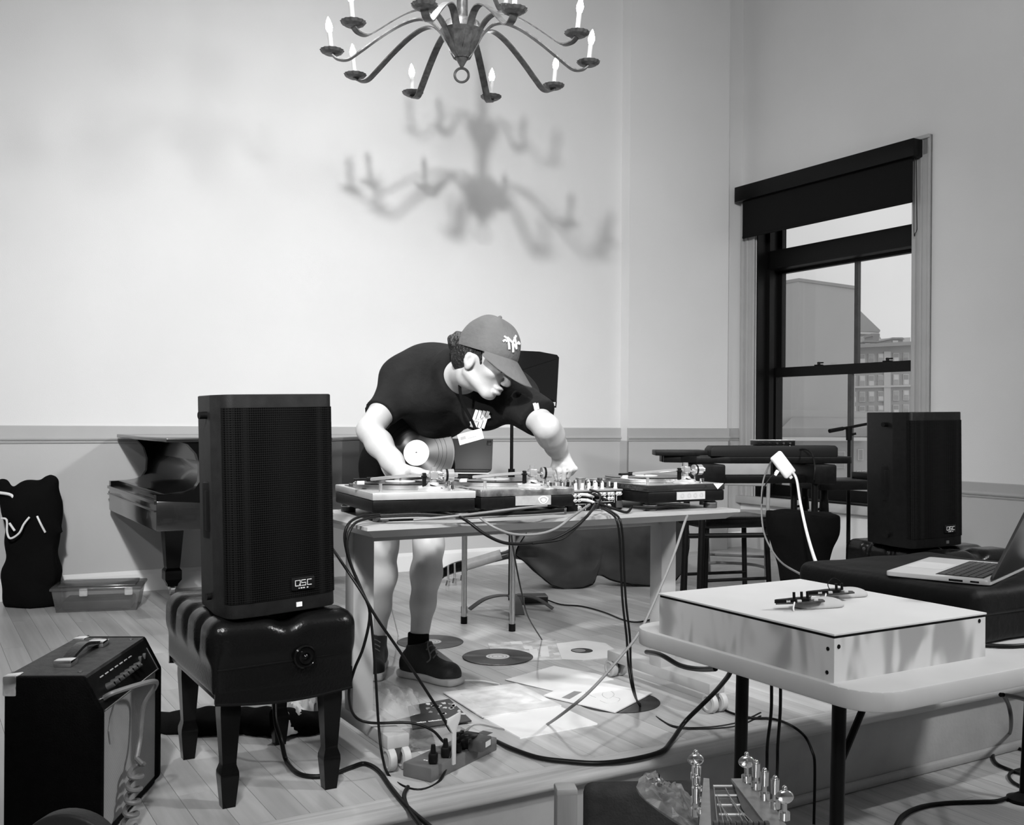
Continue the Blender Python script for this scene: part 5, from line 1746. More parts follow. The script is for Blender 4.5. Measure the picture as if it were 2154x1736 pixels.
# swelled back plate: rings towards the middle rising out
vs, fs = [], []
steps = [(1.0, 0.012), (1.0, 0.0), (0.93, -0.012), (0.75, -0.030), (0.5, -0.042), (0.22, -0.047)]
nn_ = len(lp_)
for sc, yy in steps:
    for x, z in lp_:
        vs.append((cxm + (x - cxm) * sc, yy, czm + (z - czm) * sc))
for k in range(len(steps) - 1):
    for i in range(nn_):
        j = (i + 1) % nn_
        fs.append((k * nn_ + i, k * nn_ + j, (k + 1) * nn_ + j, (k + 1) * nn_ + i))
vs.append((cxm, -0.048, czm))
for i in range(nn_):
    fs.append((len(vs) - 1, (len(steps) - 1) * nn_ + i, (len(steps) - 1) * nn_ + (i + 1) % nn_))
B().add(vs, fs).build('back_plate', 'bass_varnish', bs, smooth=60)
B().prism(lp_, 0.212, 0.224, XZ).build('front_plate', 'bass_varnish', bs, smooth=60)
B().tube([Vector((x, 0.006, z)) for x, z in lp_], 0.006, 6, smooth=2, closed=True).build('edge_purfling', 'lacquer', bs)
na, nb_ = bpx(1100, 1166), bpx(988, 1194)
NY = 0.11
nv = Vector((-math.sin(math.radians(12)), math.cos(math.radians(12)), 0))
B().tube([na + nv * NY, na + (nb_ - na) * 0.25 + nv * NY, nb_ + nv * NY], lambda t: 0.052 - 0.026 * min(1, t * 2.0), 12, smooth=3).build('neck_heel', 'bass_varnish', bs, world=True)
B().tube([bpx(1062, 1172) + nv * NY, nb_ + nv * NY], 0.033, 12, smooth=1).build('neck', 'bass_neck_wood', bs, world=True)
sc = B()
p0 = nb_ + nv * NY
p1 = bpx(932, 1214) + nv * NY
sc.tube([p0, p0 + (p1 - p0) * 0.5 + Vector((0, 0, 0.01)), p1], lambda t: 0.036 - 0.010 * t, 10, smooth=3)
scr = sc.build('peg_box', 'lacquer', bs, world=True)
sp_ = [p1 + Vector((math.cos(a) * r, 0, math.sin(a) * r)) for a, r in [(i * 0.55, 0.034 - i * 0.0018) for i in range(14)]]
B().tube(sp_, 0.014, 8, smooth=2).build('scroll', 'lacquer', bs, world=True)
for f_ in (0.2, 0.5, 0.75):
    pp = p0 + (p1 - p0) * f_
    B().cyl(pp + Vector((0.01, -0.05, -0.045)), pp + Vector((0.01, -0.05, 0.045)), 0.007).cyl(pp + Vector((0.01, -0.05, -0.045)), pp + Vector((0.005, -0.05, -0.075)), 0.012, 0.014).build('tuner', 'chrome', scr, world=True)
ep = bpx(1450, 1110) + nv * 0.11
B().cyl(ep, ep + Vector((0.11, 0.02, 0.02)), 0.006).cyl(ep + Vector((0.10, 0.018, 0.018)), ep + Vector((0.13, 0.023, 0.023)), 0.010).build('end_pin', 'chrome', bs, world=True)
bs.location.z = 0.0
zl = min((o_.matrix_basis @ Vector(v.co)).z for o_ in bs.children if o_.name.startswith('ribs') for v in o_.data.vertices)

# ------------------------------------------------------------------ storage box and black bag at the wall
bxp = onz(210, 1278)
sb = thing('storage_box', 'translucent grey plastic storage box with lid on stage floor', 'box', (bxp.x, bxp.y, 0.0), math.radians(14))
def taper(w0, d0, w1, d1, z0, z1):
    vs = [(-w0, -d0, z0), (w0, -d0, z0), (w0, d0, z0), (-w0, d0, z0), (-w1, -d1, z1), (w1, -d1, z1), (w1, d1, z1), (-w1, d1, z1)]
    return vs, [(0, 3, 2, 1), (4, 5, 6, 7), (0, 1, 5, 4), (1, 2, 6, 5), (2, 3, 7, 6), (3, 0, 4, 7)]
B().add(*taper(0.195, 0.12, 0.215, 0.135, 0.0, 0.115)).build('tub', 'box_plastic', sb)
B().box((-0.225, -0.145, 0.112), (0.225, 0.145, 0.128), 0.006).box((-0.19, -0.115, 0.128), (0.19, 0.115, 0.136), 0.004).build('lid', 'box_plastic', sb)
for x in (-0.06, 0.16):
    B().box((x - 0.02, -0.152, 0.085), (x + 0.02, -0.138, 0.125), 0.004).build('latch', 'clear_plastic', sb)
B().box((-0.17, -0.10, 0.006), (0.17, 0.10, 0.055), 0.01).build('dark_contents', 'dark_grey', sb)

F = Field((-2.95, 5.10, -0.02), (-2.28, 5.66, 0.78), 0.010)
g0 = onz(45, 1283)
gx, gy = g0.x + 0.0, g0.y + 0.12
for z, rx, ry in ((0.05, 0.15, 0.11), (0.18, 0.155, 0.115), (0.34, 0.14, 0.10), (0.48, 0.155, 0.10), (0.56, 0.13, 0.09)):
    F.ell((gx, gy, z), (rx, ry, 0.11), k=0.08)
F.cap((gx + 0.04, gy, 0.55), (gx + 0.09, gy, 0.66), 0.05, 0.045, k=0.04)
F.cap((gx - 0.10, gy, 0.52), (gx - 0.16, gy, 0.64), 0.05, 0.04, k=0.04)
F.cap((gx + 0.12, gy - 0.02, 0.44), (gx + 0.16, gy - 0.02, 0.40), 0.03, 0.01, k=0.03)
F.cap((gx + 0.12, gy - 0.05, 0.30), (gx + 0.13, gy - 0.05, 0.14), 0.025, 0.02, k=0.02)
F.cut((0, 0, 0), (0, 0, -1))
F.warp(lambda x, y, z: 0.006 * np.sin(26 * x + 14 * z) * np.sin(20 * z - 10 * x))
bg_ = field_thing(F, 'drawstring_bag', 'cotton_dark', 'black soft bag with pale drawstrings slumped by the wall', 'bag')
yb = gy - 0.125
B().tube([pt(3, 1091, yb), pt(14, 1094, yb - .01), pt(15, 1120, yb - .015), pt(22, 1133, yb - .02), pt(40, 1122, yb - .02), pt(50, 1103, yb - .015), pt(62, 1088, yb)], 0.0055, 7).build('drawstring', 'cable_white', bg_, world=True)
B().tube([pt(78, 1086, yb + .02), pt(86, 1103, yb + .02), pt(95, 1120, yb + 0.04)], 0.0055, 7).build('drawstring', 'cable_white', bg_, world=True)
B().tube([pt(20, 1101, yb - .01), pt(31, 1117, yb - .018)], 0.006, 7, smooth=1).build('drawstring_tip', 'cable_white', bg_, world=True)
B().tube([pt(0, 1037, yb + .06), pt(24, 1042, yb + .05), pt(32, 1058, yb + .05), pt(37, 1072, yb + .05)], 0.008, 7).build('strap', 'cable_white', bg_, world=True)
cnp = onz(104, 1262)
B().lathe([(0.045, 0), (0.04, 0.01), (0.022, 0.05), (0.016, 0.06), (0.014, 0.10)], 18, Matrix.Translation(cnp)).thing('paper_cone', 'white_paper', 'small white cone standing between black bag and storage box', 'cone')


# ================================================================== records, sleeves and papers on the stage
def flat(name, pxs, z, th, m, label, cat, group=None):
    P = [onz(x, y, z + th) for x, y in pxs]
    return B().prism([(p.x, p.y) for p in P], z, z + th).thing(name, m, label, cat, group, smooth=0)


def px_prism(pxs, z, th):
    P = [onz(x, y, z + th) for x, y in pxs]
    return B().prism([(p.x, p.y) for p in P], z, z + th)


def record(px, py, z, label, ring=True, group='loose records on the stage floor', lm='light_grey'):
    p = onz(px, py, z)
    t = thing('vinyl_record', label, 'record', (p.x, p.y, z), rng.uniform(0, 6), group)
    B().lathe([(0.0035, 0), (0.149, 0), (0.1505, 0.001), (0.149, 0.002), (0.144, 0.0017), (0.0035, 0.0017)], 56, close=False).build('disc', 'vinyl_grooves', t)
    l = B().lathe([(0.0035, 0.0016), (0.0035, 0.0022), (0.050, 0.0022), (0.050, 0.0012)], 36, close=False).build('centre_label', lm, t)
    for r in (0.022, 0.036):
        B().lathe([(r, 0.0021), (r, 0.0024), (r + 0.004, 0.0024), (r + 0.004, 0.0021)], 32, close=False).build('label_ring', 'mid_grey', l)
    return t


def grooves():
    m = bpy.data.materials.new('vinyl_grooves')
    m.use_nodes = True
    n, l = m.node_tree.nodes, m.node_tree.links
    b = n['Principled BSDF']
    b.inputs['Base Color'].default_value = (0.009, 0.009, 0.009, 1)
    b.inputs['Roughness'].default_value = 0.32
    b.inputs['Specular IOR Level'].default_value = 0.5
    b.inputs['Anisotropic'].default_value = 0.92
    tg = n.new('ShaderNodeTangent')
    tg.direction_type = 'RADIAL'
    tg.axis = 'Z'
    l.new(tg.outputs['Tangent'], b.inputs['Tangent'])
    MATS['vinyl_grooves'] = m


grooves()
record(905, 1351, 0.0, 'bare vinyl record lying behind the black sneaker')
record(1047, 1382, 0.0025, 'bare vinyl record with ringed pale label beside printed sleeve')
record(1300, 1476, 0.0, 'vinyl record half hidden under the drawn white sleeve')
flat('record_sleeve', [(1026, 1353), (1168, 1345), (1183, 1388), (1040, 1394)], 0.0, 0.002, 'sleeve_grey', 'grey printed record sleeve half under a bare record', 'record sleeve', 'record sleeves on the stage')
for x0, x1, y0, y1 in ((1113, 1130, 1366, 1384), (1134, 1152, 1360, 1382), (1100, 1118, 1360, 1366), (1072, 1096, 1350, 1355), (1162, 1176, 1374, 1378)):
    px_prism([(x0, y0), (x1, y0 - 1), (x1 + 4, y1), (x0 + 4, y1)], 0.002, 0.0004).thing('printed_patch', 'white_paper', 'x', 'x')
sl = flat('record_sleeve', [(1170, 1354), (1228, 1347), (1274, 1353), (1307, 1376), (1300, 1381), (1226, 1389), (1182, 1387)], 0.0, 0.003, 'white_paper',
          'white paper record sleeve with a round centre hole showing the disc', 'record sleeve', 'record sleeves on the stage')
hp_ = onz(1224, 1369, 0.003)
o = B().lathe([(0.048, 0), (0.048, 0.0006)], 30, Matrix.Translation(Vector((hp_.x, hp_.y, 0.003)))).build('centre_hole', 'vinyl', sl, world=True)
o2 = B().lathe([(0.030, 0.0006), (0.030, 0.0009)], 24, Matrix.Translation(Vector((hp_.x - 0.014, hp_.y, 0.003)))).build('record_label', 'mid_grey', sl, world=True)
s3 = flat('record_sleeve', [(1062, 1430), (1165, 1401), (1252, 1417), (1291, 1429), (1262, 1436), (1188, 1459)], 0.0, 0.003, 'white_paper',
          'plain white record sleeve behind the drawn one', 'record sleeve', 'record sleeves on the stage')
px_prism([(1188, 1459), (1262, 1436), (1200, 1441), (1062, 1430)], 0.003, 0.0012).build('flap', 'white_paper', s3, world=True)
s4 = flat('record_sleeve', [(1143, 1463), (1168, 1452), (1258, 1434), (1372, 1457), (1294, 1498)], 0.003, 0.004, 'white_paper',
          'white record sleeve with pencil drawing and grey title block', 'record sleeve', 'record sleeves on the stage')
px_prism([(1181, 1468), (1208, 1454), (1224, 1456), (1198, 1471)], 0.007, 0.0004).build('title_block', 'mid_grey', s4, world=True)
for P in ([(1232, 1456), (1240, 1462), (1254, 1468)], [(1268, 1458), (1285, 1455), (1292, 1462), (1280, 1470), (1268, 1464), (1268, 1458)], [(1262, 1474), (1278, 1480), (1300, 1478)], [(1290, 1466), (1304, 1470), (1300, 1476)]):
    B().tube([onz(x, y, 0.0075) for x, y in P], 0.0012, 5, smooth=3).build('drawn_line', 'light_grey', s4, world=True)
s5 = flat('record_sleeve', [(932, 1456), (1087, 1437), (1181, 1484), (1014, 1508)], 0.005, 0.004, 'sleeve_art',
          'pale grey record sleeve with framed faded picture', 'record sleeve', 'record sleeves on the stage')
px_prism([(968, 1460), (1082, 1446), (1142, 1475), (1014, 1491)], 0.009, 0.0004).build('picture', 'sleeve_grey_soft', s5, world=True) if 0 else None
mat('sleeve_picture', 0.5, 0.6, noise=(16, 0.0), two=(0.42, 0.66))
px_prism([(968, 1460), (1082, 1446), (1142, 1475), (1014, 1491)], 0.009, 0.0004).build('picture', 'sleeve_picture', s5, world=True)
s6 = flat('record_sleeve', [(1000, 1500), (1165, 1480), (1257, 1522), (1094, 1552)], 0.0, 0.0045, 'white_paper',
          'blank white record sleeve half under the framed picture sleeve', 'record sleeve', 'record sleeves on the stage')
for o_ in [o for o in bpy.data.objects if o.name.startswith('printed_patch')]:
    par = bpy.data.objects['record_sleeve']
    m_ = wmat(par).inverted() @ o_.matrix_basis
    o_.parent = par
    o_.location = m_.translation
    for k_ in ('label', 'category'):
        del o_[k_]
ab = flat('record_sleeve', [(858, 1486), (945, 1470), (992, 1516), (868, 1533)], 0.008, 0.004, 'sleeve_dark', 'black record sleeve with pale flower splashes by the plastic bag', 'record sleeve', 'record sleeves on the stage')
for i in range(22):
    x, y = 890 + rng.random() * 72, 1479 + rng.random() * 24
    x += (y - 1479) * 0.7
    e = [(x + rng.uniform(3, 7) * math.cos(a), y + rng.uniform(1.2, 3.2) * math.sin(a)) for a in [2 * PI * k / 7 for k in range(7)]]
    px_prism(e, 0.012, 0.0004).build('pale_splash', 'light_grey' if i % 3 else 'mid_grey', ab, world=True)
ttx = onz(930, 1518, 0.0125)
ttx2 = onz(872, 1524, 0.0125)
ang = math.atan2(ttx.y - ttx2.y, ttx.x - ttx2.x)
tl_ = B()
for i in range(22):
    if i in (6, 14):
        continue
    q = onz(874 + i * 4.1, 1521.5 - i * 0.50, 0.0125)
    tl_.box((-0.0030, -0.004, 0), (0.0026, 0.004 + 0.003 * (i % 3 == 0), 0.0006), 0, Matrix.Translation(q) @ Matrix.Rotation(ang, 4, 'Z'))
tl_ = tl_.build('sleeve_title', 'white_paper', ab, world=True)
tl_['kind'] = 'stuff'
wr = flat('record_sleeve', [(790, 1545), (962, 1528), (1000, 1549), (955, 1574), (832, 1584)], 0.0, 0.007, 'sleeve_wrap', 'plastic-wrapped dark record sleeve beside the power strip', 'record sleeve', 'record sleeves on the stage') if 0 else None
mat('sleeve_wrap', 0.05, 0.16, noise=(9, 0.0), two=(0.02, 0.22), coat=0.6, bump=(14, 0.4))
wr = flat('record_sleeve', [(770, 1540), (960, 1524), (1003, 1549), (960, 1563), (836, 1584)], 0.0, 0.007, 'sleeve_wrap', 'plastic-wrapped dark record sleeve beside the power strip', 'record sleeve', 'record sleeves on the stage')

# crumpled clear plastic bag
def crumple(name, pxs, z, hgt, m, label, cat, seed, n=16, bumps=7):
    """loose sheet draped over the floor: grid over a quad of floor points with folds"""
    r2 = random.Random(seed)
    Q = [onz(x, y, z) for x, y in pxs]
    fold = [(r2.uniform(3, 14), r2.uniform(3, 14), r2.uniform(0, 6), r2.uniform(0.2, 1)) for _ in range(bumps)]
    vs, fs = [], []
    for i in range(n + 1):
        for j in range(n + 1):
            u, v = i / n, j / n
            p = (Q[0] * (1 - u) + Q[1] * u) * (1 - v) + (Q[3] * (1 - u) + Q[2] * u) * v
            f = sum(abs(math.sin(a * u + b_ * v + c_)) * w for a, b_, c_, w in fold) / bumps
            edge = min(u, v, 1 - u, 1 - v)
            h = hgt * f * (0.35 + min(1, edge * 5))
            vs.append((p.x + r2.uniform(-1, 1) * 0.003, p.y + r2.uniform(-1, 1) * 0.003, z + 0.002 + h))
    k = len(vs)
    vs += [(x, y, zz_ - 0.0012) for x, y, zz_ in vs]
    for i in range(n):
        for j in range(n):
            a = i * (n + 1) + j
            fs.append((a, a + 1, a + n + 2, a + n + 1))
            fs.append((k + a, k + a + n + 1, k + a + n + 2, k + a + 1))
    ringi = [i * (n + 1) for i in range(n)] + [n * (n + 1) + j for j in range(n)] + [(n - i) * (n + 1) + n for i in range(n)] + [n - j for j in range(n)]
    for i in range(len(ringi)):
        a, b_ = ringi[i], ringi[(i + 1) % len(ringi)]
        fs.append((a, b_, k + b_, k + a))
    return B().add(vs, fs).thing(name, m, label, cat, None, smooth=80)


crumple('plastic_bag', [(792, 1528), (884, 1508), (880, 1462), (800, 1440)], 0.012, 0.05, 'bag_plastic', 'crumpled clear plastic bag beside the desk leg', 'bag', 5)
crumple('crumpled_paper', [(588, 1565), (640, 1545), (668, 1500), (600, 1490)], 0.0, 0.10, 'white_paper', 'crumpled white paper under the bench with loudspeaker', 'paper', 9, 14)
crumple('crumpled_paper', [(400, 1530), (470, 1545), (500, 1505), (420, 1490)], 0.0, 0.06, 'off_white', 'crumpled grey paper behind the bench legs', 'paper', 3, 12)
flat('paper_sheet', [(345, 1508), (395, 1496), (540, 1515), (520, 1540), (440, 1533)], 0.0, 0.002, 'off_white', 'loose pale sheet of paper behind the bench legs', 'paper')
bkp = onz(500, 1538)
bk = thing('folded_jacket', 'black folded jacket lying behind the bench legs', 'jacket', (bkp.x, bkp.y, 0.0))
F = Field((bkp.x - 0.35, bkp.y - 0.2, -0.02), (bkp.x + 0.35, bkp.y + 0.2, 0.14), 0.009)
for dx, dy, r in ((-0.22, 0.02, 0.04), (-0.1, 0.0, 0.055), (0.02, 0.03, 0.05), (0.14, 0.0, 0.05), (0.22, 0.03, 0.035)):
    F.ell((bkp.x + dx, bkp.y + dy, 0.015), (0.10, 0.07, r), k=0.05)
F.cut((0, 0, 0.0), (0, 0, -1))
F.warp(lambda x, y, z: 0.006 * np.sin(50 * x + 18 * y) * np.sin(40 * y - 20 * x))
F.build('cloth', 'cotton_dark', bk)

# ------------------------------------------------------------------ power strip with plugs and adapters
pa, pb = onz(880, 1638, 0.0), onz(1008, 1576, 0.0)
pd_ = (pb - pa)
pang = math.atan2(pd_.y, pd_.x)
ps_ = thing('power_strip', 'wide grey power strip with plugs at the stage edge', 'power strip', ((pa.x + pb.x) / 2, (pa.y + pb.y) / 2, 0.0), pang)
PLn = pd_.length
B().box((-PLn / 2 - 0.01, -0.052, 0.0), (PLn / 2 + 0.02, 0.048, 0.040), 0.004).build('housing', 'strip_grey', ps_) if 0 else None
mat('strip_grey', 0.10, 0.45, noise=(16, 0.15))
B().box((-PLn / 2 - 0.01, -0.052, 0.0), (PLn / 2 + 0.02, 0.048, 0.040), 0.004).build('housing', 'strip_grey', ps_)
hl_ = B()
for i in range(6):
    hl_.box((-PLn / 2 + 0.035, -0.036 + i * 0.008, 0.0398), (-PLn / 2 + 0.040, -0.0305 + i * 0.008, 0.0404))
hl_ = hl_.build('housing_print', 'white_paper', ps_)
hl_['kind'] = 'stuff'
for i in range(5):
    x = -PLn / 2 + 0.12 + i * 0.055
    s = B().box((x - 0.016, -0.018, 0.040), (x + 0.016, 0.018, 0.0415), 0.001).build('socket', 'dark_grey', ps_)
plugs = []
for i, (px, py) in enumerate(((911, 1603), (937, 1590), (962, 1580), (972, 1572))):
    q = onz(px, py, 0.045)
    t = B()
    t.box((-0.013, -0.013, 0.0), (0.013, 0.013, 0.030), 0.006, seg=2)
    t.cyl((0, 0, 0.028), (0.0, 0.0, 0.052), 0.0085, 0.006, n=12)
    t.v = [Matrix.Translation(Vector((q.x, q.y, 0.0415))) @ p for p in t.v]
    t.thing('mains_plug', 'black_plastic', ('black mains plug in the strip socket closest to its lettering', 'black mains plug standing second along the power strip', 'black mains plug feeding the thick cable on the strip', 'black mains plug squeezed beside the black adapter')[i], 'plug', 'plugs in the power strip')
    plugs.append(Vector((q.x, q.y, 0.088)))
for i, (px, py, m_) in enumerate(((985, 1566, 'black_plastic'), (1010, 1573, 'dark_grey'))):
    q = onz(px, py, 0.045)
    wt = thing('wall_adapter', ('black plug-in adapter on the power strip next to the plugs', 'grey plug-in adapter at the far end of the power strip')[i], 'adapter', (q.x, q.y, 0.0415), pang + 0.1)
    B().box((-0.034, -0.024, 0.0), (0.030, 0.024, 0.034), 0.005).build('housing', m_, wt)
    B().box((-0.012, -0.0245, 0.010), (0.02, -0.0238, 0.026)).build('rating_label', 'light_grey', wt)
wp = onz(955, 1565, 0.10)
tg = thing('cable_tag', 'pale folded paper tag round a cable above the power strip', 'tag', (wp.x, wp.y, 0.042), pang)
B().prism([(-0.030, 0.135), (0.030, 0.140), (0.026, 0.120), (0.008, 0.095), (0.006, 0.0), (-0.006, 0.0), (-0.010, 0.09), (-0.032, 0.118)], -0.003, 0.003,
          Matrix(((1, 0, 0, 0), (0, 0, 1, 0), (0, 1, 0, 0), (0, 0, 0, 1))), bev=0.001).build('tag_paper', 'light_grey', tg)


# ------------------------------------------------------------------ cables
def cable(pts, r, m, label, group=None, smooth=5, name='cable'):
    return B().tube(pts, r, 8, smooth=smooth).thing(name, m, label, 'cable', group, smooth=60)


def fl(*xy, z=0.006):
    return [onz(x, y, z) for x, y in xy]


cable([plugs[2] + Vector((0, 0, -0.01)), onz(985, 1548, 0.10)] + fl((1030, 1555), (1075, 1575), (1130, 1594), (1190, 1602), (1260, 1606), (1330, 1598), (1390, 1582), (1412, 1560), z=0.010)
      + [pt(1440, 1520, 3.28), pt(1475, 1485, 3.25), pt(1505, 1455, 3.2), pt(1530, 1425, 3.1), pt(1548, 1400, 3.0), pt(1600, 1395, 2.7)], 0.0075, 'cable_rubber', 'thick black cable from the power strip along the stage edge')
# twin leads hanging from the mixer over the desk edge
for i, dx in enumerate((0, 7)):
    cable([pt(1262 + dx, 1068, 3.35), pt(1280 + dx, 1077, 3.24), pt(1296 + dx, 1092, 3.19), pt(1303 + dx, 1130, 3.19), pt(1306 + dx, 1200, 3.2), pt(1310 + dx, 1270, 3.2), pt(1318 + dx, 1340, 3.2), pt(1322 + dx * 0.7, 1400, 3.2),
           pt(1332 + dx * 0.4, 1455, 3.2)] + [onz(1347, 1482 + dx * 0.5), onz(1390, 1515), onz(1425, 1530 + dx * 0.4), onz(1490, 1531 + dx * 0.5), onz(1555, 1520 + dx), onz(1600, 1500 + dx)], 0.0036, 'cable_rubber',
          ('black lead hanging from the mixer to the floor, closer to sleeves', 'black lead hanging from the mixer alongside its twin')[i], 'twin leads hanging from the mixer')
# long grey lead from the far desk corner down to the power strip
cable([pt(1446, 1086, 3.42), pt(1440, 1100, 3.38), pt(1420, 1160, 3.3), pt(1385, 1245, 3.2), pt(1345, 1330, 3.1), pt(1300, 1388, 3.0), pt(1250, 1445, 2.92), pt(1205, 1485, 2.88)] +
      [onz(1150, 1525), onz(1115, 1538), onz(1060, 1536), onz(1010, 1526), onz(985, 1534), onz(968, 1552, 0.03)], 0.0045, 'cable_grey', 'long grey lead slanting from the desk end to the power strip')
# leads round the left desk post
cable([pt(800, 1082, 3.0), pt(762, 1086, 2.95), pt(735, 1100, 2.86), pt(725, 1130, 2.84), pt(735, 1180, 2.84), pt(760, 1240, 2.84), pt(778, 1290, 2.84), pt(765, 1360, 2.84), pt(745, 1410, 2.84), pt(734, 1460, 2.86)] +
      [pt(745, 1505, 2.95), pt(780, 1521, 2.98), pt(862, 1521, 3.0), pt(908, 1536, 2.98), pt(932, 1560, 2.94), plugs[1]], 0.0042, 'cable_rubber', 'black lead looping round the desk post to a plug')
cable([pt(810, 1084, 3.0), pt(770, 1092, 2.92), pt(742, 1106, 2.85), pt(730, 1150, 2.83), pt(748, 1215, 2.83), pt(775, 1275, 2.83), pt(783, 1330, 2.83), pt(790, 1420, 2.83), pt(796, 1520, 2.84), pt(804, 1590, 2.82)] +
      [onz(818, 1632), onz(850, 1655), onz(886, 1662), onz(922, 1646), pt(940, 1612, 2.9), pt(952, 1568, 2.93)], 0.0040, 'cable_rubber', 'black lead dropping beside the castor and looping under the strip')
cable([pt(696, 1150, 2.95), pt(720, 1185, 2.86), pt(760, 1245, 2.82), pt(792, 1300, 2.82), pt(835, 1362, 2.86), pt(880, 1428, 2.90), pt(925, 1498, 2.93), pt(950, 1540, 2.94), plugs[3]], 0.0042, 'cable_rubber', 'taut black lead slanting past the sneaker to the strip')
# drooping bundle along the desk edge
for i, (r, y0, m_) in enumerate(((0.0045, 0, 'cable_rubber'), (0.004, 3, 'cable_rubber'), (0.0035, 7, 'cable_grey'))):
    cable([pt(800, 1085 + y0, 2.98), pt(880, 1082 + y0, 2.99), pt(960, 1086 + y0 * .6, 3.0), pt(1040, 1080 + y0, 3.06), pt(1120, 1078 + y0 * .7, 3.10), pt(1185, 1072 + y0, 3.2)], r, m_,
          ('black lead lying along the desk edge under the decks', 'second black lead lying along the desk edge', 'grey lead lying along the desk edge')[i])
cable([pt(960, 1084, 2.99), pt(985, 1098, 2.95), pt(1020, 1124, 2.94), pt(1060, 1142, 2.95), pt(1105, 1144, 2.97), pt(1160, 1135, 3.0), pt(1200, 1115, 3.05), pt(1235, 1086, 3.12), pt(1252, 1062, 3.30)], 0.0048, 'cable_rubber', 'black lead drooping deepest below the desk edge')
cable([pt(1010, 1090, 3.0), pt(1040, 1110, 2.98), pt(1080, 1124, 2.99), pt(1130, 1124, 3.02), pt(1170, 1112, 3.05), pt(1205, 1086, 3.12), pt(1240, 1062, 3.3)], 0.004, 'cable_grey', 'grey lead drooping shallowly below the desk edge')
cable([pt(870, 1094, 2.97), pt(940, 1088, 2.97), pt(1010, 1080, 3.0), pt(1090, 1070, 3.08), pt(1150, 1064, 3.17)], 0.004, 'cable_grey', 'shiny grey lead stretched in front of the middle deck')
cable([pt(1240, 1030, 3.40), pt(1262, 1040, 3.38), pt(1258, 1062, 3.32), pt(1240, 1080, 3.2), pt(1215, 1108, 3.08), pt(1180, 1135, 3.0), pt(1120, 1144, 2.96)], 0.0035, 'cable_rubber', 'black lead curling out of the mixer sockets')
cable([pt(1330, 1066, 3.44), pt(1380, 1068, 3.48), pt(1420, 1062, 3.5), pt(1450, 1064, 3.52)], 0.0055, 'cable_rubber', 'black lead coiled under the glossy turntable')
cable([pt(1260, 1060, 3.34), pt(1290, 1070, 3.35), pt(1318, 1078, 3.36), pt(1328, 1068, 3.42)], 0.0045, 'cable_rubber', 'short black lead bridging mixer and glossy turntable')
# thin leads behind the desk
cable([pt(1074, 1110, 3.5), pt(1082, 1170, 3.7), pt(1098, 1250, 3.9)] + [pt(1112, 1300, 4.2), onz(1140, 1346)], 0.003, 'cable_rubber', 'thin black lead falling beside the chrome table leg')
cable([onz(1150, 1262, 0.02)] + fl((1180, 1272), (1225, 1276), (1270, 1288), (1310, 1304), (1340, 1309), (1372, 1303)), 0.004, 'cable_rubber', 'thin black lead wandering from the foot pedal')
cable([pt(800, 1180, 4.15), pt(818, 1250, 4.2), pt(826, 1290, 4.3), onz(838, 1338)], 0.0028, 'cable_white', 'thin white lead hanging behind the bare legs')
cable(fl((972, 1432), (1010, 1433), (1050, 1440)), 0.004, 'cable_white', 'short white lead on the floor at the sneaker toe')
# bench lead
cable([pt(578, 1478, 3.05), pt(580, 1520, 3.02), pt(592, 1560, 2.98)] + fl((602, 1600), (625, 1626), (660, 1634), (700, 1629), (740, 1614), (768, 1607), (796, 1622), (824, 1660), (858, 1700), (905, 1740), (940, 1775), z=0.007), 0.0068, 'cable_rubber', 'black cable from under the bench running over stage edge')
cable(fl((858, 1656), (850, 1674), (858, 1700), (884, 1738), (900, 1770), z=0.007), 0.006, 'cable_rubber', 'black cable end joining the one from the bench')
# charger leads
cable([pt(1667, 993, 4.70), pt(1676, 1010, 4.68), pt(1684, 1060, 4.5), pt(1697, 1120, 4.2), pt(1715, 1180, 3.6), pt(1736, 1222, 3.08), pt(1742, 1250, 3.06)], 0.0062, 'cable_white', 'white lead from power brick to behind plywood box')
cable([pt(1630, 960, 4.74), pt(1615, 985, 4.8), pt(1604, 1020, 4.8), pt(1602, 1080, 4.75), pt(1610, 1130, 4.6), pt(1640, 1180, 4.2), pt(1690, 1212, 3.4), pt(1722, 1236, 3.1)], 0.004, 'cable_grey', 'dark lead sagging from power brick below the keyboard')
cable([pt(1635, 990, 4.73), pt(1618, 1008, 4.7), pt(1606, 1030, 4.7), pt(1603, 1060, 4.7)], 0.003, 'cable_rubber', 'short thin lead knotted beside the power brick')
B().box((-0.008, -0.006, -0.014), (0.008, 0.006, 0.014), 0.003, Matrix.Translation(pt(1633, 995, 4.72)) @ Matrix.Rotation(0.6, 4, 'Y')).thing('cable_plug', 'white_plastic', 'tiny white plug beside the hanging power brick', 'plug')
cable([pt(1658, 952, 5.2), pt(1690, 945, 5.15), pt(1708, 955, 5.1), pt(1714, 985, 5.05), pt(1712, 1010, 5.05)], 0.004, 'cable_rubber', 'black lead arching off the interface box')
cable([pt(1525, 954, 5.18), pt(1540, 949, 5.18), pt(1552, 950, 5.18), pt(1562, 955, 5.18)], 0.003, 'cable_white', 'short white lead arching on the digital piano')
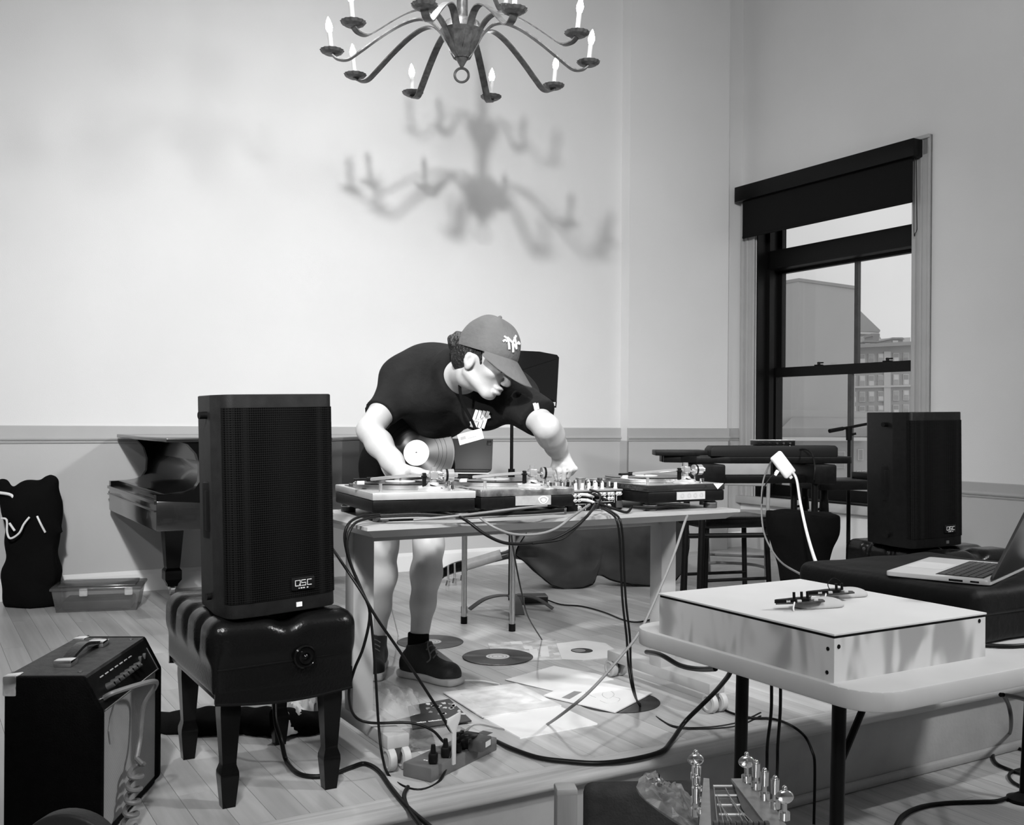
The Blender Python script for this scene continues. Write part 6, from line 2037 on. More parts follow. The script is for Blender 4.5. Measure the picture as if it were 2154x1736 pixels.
# leads under the folding table and on the room floor
for i, (x0, x1) in enumerate(((1623, 1612), (1642, 1634))):
    cable([pt(x0, 1440, 2.55), pt(x0 - 1, 1500, 2.56), pt(x1 + 2, 1570, 2.58), pt(x1, 1640, 2.62), onz(x1 - 12, 1790, ZF)], 0.0042, 'cable_rubber', ('black lead hanging straight down under folding table', 'parallel black lead hanging beside its twin under folding table')[i])
cable(fl((1500, 1478), (1530, 1497), (1575, 1510), (1620, 1512), (1650, 1520), (1676, 1534)) + [pt(1695, 1552, 3.36), pt(1708, 1580, 3.28), pt(1714, 1612, 3.25), onz(1712, 1735, ZF + 0.006)], 0.0045, 'cable_rubber', 'black lead running off the stage under folding table')
cable([pt(1360, 1372, 3.5), pt(1390, 1378, 3.3), pt(1430, 1400, 3.2), pt(1470, 1408, 3.1), pt(1505, 1407, 2.95)], 0.008, 'cable_rubber', 'thick black lead looping behind folding table edge')


def ff(*xy):
    return [onz(x, y, ZF + 0.007) for x, y in xy]


cable([pt(2110, 1462, 2.75), pt(2122, 1485, 2.9), pt(2127, 1520, 3.1)] + ff((2122, 1548), (2100, 1578), (2060, 1590), (2025, 1580), (2018, 1568), (2040, 1561), (2090, 1565), (2130, 1572), (2180, 1585)), 0.0058, 'cable_rubber', 'black cable looping on the room floor at stage riser')
cable([pt(2105, 1462, 2.75), pt(2150, 1470, 2.9), pt(2190, 1490, 3.1)], 0.006, 'cable_rubber', 'black cable trailing from folding table to the side')
cable(ff((2190, 1505), (2140, 1530), (2110, 1560), (2090, 1585), (2095, 1605), (2120, 1618), (2160, 1632), (2200, 1645)), 0.0058, 'cable_rubber', 'black cable snaking across the room floor beside the loop')
cable(ff((2200, 1612), (2150, 1618), (2124, 1628), (2130, 1645), (2170, 1665), (2220, 1690)), 0.0058, 'cable_rubber', 'small black cable loop on the room floor')
cable(ff((1880, 1750), (1895, 1720), (1930, 1700), (1985, 1690), (2060, 1687), (2100, 1685), (2140, 1672), (2200, 1655)), 0.0070, 'cable_rubber', 'thick black cable curving across room floor past the table')
cable([tuple(Mtb @ Vector((0.50, 0.30, 0.006))), tuple(Mtb @ Vector((0.60, 0.14, 0.006))), tuple(Mtb @ Vector((0.75, 0.11, 0.006))), tuple(Mtb @ Vector((0.95, 0.13, 0.006)))], 0.005, 'cable_rubber', 'black cable lying on folding table before the case')

# coiled guitar lead on the amplifier
Ma = Matrix.Translation(am.location) @ Matrix.Rotation(amp_rot, 4, 'Z')
q0 = Ma @ panel_pt(0.046, 0.72, 0.004)
gx_ = AD + 0.012
P = [q0, q0 + (Ma.to_3x3() @ pn) * 0.03, Ma @ Vector((gx_ + 0.055, 0.13, AH - 0.045)), Ma @ Vector((gx_ + 0.05, 0.20, AH - 0.07)), Ma @ Vector((gx_ + 0.012, 0.225, AH - 0.13)), Ma @ Vector((gx_ + 0.006, 0.215, 0.19)), Ma @ Vector((gx_ + 0.006, 0.19, 0.15))]
lead = catmull([Vector(p) for p in P], 6)
coil = []
for i in range(110):
    a = i * 0.29
    z = 0.140 - i * 0.00124
    coil.append(Ma @ Vector((gx_ + 0.012 + 0.014 * math.cos(a), 0.175 - i * 0.0005 + 0.027 * math.sin(a), max(z, 0.008))))
B().tube(lead + coil, 0.0062, 8, smooth=1).thing('coiled_lead', 'coil_grey', 'grey coiled guitar lead plugged into the amplifier', 'cable') if 0 else None
mat('coil_grey', 0.13, 0.45)
B().tube(lead + coil, 0.0062, 8, smooth=1).thing('coiled_lead', 'coil_grey', 'grey coiled guitar lead plugged into the amplifier', 'cable')


# ================================================================== the man at the decks
pe = thing('person', 'man in black T-shirt and cap leaning over the turntables holding a record', 'person', (-0.36, 3.98, 0.0))


def V3(p):
    return np.array([p[0], p[1], p[2]], float)


def nrm3(v):
    v = np.array(v, float)
    return v / np.linalg.norm(v)


# joints (image side names: L = picture left)
hipL, hipR = pt(822, 985, 4.14), pt(888, 985, 4.08)
kneeL, kneeR = pt(806, 1150, 4.06), pt(902, 1148, 3.99)
ankL, ankR = pt(789, 1368, 4.12), pt(880, 1360, 3.99)
pelv = pt(852, 962, 4.10)
waist = pt(858, 895, 3.98)
chest = pt(932, 822, 3.74)
neckb = pt(962, 788, 3.58)
shL, shR = pt(850, 800, 3.70), pt(1072, 826, 3.58)
elL, elR = pt(777, 905, 3.52), pt(1150, 900, 3.38)
wrL, wrR = pt(846, 1000, 3.36), pt(1178, 955, 3.52)
HC = pt(1020, 762, 3.42)
hf = nrm3((0.80, -0.45, -0.40))
hu = nrm3(np.array((0.40, -0.10, 0.91)) - hf * np.dot(hf, (0.40, -0.10, 0.91)))
hs = np.cross(hf, hu)                                          # his right-hand side, turned to the camera
HR = [hf, hs, hu]
HCv = V3(HC)


def hp3(f, s, u):
    """point in the head's own frame: forward, to his right, up"""
    return HCv + hf * f + hs * s + hu * u


F = Field((-0.66, 3.18, -0.02), (0.30, 4.34, 1.38), 0.0042)
# trunk
F.chain([V3(pelv), V3(waist), V3(chest), V3(neckb)], [0.125, 0.118, 0.135, 0.085], k=0.06)
F.cap(V3(shL), V3(chest), 0.062, 0.10, k=0.06).cap(V3(shR), V3(chest), 0.062, 0.10, k=0.06)
F.cap(V3(hipL), V3(hipR), 0.10, 0.10, k=0.05)
# legs
for h_, k_, a_ in ((hipL, kneeL, ankL), (hipR, kneeR, ankR)):
    h_, k_, a_ = V3(h_), V3(k_), V3(a_)
    F.chain([h_, h_ * 0.45 + k_ * 0.55, k_], [0.090, 0.073, 0.056], k=0.03)
    F.chain([k_, k_ * 0.72 + a_ * 0.28 + np.array((0, 0.022, 0)), k_ * 0.42 + a_ * 0.58 + np.array((0, 0.012, 0)), a_], [0.056, 0.059, 0.046, 0.033], k=0.03)
    F.ell(k_ + np.array((0.0, -0.022, 0.012)), (0.040, 0.036, 0.046), k=0.03)
F.cap(V3(ankL), V3(ankL) + np.array((0.02, -0.10, -0.045)), 0.033, 0.026, k=0.02)
F.cap(V3(ankR), V3(ankR) + np.array((0.12, -0.07, -0.060)), 0.033, 0.026, k=0.02)
# arms
for s_, e_, w_ in ((shL, elL, wrL), (shR, elR, wrR)):
    s_, e_, w_ = V3(s_), V3(e_), V3(w_)
    F.chain([s_, s_ * 0.5 + e_ * 0.5, e_], [0.056, 0.050, 0.041], k=0.025)
    F.chain([e_, e_ * 0.7 + w_ * 0.3, e_ * 0.3 + w_ * 0.7, w_], [0.040, 0.043, 0.035, 0.0265], k=0.025)
# neck and head
F.cap(V3(neckb), hp3(-0.035, 0.0, -0.06), 0.060, 0.050, k=0.02)
F.ell(hp3(-0.012, 0, 0.035), (0.096, 0.074, 0.090), HR, k=0.02)
F.ell(hp3(0.018, 0, -0.026), (0.068, 0.050, 0.076), HR, k=0.022)
F.ell(hp3(0.062, 0, -0.090), (0.022, 0.024, 0.018), HR, k=0.022)                # chin
F.cap(hp3(-0.018, 0.052, -0.052), hp3(0.058, 0.020, -0.090), 0.012, 0.012, k=0.022)   # jaw
F.cap(hp3(-0.018, -0.052, -0.052), hp3(0.058, -0.020, -0.090), 0.013, 0.013, k=0.025)
F.ell(hp3(0.060, 0.036, -0.022), (0.018, 0.016, 0.013), HR, k=0.022)            # cheekbones
F.ell(hp3(0.060, -0.036, -0.022), (0.018, 0.016, 0.013), HR, k=0.022)
F.cap(hp3(0.078, 0.05, 0.018), hp3(0.078, -0.05, 0.018), 0.016, k=0.02)         # brow
F.cap(hp3(0.090, 0, 0.008), hp3(0.113, 0, -0.032), 0.0085, 0.0115, k=0.014)     # nose
F.ell(hp3(0.102, 0.010, -0.038), (0.010, 0.008, 0.007), HR, k=0.01).ell(hp3(0.102, -0.010, -0.038), (0.010, 0.008, 0.007), HR, k=0.01)
F.ell(hp3(0.090, 0, -0.059), (0.015, 0.023, 0.0085), HR, k=0.008)                # upper lip
F.ell(hp3(0.088, 0, -0.074), (0.014, 0.020, 0.0085), HR, k=0.007)                # lower lip
F.cap(hp3(0.104, 0.022, -0.0665), hp3(0.104, -0.022, -0.0665), 0.0065, k=0.003, sub=True)
for q in (1, -1):
    F.ell(hp3(0.098, q * 0.031, 0.000), (0.014, 0.016, 0.010), HR, k=0.016, sub=True)   # eye sockets
    F.ell(hp3(0.080, q * 0.031, -0.001), (0.012, 0.013, 0.010), HR, k=0.004)            # eyelids
    # ears
    F.ell(hp3(-0.014, q * 0.071, -0.014), (0.018, 0.010, 0.031), HR, k=0.006)
    F.ell(hp3(-0.022, q * 0.079, -0.006), (0.013, 0.005, 0.024), HR, k=0.004)
    F.ell(hp3(-0.010, q * 0.083, -0.010), (0.009, 0.007, 0.018), HR, k=0.003, sub=True)


def finger(P, r0, r1):
    F.chain([V3(p) for p in P], np.linspace(r0, r1, len(P)), k=0.003)


# hand resting on the first deck: palm from the wrist, fingers along the platter, thumb to the side
wl, hd = V3(wrL) + np.array((0, 0, 0.010)), nrm3((0.97, -0.16, -0.06))
pn1 = nrm3(np.cross(hd, (0, 1, 0)))                            # lies in the picture, across the fingers
sd = nrm3((0.25, 0.95, -0.05))
palm = wl + hd * 0.052
F.cap(wl, palm, 0.026, 0.020, k=0.02)
for off in (-0.026, -0.009, 0.009, 0.026):
    F.cap(wl + hd * 0.015 + sd * off * 0.7, wl + hd * 0.088 + sd * off, 0.015, 0.0115, k=0.012)
for i, (off, L) in enumerate(((-0.029, 0.066), (-0.010, 0.080), (0.010, 0.076), (0.029, 0.058))):
    b0 = wl + hd * 0.088 + sd * off
    finger([b0, b0 + hd * L * 0.45 + np.array((0, 0, 0.004)), b0 + hd * L * 0.78 + np.array((0, 0, -0.004)), b0 + hd * L + np.array((0, 0, -0.014))], 0.0098, 0.0072)
t0 = wl + hd * 0.022 - sd * 0.020
finger([t0, t0 + hd * 0.03 - sd * 0.026 + np.array((0, 0, 0.006)), t0 + hd * 0.056 - sd * 0.032 + np.array((0, 0, 0.0))], 0.0125, 0.0085)
# hand turning a knob on the mixer: fingers point down
wr = V3(wrR)
hd2 = nrm3(V3(pt(1190, 988, 3.50)) - wr)
kn = wr + hd2 * 0.042
F.cap(wr, kn, 0.027, 0.026, k=0.02)
sx2 = nrm3((0.96, -0.28, 0.0))
tips = [pt(1177, 1011, 3.50), pt(1185, 1012, 3.49), pt(1194, 1006, 3.50), pt(1201, 998, 3.51)]
for i, off in enumerate((-0.027, -0.008, 0.011, 0.029)):
    b0 = kn + sx2 * off + np.array((0, -0.004, -0.002))
    F.cap(wr + hd2 * 0.01 + sx2 * off * 0.6, b0, 0.014, 0.0110, k=0.010)
    tp_ = V3(tips[i])
    m1 = b0 * 0.55 + tp_ * 0.45 + np.array((0.003 + 0.003 * i, -0.018, 0.004))
    finger([b0, m1, tp_ * 0.75 + m1 * 0.25, tp_], 0.0092, 0.0070)
th0 = wr + hd2 * 0.018 - sx2 * 0.020
tpt = V3(pt(1172, 1009, 3.52))
finger([th0, th0 * 0.5 + tpt * 0.5 + np.array((-0.012, -0.012, 0.006)), tpt], 0.0125, 0.0085)
body = F.build('body', 'skin', pe, relax=1)
del F

# ------------------------------------------------------------------ T-shirt
S_ = Field((-0.66, 3.12, 0.72), (0.30, 4.34, 1.42), 0.0065)
S_.chain([V3(pelv) * 0.5 + V3(waist) * 0.5, V3(waist), V3(chest), V3(neckb)], [0.135, 0.130, 0.152, 0.100], k=0.07)
bell = V3(pt(925, 870, 3.72))
S_.ell(V3(pt(950, 848, 3.66)), (0.17, 0.12, 0.062), k=0.06)                     # front of the shirt hanging down
S_.ell(V3(pt(1012, 876, 3.55)), (0.075, 0.06, 0.055), k=0.05)
S_.ell(V3(pt(895, 800, 3.78)), (0.13, 0.15, 0.13), k=0.06)                      # rounded back
S_.cap(V3(shL), V3(chest), 0.078, 0.115, k=0.06).cap(V3(shR), V3(chest), 0.080, 0.115, k=0.06)
slL = V3(shL) * 0.30 + V3(elL) * 0.70
slR = V3(shR) * 0.22 + V3(elR) * 0.78
S_.cap(V3(shL), V3(shL) * 0.1 + V3(elL) * 0.9, 0.074, 0.063, k=0.04)
S_.cap(V3(shR), V3(shR) * 0.1 + V3(elR) * 0.9, 0.078, 0.068, k=0.04)
S_.cut(slL, nrm3(V3(elL) - V3(shL)) + np.array((0.25, 0, -0.15))) if 0 else None


def cut_local(Fd, p, n, c, rad):
    """cut a half-space only inside a ball round c"""
    n = nrm3(n)
    sl, x, y, z = Fd.block(np.array(c) - rad, np.array(c) + rad, 0)
    d = (x - p[0]) * n[0] + (y - p[1]) * n[1] + (z - p[2]) * n[2]
    ball = np.sqrt((x - c[0]) ** 2 + (y - c[1]) ** 2 + (z - c[2]) ** 2) - rad
    Fd.a[sl] = np.maximum(Fd.a[sl], -np.maximum(-d, ball))


cut_local(S_, slL, V3(elL) - V3(shL), V3(elL) + nrm3(V3(elL) - V3(shL)) * 0.03, 0.145)
cut_local(S_, slR, V3(elR) - V3(shR), V3(elR) + nrm3(V3(elR) - V3(shR)) * 0.03, 0.145)
# collar opening
nk = V3(neckb) * 0.45 + hp3(-0.035, 0.0, -0.07) * 0.55
S_.ell(nk + np.array((0.02, -0.035, -0.012)), (0.088, 0.085, 0.075), k=0.02, sub=True)
# hem
S_.cut(V3(pt(868, 908, 3.95)), V3(pelv) - V3(chest) + np.array((0.0, 0, -0.05)))


def folds(x, y, z):
    return (0.006 * np.sin(26 * x + 16 * z + 4 * np.sin(9 * y)) + 0.0045 * np.sin(18 * x - 36 * z + 12 * y)) * (1 / (1 + np.exp(-40 * (1.20 - z))))


S_.warp(folds)
shirt = S_.build('t_shirt', 'cotton_black', pe, relax=2)
bvS = S_.bvh()
del S_

# shorts
P_ = Field((-0.66, 3.80, 0.48), (-0.12, 4.36, 1.06), 0.0085)
P_.cap(V3(pelv), V3(waist), 0.145, 0.135, k=0.05)
P_.cap(V3(hipL), V3(hipR), 0.125, 0.125, k=0.05)
for h_, k_ in ((hipL, kneeL), (hipR, kneeR)):
    P_.cap(V3(h_), V3(h_) * 0.25 + V3(k_) * 0.75, 0.118, 0.098, k=0.03)
P_.cut((0, 0, 0.625), (0, 0, -1))
P_.warp(lambda x, y, z: 0.005 * np.sin(36 * x + 20 * y) * np.sin(16 * z))
P_.build('shorts', 'cotton_dark', pe, relax=2)


# shoes and socks
def shoe(ank, d, name_sock=True):
    a = V3(ank)
    d = nrm3((d[0], d[1], 0))
    s = np.array((-d[1], d[0], 0))
    R = [d, s, (0, 0, 1)]
    g = np.array((a[0], a[1], 0.0))
    Fs = Field(g - np.array((0.26, 0.26, 0.01)), g + np.array((0.26, 0.26, 0.20)), 0.004)
    Fs.rbox(g + d * 0.062 + np.array((0, 0, 0.042)), (0.130, 0.040, 0.036), 0.034, R, k=0)
    Fs.ell(g + d * 0.145 + np.array((0, 0, 0.036)), (0.058, 0.047, 0.036), R, k=0.03)
    Fs.ell(g - d * 0.035 + np.array((0, 0, 0.055)), (0.050, 0.042, 0.055), R, k=0.03)
    Fs.cap(g + np.array((0, 0, 0.07)), g + np.array((0, 0, 0.135)), 0.046, 0.044, k=0.03)
    Fs.cap(g + d * 0.01 + np.array((0, 0, 0.13)), g + d * 0.10 + np.array((0, 0, 0.062)), 0.038, 0.032, k=0.03)
    Fs.cut((0, 0, 0.018), (0, 0, -1))
    Fs.cut(g + np.array((0, 0, 0.135)), np.array((0, 0, 1)) - d * 0.2)
    up_ = Fs.build('shoe', 'shoe_black', pe)
    So = Field(g - np.array((0.26, 0.26, 0.01)), g + np.array((0.26, 0.26, 0.06)), 0.004)
    So.rbox(g + d * 0.062 + np.array((0, 0, 0.016)), (0.140, 0.046, 0.016), 0.012, R, k=0)
    So.ell(g + d * 0.140 + np.array((0, 0, 0.016)), (0.072, 0.053, 0.024), R, k=0.02)
    So.ell(g - d * 0.035 + np.array((0, 0, 0.016)), (0.056, 0.048, 0.024), R, k=0.02)
    So.cut((0, 0, 0.001), (0, 0, -1))
    So.cut((0, 0, 0.030), (0, 0, 1))
    so = So.build('shoe_sole', 'sole_white', up_)
    for i in range(5):
        f = 0.035 + i * 0.017
        zc = 0.142 - i * 0.0135
        c = g + d * (f + 0.012) + np.array((0, 0, zc))
        B().tube([c - s * 0.026 - np.array((0, 0, 0.008)), c + np.array((0, 0, 0.004)), c + s * 0.026 - np.array((0, 0, 0.008))], 0.0034, 6, smooth=4).build('lace', 'lace_dark', up_, world=True)
    B().tube([g + d * 0.05 + np.array((0, 0, 0.148)), g + d * 0.075 - s * 0.03 + np.array((0, 0, 0.135)), g + d * 0.10 - s * 0.042 + np.array((0, 0, 0.098)), g + d * 0.085 - s * 0.045 + np.array((0, 0, 0.08))], 0.003, 6).build('lace', 'lace_dark', up_, world=True)
    Fk = Field(g - np.array((0.08, 0.08, -0.09)), g + np.array((0.08, 0.08, 0.26)), 0.005)
    Fk.cap(a + np.array((0, 0, -0.03)), a + np.array((0, 0, 0.075)), 0.043, 0.041, k=0)
    Fk.cut(a + np.array((0, 0, 0.055)), (0, 0, 1))
    Fk.build('sock', 'cotton_dark', pe)


mat('shoe_black', 0.007, 0.6, noise=(20, 0.3), bump=(60, 0.2))
mat('sole_white', 0.42, 0.6, noise=(20, 0.1))
mat('lace_dark', 0.10, 0.7)
shoe(ankR, (0.80, -0.60, 0))
shoe(ankL, (0.05, -1.0, 0))


# cap with brim
def cap_pt(a, h):
    """dome point: a round the head (0 = front), h 0..1 from the band to the button"""
    ph = h * PI / 2
    r = math.cos(ph) ** 0.72
    f = 0.112 * r * math.cos(a) - 0.008 - 0.008 * h
    s = 0.094 * r * math.sin(a)
    u = 0.028 + 0.128 * math.sin(ph) ** 0.95
    crease = 0.004 * math.sin(3 * a + 5 * h) * h * (1 - h) * 4 + 0.004 * math.sin(7 * a - 9 * h) * h * (1 - h)
    dip = -0.012 * max(0, math.cos(a + 0.5)) * math.sin(PI * h) * 0.8
    return hp3(f * (1 + crease * 4), s * (1 + crease * 4), u + dip + crease - 0.016 * math.cos(a) * (1 - h) * -1.0)


n_, m_ = 40, 14
vs, fs = [], []
for k in range(m_):
    for i in range(n_):
        vs.append(Vector(cap_pt(2 * PI * i / n_, k / m_)))
vs.append(Vector(cap_pt(0, 1.0)))
for k in range(m_ - 1):
    for i in range(n_):
        j = (i + 1) % n_
        fs.append((k * n_ + i, k * n_ + j, (k + 1) * n_ + j, (k + 1) * n_ + i))
for i in range(n_):
    fs.append(((m_ - 1) * n_ + i, (m_ - 1) * n_ + (i + 1) % n_, len(vs) - 1))
vi = [Vector(cap_pt(2 * PI * i / n_, 0)) * 1.0 for i in range(n_)]
k0 = len(vs)
cen = Vector(hp3(0, 0, 0.03))
vs += [cen + (p - cen) * 0.95 + Vector(hu) * 0.004 for p in vi]
for i in range(n_):
    j = (i + 1) % n_
    fs.append((i, k0 + i, k0 + j, j))
capo = B().add(vs, fs).build('cap', 'cap_cloth', pe, world=True, smooth=70)
sm = capo.modifiers.new('soft', 'SUBSURF')
sm.levels = sm.render_levels = 1
# brim: curved tongue forward of the band
vs, fs = [], []
NB, MB_ = 17, 9
for lay_ in (0, 1):
    for j in range(MB_):
        for i in range(NB):
            t = (i / (NB - 1) - 0.5) * 2
            a = t * 1.18
            r0 = Vector(cap_pt(a, 0.02))
            ext = 0.088 * (1 - abs(t) ** 2.6) * (j / (MB_ - 1)) + (0.0 if j else -0.004)
            sidew = 0.010 * t * (j / (MB_ - 1))
            p = r0 + Vector(hf) * ext + Vector(hs) * sidew - Vector(hu) * (0.012 * t * t * (j / (MB_ - 1)) + 0.62 * ext) - Vector(hu) * (0.0028 * lay_ + 0.002)
            vs.append(p)
nn = NB * MB_
for j in range(MB_ - 1):
    for i in range(NB - 1):
        a = j * NB + i
        fs.append((a, a + 1, a + NB + 1, a + NB))
        fs.append((nn + a, nn + a + NB, nn + a + NB + 1, nn + a + 1))
rim = [i for i in range(NB)] + [j * NB + NB - 1 for j in range(1, MB_)] + [(MB_ - 1) * NB + i for i in range(NB - 2, -1, -1)] + [j * NB for j in range(MB_ - 2, 0, -1)]
for i in range(len(rim)):
    a, b_ = rim[i], rim[(i + 1) % len(rim)]
    fs.append((a, b_, nn + b_, nn + a))
B().add(vs, fs).build('cap_brim', 'cap_cloth', capo, world=True, smooth=50)
bt = Vector(cap_pt(0, 1.0))
B().ball(bt, 0.007).build('cap_button', 'cap_cloth', capo, world=True)
# embroidered monogram on the cap front
bvC = BVHTree.FromPolygons([wmat(capo) @ v.co for v in capo.data.vertices], [tuple(p.vertices) for p in capo.data.polygons])


def decal(bvh, target, strokes, up, name, material, parent, r, lift=0.002, scale=1.0, wrap=True):
    """raised strokes laid on a surface: drawn in the tangent plane at the hit point of the line of sight"""
    d = (Vector(target) - CAM).normalized()
    hit, nrm, idx, dist = bvh.ray_cast(CAM, d)
    if hit is None:
        return None
    if nrm.dot(d) > 0:
        nrm = -nrm
    y = (Vector(up) - nrm * Vector(up).dot(nrm)).normalized()
    x = y.cross(nrm)
    b = B()
    for st_ in strokes:
        P = []
        for u, v in st_:
            q = hit + x * (u * scale) + y * (v * scale)
            h2, n2, _, _ = (bvh.ray_cast(q + nrm * 0.05, -nrm) if wrap else (None,) * 4)
            P.append((h2 if h2 else q) + nrm * lift)
        b.tube(P, 0, smooth=1 if len(P) < 3 else 3, flat=(r, 0.003), up=nrm)
    return b.build(name, material, parent, world=True)


def seg(a, b, n=4):
    return [(a[0] + (b[0] - a[0]) * i / n, a[1] + (b[1] - a[1]) * i / n) for i in range(n + 1)]


NY = [seg((-0.012, -0.016), (-0.012, 0.016)), seg((-0.012, 0.016), (0.012, -0.016)), seg((0.012, -0.016), (0.012, 0.016)),
      seg((-0.020, 0.020), (0.0, 0.0)), seg((0.020, 0.020), (0.0, 0.0)), seg((0.0, 0.0), (0.0, -0.024)),
      [(-0.026, 0.006), (-0.020, 0.010), (-0.016, 0.004)], [(0.018, -0.004), (0.024, 0.002), (0.028, -0.004)]]
decal(bvC, pt(1077, 722, 3.35), NY, hu + 0.35 * hs, 'monogram', 'white_paper', capo, 0.0062, 0.003, 1.25)

# shirt print: four slanted bars crossed by one stroke, sleeve badge, hanging name card on a lanyard
BARS = [seg((-0.024 + 0.013 * i - 0.006, -0.030), (-0.024 + 0.013 * i + 0.006, 0.030)) for i in range(4)] + [seg((-0.036, -0.018), (0.030, 0.014))]
decal(bvS, pt(1012, 882, 3.5), BARS, (0.12, 0, 1), 'chest_print', 'white_paper', shirt, 0.0105, 0.006, 1.0, False)
decal(bvS, pt(1128, 856, 3.4), [seg((-0.004, -0.014), (-0.004, 0.014)), seg((0.004, -0.010), (0.004, 0.012))], (-0.3, 0, 1), 'sleeve_badge', 'white_paper', shirt, 0.010, 0.002)
cd_ = pt(990, 919, 3.43)
Mc = Matrix.Translation(cd_) @ Matrix.Rotation(math.radians(-16), 4, 'Y') @ Matrix.Rotation(math.radians(-28), 4, 'X')
nc = B().box((-0.042, -0.001, -0.020), (0.042, 0.001, 0.020), 0, Mc).build('name_card', 'card_white', pe, world=True)
B().box((-0.035, -0.0018, -0.004), (-0.016, -0.0008, 0.008), 0, Mc).box((-0.010, -0.0018, -0.006), (0.020, -0.0008, -0.003), 0, Mc).build('card_print', 'mid_grey', nc, world=True)
nkL, nkR = pt(970, 800, 3.50), pt(1040, 838, 3.47)
B().tube([pt(968, 770, 3.46), pt(967, 812, 3.44), pt(973, 848, 3.44), pt(990, 880, 3.44), pt(1000, 902, 3.438)], 0, smooth=4, flat=(0.010, 0.002), up=(0.3, -1, 0.2)).build('lanyard', 'cotton_dark', pe, world=True)

# hair under the cap and the bun
Hh = Field(HCv - 0.17, HCv + 0.17, 0.0045)
Hh.ell(hp3(-0.028, 0, 0.022), (0.096, 0.0825, 0.078), HR, k=0.01)
Hh.ell(hp3(-0.070, 0, -0.020), (0.045, 0.060, 0.050), HR, k=0.03)
Hh.cut(hp3(0.026, 0, 0.0), hf + 0.25 * hu)
Hh.cut(hp3(0, 0, 0.055), hu)
Hh.ell(hp3(0.0, 0.085, -0.022), (0.030, 0.03, 0.040), HR, k=0.008, sub=True)
Hh.ell(hp3(0.0, -0.085, -0.022), (0.030, 0.03, 0.040), HR, k=0.008, sub=True)
bun = V3(pt(966, 722, 3.44))
Hh.ell(bun, (0.036, 0.034, 0.034), k=0.02)
r3 = random.Random(4)
for i in range(36):
    v = nrm3([r3.gauss(0, 1) for _ in range(3)])
    Hh.ell(bun + v * 0.031, (0.011, 0.011, 0.011), k=0.006)
Hh.cap(bun, hp3(-0.095, 0, 0.02), 0.028, 0.03, k=0.02)
Hh.build('hair', 'hair', pe, relax=1)
# eyebrow and short beard shadow
B().tube([hp3(0.092, 0.046, 0.016), hp3(0.100, 0.030, 0.021), hp3(0.102, 0.014, 0.018)], 0.0032, 6, smooth=3).build('eyebrow', 'hair', pe, world=True)
B().tube([hp3(0.092, -0.046, 0.016), hp3(0.100, -0.030, 0.021), hp3(0.102, -0.014, 0.018)], 0.0032, 6, smooth=3).build('eyebrow', 'hair', pe, world=True)
for q in (1, -1):
    B().ball(tuple(hp3(0.0865, q * 0.031, -0.001)), 0.0062).build('eye', 'hair', pe, world=True)

# ------------------------------------------------------------------ record held upright under his arm
rc = pt(876, 953, 3.70)
fn = nrm3(np.array(CAM) - V3(rc) + np.array((-0.75, 0.0, 0.45)))
fn = Vector(fn)
rq = fn.to_track_quat('Z', 'Y')
hr = thing('vinyl_record', 'vinyl record with blank white label held upright by the man', 'record', rc, 0, None, rot=rq.to_euler())
B().lathe([(0.0035, 0), (0.140, 0), (0.1415, 0.001), (0.140, 0.002), (0.135, 0.0017), (0.0035, 0.0017)], 64, close=False).build('disc', 'vinyl_grooves', hr)
hl = B().lathe([(0.0035, 0.0016), (0.0035, 0.0023), (0.047, 0.0023), (0.047, 0.0012)], 40, close=False).build('centre_label', 'white_plastic', hr)
for r in (0.082, 0.096, 0.111):
    B().lathe([(r, 0.0016), (r, 0.0019), (r + 0.0012, 0.0019), (r + 0.0012, 0.0016)], 48, close=False).build('track_gap', 'black_plastic', hr)
B().box((0.0, 0.012, 0.0022), (0.014, 0.030, 0.0025)).box((-0.022, -0.002, 0.0022), (0.03, 0.0, 0.0025)).build('label_print', 'light_grey', hl)

# ================================================================== things at the very front
# dark rounded chair back at the lower edge
cbk = pt(150, 1740, 1.55)
ch_ = thing('chair', 'dark rounded chair back in front of the guitar amplifier', 'chair', (cbk.x, 1.55, ZF), math.radians(-8))
arc = [(0.058 * math.cos(a) * 1.15, 0.050 * math.sin(a)) for a in np.linspace(0, PI, 15)]
zt = pt(150, 1706, 1.55).z - ZF
poly = [(-0.085, -0.30)] + [(x * 2.0, z * 1.7 - 0.0595) for x, z in reversed([(0.0375 * math.cos(a), 0.035 * math.sin(a)) for a in np.linspace(0, PI, 21)])] + [(0.085, -0.30)]
B().prism(poly, -0.016, 0.016, Matrix.Translation(Vector((0, 0, zt))) @ Matrix(((1, 0, 0, 0), (0, 0, 1, 0), (0, 1, 0, 0), (0, 0, 0, 1))), bev=0.008, seg=3).build('backrest', 'chair_dark', ch_) if 0 else None
mat('chair_dark', 0.020, 0.5, bump=(200, 0.1), spec=0.25)
B().prism(poly, -0.016, 0.016, Matrix.Translation(Vector((0, 0, zt))) @ Matrix(((1, 0, 0, 0), (0, 0, 1, 0), (0, 1, 0, 0), (0, 0, 0, 1))), bev=0.008, seg=3).build('backrest', 'chair_dark', ch_)
sh_ = zt - 0.33
B().box((-0.18, -0.42, sh_ - 0.04), (0.18, 0.02, sh_), 0.02, seg=3).build('seat', 'chair_dark', ch_)
for x in (-0.07, 0.07):
    B().cyl((x, -0.005, 0.0), (x, 0.0, zt - 0.26), 0.012).build('rear_leg', 'black_metal', ch_)
    B().cyl((x, -0.38, 0.0), (x, -0.36, sh_ - 0.03), 0.012).build('front_leg', 'black_metal', ch_)

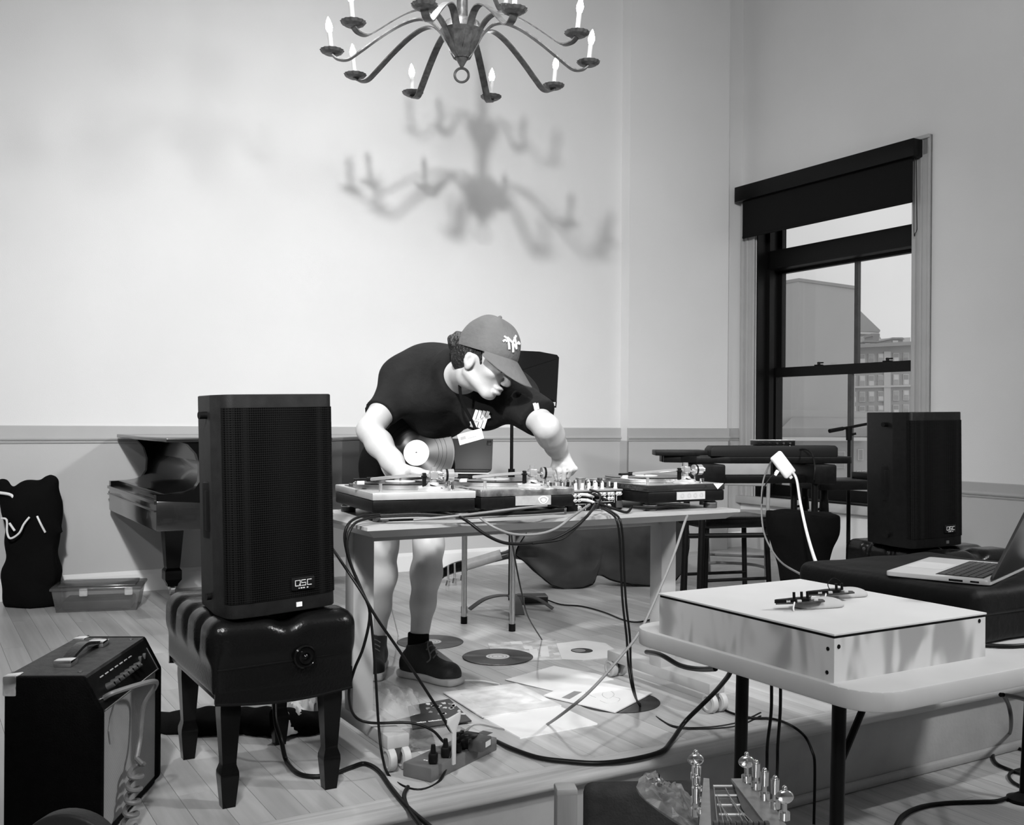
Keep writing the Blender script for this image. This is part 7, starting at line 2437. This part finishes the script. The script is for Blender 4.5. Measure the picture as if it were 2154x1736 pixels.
# padded folding chair back and wooden chair post
YC = 1.95
pc0, pc1 = pt(1228, 1648, YC), pt(1470, 1662, YC)
pc = thing('padded_chair', 'dark padded chair back below the stage edge', 'chair', ((pc0.x + pc1.x) / 2, YC, ZF), math.radians(4))
wz = pc0.z - ZF
hwid = (pc1.x - pc0.x) / 2
mat('chair_fabric', 0.035, 0.9, bump=(220, 0.2), noise=(30, 0.2), spec=0.1)
B().box((-hwid, -0.03, wz - 0.34), (hwid, 0.03, wz), 0.018, seg=3).build('backrest', 'chair_fabric', pc)
B().box((-hwid, -0.42, wz - 0.46), (hwid, -0.02, wz - 0.39), 0.02, seg=3).build('seat', 'chair_fabric', pc)
for x in (-hwid + 0.02, hwid - 0.02):
    B().cyl((x, 0.0, 0.0), (x, 0.0, wz - 0.30), 0.012).build('rear_leg', 'black_metal', pc)
    B().cyl((x, -0.38, 0.0), (x, -0.38, wz - 0.44), 0.012).build('front_leg', 'black_metal', pc)
wp0 = pt(1190, 1655, 1.86)
wc = thing('wooden_post', 'pale wooden post standing beside the padded chair back', 'post', (wp0.x, 1.86, ZF), math.radians(6))
mat('pale_wood', 0.22, 0.5, noise=(8, 0.15), stretch=(6, 6, 0.6))
B().box((-0.019, -0.019, 0.0), (0.019, 0.019, wp0.z - ZF), 0.004).build('shaft', 'pale_wood', wc)
B().box((-0.0195, -0.0195, wp0.z - ZF - 0.012), (0.0195, 0.0195, wp0.z - ZF + 0.002), 0.004).build('end_cap', 'grey_plastic', wc)
B().box((-0.06, -0.05, 0.0), (0.06, 0.05, 0.02), 0.004).build('foot', 'pale_wood', wc)

# slotted steel-string instrument head with tuners, lying on a chair
YT = 1.42
ih = thing('stringed_instrument', 'silver slotted headstock with shiny tuning knobs and strings', 'instrument', tuple(pt(1560, 1760, YT)), 0)


def ip(px, py, dy=0.0):
    return pt(px, py, YT + dy)


def plate(pxs, th, mtl, name, dy=0.0, parent=None):
    q = [ip(x, y, dy + (1700 - y) * 0.0022) for x, y in pxs]
    nv_ = (q[1] - q[0]).cross(q[-1] - q[0]).normalized()
    if nv_.z < 0:
        nv_ = -nv_
    n = len(q)
    vs = q + [p - nv_ * th for p in q]
    return B().add(vs, [tuple(range(n)), tuple(range(2 * n - 1, n - 1, -1))] + [(i, (i + 1) % n, n + (i + 1) % n, n + i) for i in range(n)]).build(name, mtl, parent or ih, world=True)


mat('steel_plate', 0.45, 0.35, 0.8, noise=(50, 0.12))
plate([(1480, 1637), (1492, 1638), (1497, 1760), (1468, 1760)], 0.004, 'steel_plate', 'side_plate')
plate([(1538, 1638), (1560, 1638), (1625, 1735), (1640, 1762), (1632, 1762)], 0.004, 'steel_plate', 'side_plate')
plate([(1540, 1642), (1632, 1764), (1600, 1764), (1560, 1700)], 0.002, 'dark_grey', 'inner_wall', 0.012)
plate([(1492, 1660), (1545, 1660), (1620, 1764), (1496, 1764)], 0.004, 'dark_grey', 'floor_plate', 0.03)
plate([(1562, 1640), (1600, 1668), (1625, 1690), (1650, 1730), (1675, 1764), (1640, 1764)], 0.003, 'steel_plate', 'tuner_plate', 0.006)


def ipd(px, py, dy=0.0):
    return ip(px, py, dy + (1700 - py) * 0.0022)


for px, py, h, kind in ((1463, 1640, 0.030, 1), (1466, 1668, 0.028, 0), (1464, 1692, 0.028, 0), (1464, 1716, 0.028, 0), (1570, 1645, 0.030, 1), (1590, 1660, 0.028, 0), (1608, 1682, 0.03, 0), (1630, 1700, 0.03, 0), (1650, 1724, 0.03, 1)):
    p = ipd(px, py)
    tn = B().cyl(p, p + Vector((0.0, 0.0, 0.010)), 0.0075, n=14).cyl(p + Vector((0, 0, 0.010)), p + Vector((0, 0, h - 0.008)), 0.0035, n=10)
    to = tn.build('tuner', 'chrome', ih, world=True)
    c = p + Vector((0, 0, h))
    if kind:
        B().ball(c, (0.0125, 0.0045, 0.0095), 16, 10).build('knob', 'chrome', to, world=True)
    else:
        B().cyl(c - Vector((0, 0, 0.010)), c + Vector((0, 0, 0.010)), 0.0055, 0.0062, n=14).build('knob', 'chrome', to, world=True)
    B().ball(c + Vector((0, 0, 0.012)), 0.0035).build('knob_tip', 'chrome', to, world=True)
p = ipd(1463, 1632)
B().cyl(p + Vector((0, 0, 0.0)), p + Vector((0, 0, 0.034)), 0.006, 0.0055, n=14).build('capstan', 'chrome', ih, world=True)
for i in range(5):
    a, b_ = ipd(1500 + i * 4, 1655 + i * 20, 0.02), ipd(1540 + i * 16, 1655 + i * 20, 0.02)
    B().cyl(a, b_, 0.0028, n=10).build('string_post', 'brushed_silver', ih, world=True)
for i in range(7):
    a, b_ = ipd(1502 + i * 6, 1658 + (i % 4) * 14, 0.008), ipd(1512 + i * 17, 1760, 0.0)
    B().cyl(a, b_, 0.0006, n=6).build('string', 'brushed_silver', ih, world=True)
nut = B()
for i in range(10):
    a = ipd(1505 + i * 12, 1738, 0.0)
    B().box((-0.003, -0.004, -0.006), (0.003, 0.004, 0.006), 0.001, Matrix.Translation(a)).build('nut_tooth', 'dark_grey', ih, world=True)

# crumpled foil wrapper next to it
r4 = random.Random(11)
q = [pt(1356, 1630, 1.62), pt(1378, 1632, 1.66), pt(1400, 1665, 1.66), pt(1448, 1668, 1.62), pt(1460, 1745, 1.45), pt(1345, 1668, 1.55)]
ring_ = catmull(q, 5, True)
c0 = sum(ring_, Vector()) / len(ring_)
vs, fs = [], []
NR = 7
for k in range(NR):
    f = 1 - k / NR
    for p in ring_:
        s = c0 + (p - c0) * f
        vs.append(s + Vector((r4.uniform(-1, 1), r4.uniform(-1, 1), r4.uniform(-1, 1))) * 0.005 * (1 if k else 0.4) + Vector((0, 0, 0.012 * math.sin(f * PI))))
n = len(ring_)
for k in range(NR - 1):
    for i in range(n):
        j = (i + 1) % n
        fs.append((k * n + i, k * n + j, (k + 1) * n + j, (k + 1) * n + i))
fs.append(tuple((NR - 1) * n + i for i in range(n)))
fo = B().add(vs, fs)
fo.add([p - Vector((0, 0, 0.004)) for p in ring_], [tuple(range(n))])
fo.f += [(i, (i + 1) % n, len(fo.v) - n + (i + 1) % n, len(fo.v) - n + i) for i in range(n)]
fo.thing('foil_wrapper', 'foil', 'crumpled shiny foil wrapper beside the tuning knobs', 'wrapper', None, smooth=15)

# stand foot just inside the picture on the room floor
sf = onz(2151, 1686, ZF)
st2 = thing('floor_stand', 'slim black stand pole on room floor beside the looped cables', 'stand', (sf.x, sf.y, ZF))
B().cyl((0, 0, 0.0), (0.06, 0.0, 1.30), 0.012).build('pole', 'black_metal', st2)
B().lathe([(0.05, 0.0), (0.05, 0.012), (0.03, 0.02), (0.014, 0.03)], 24).build('foot', 'black_metal', st2)
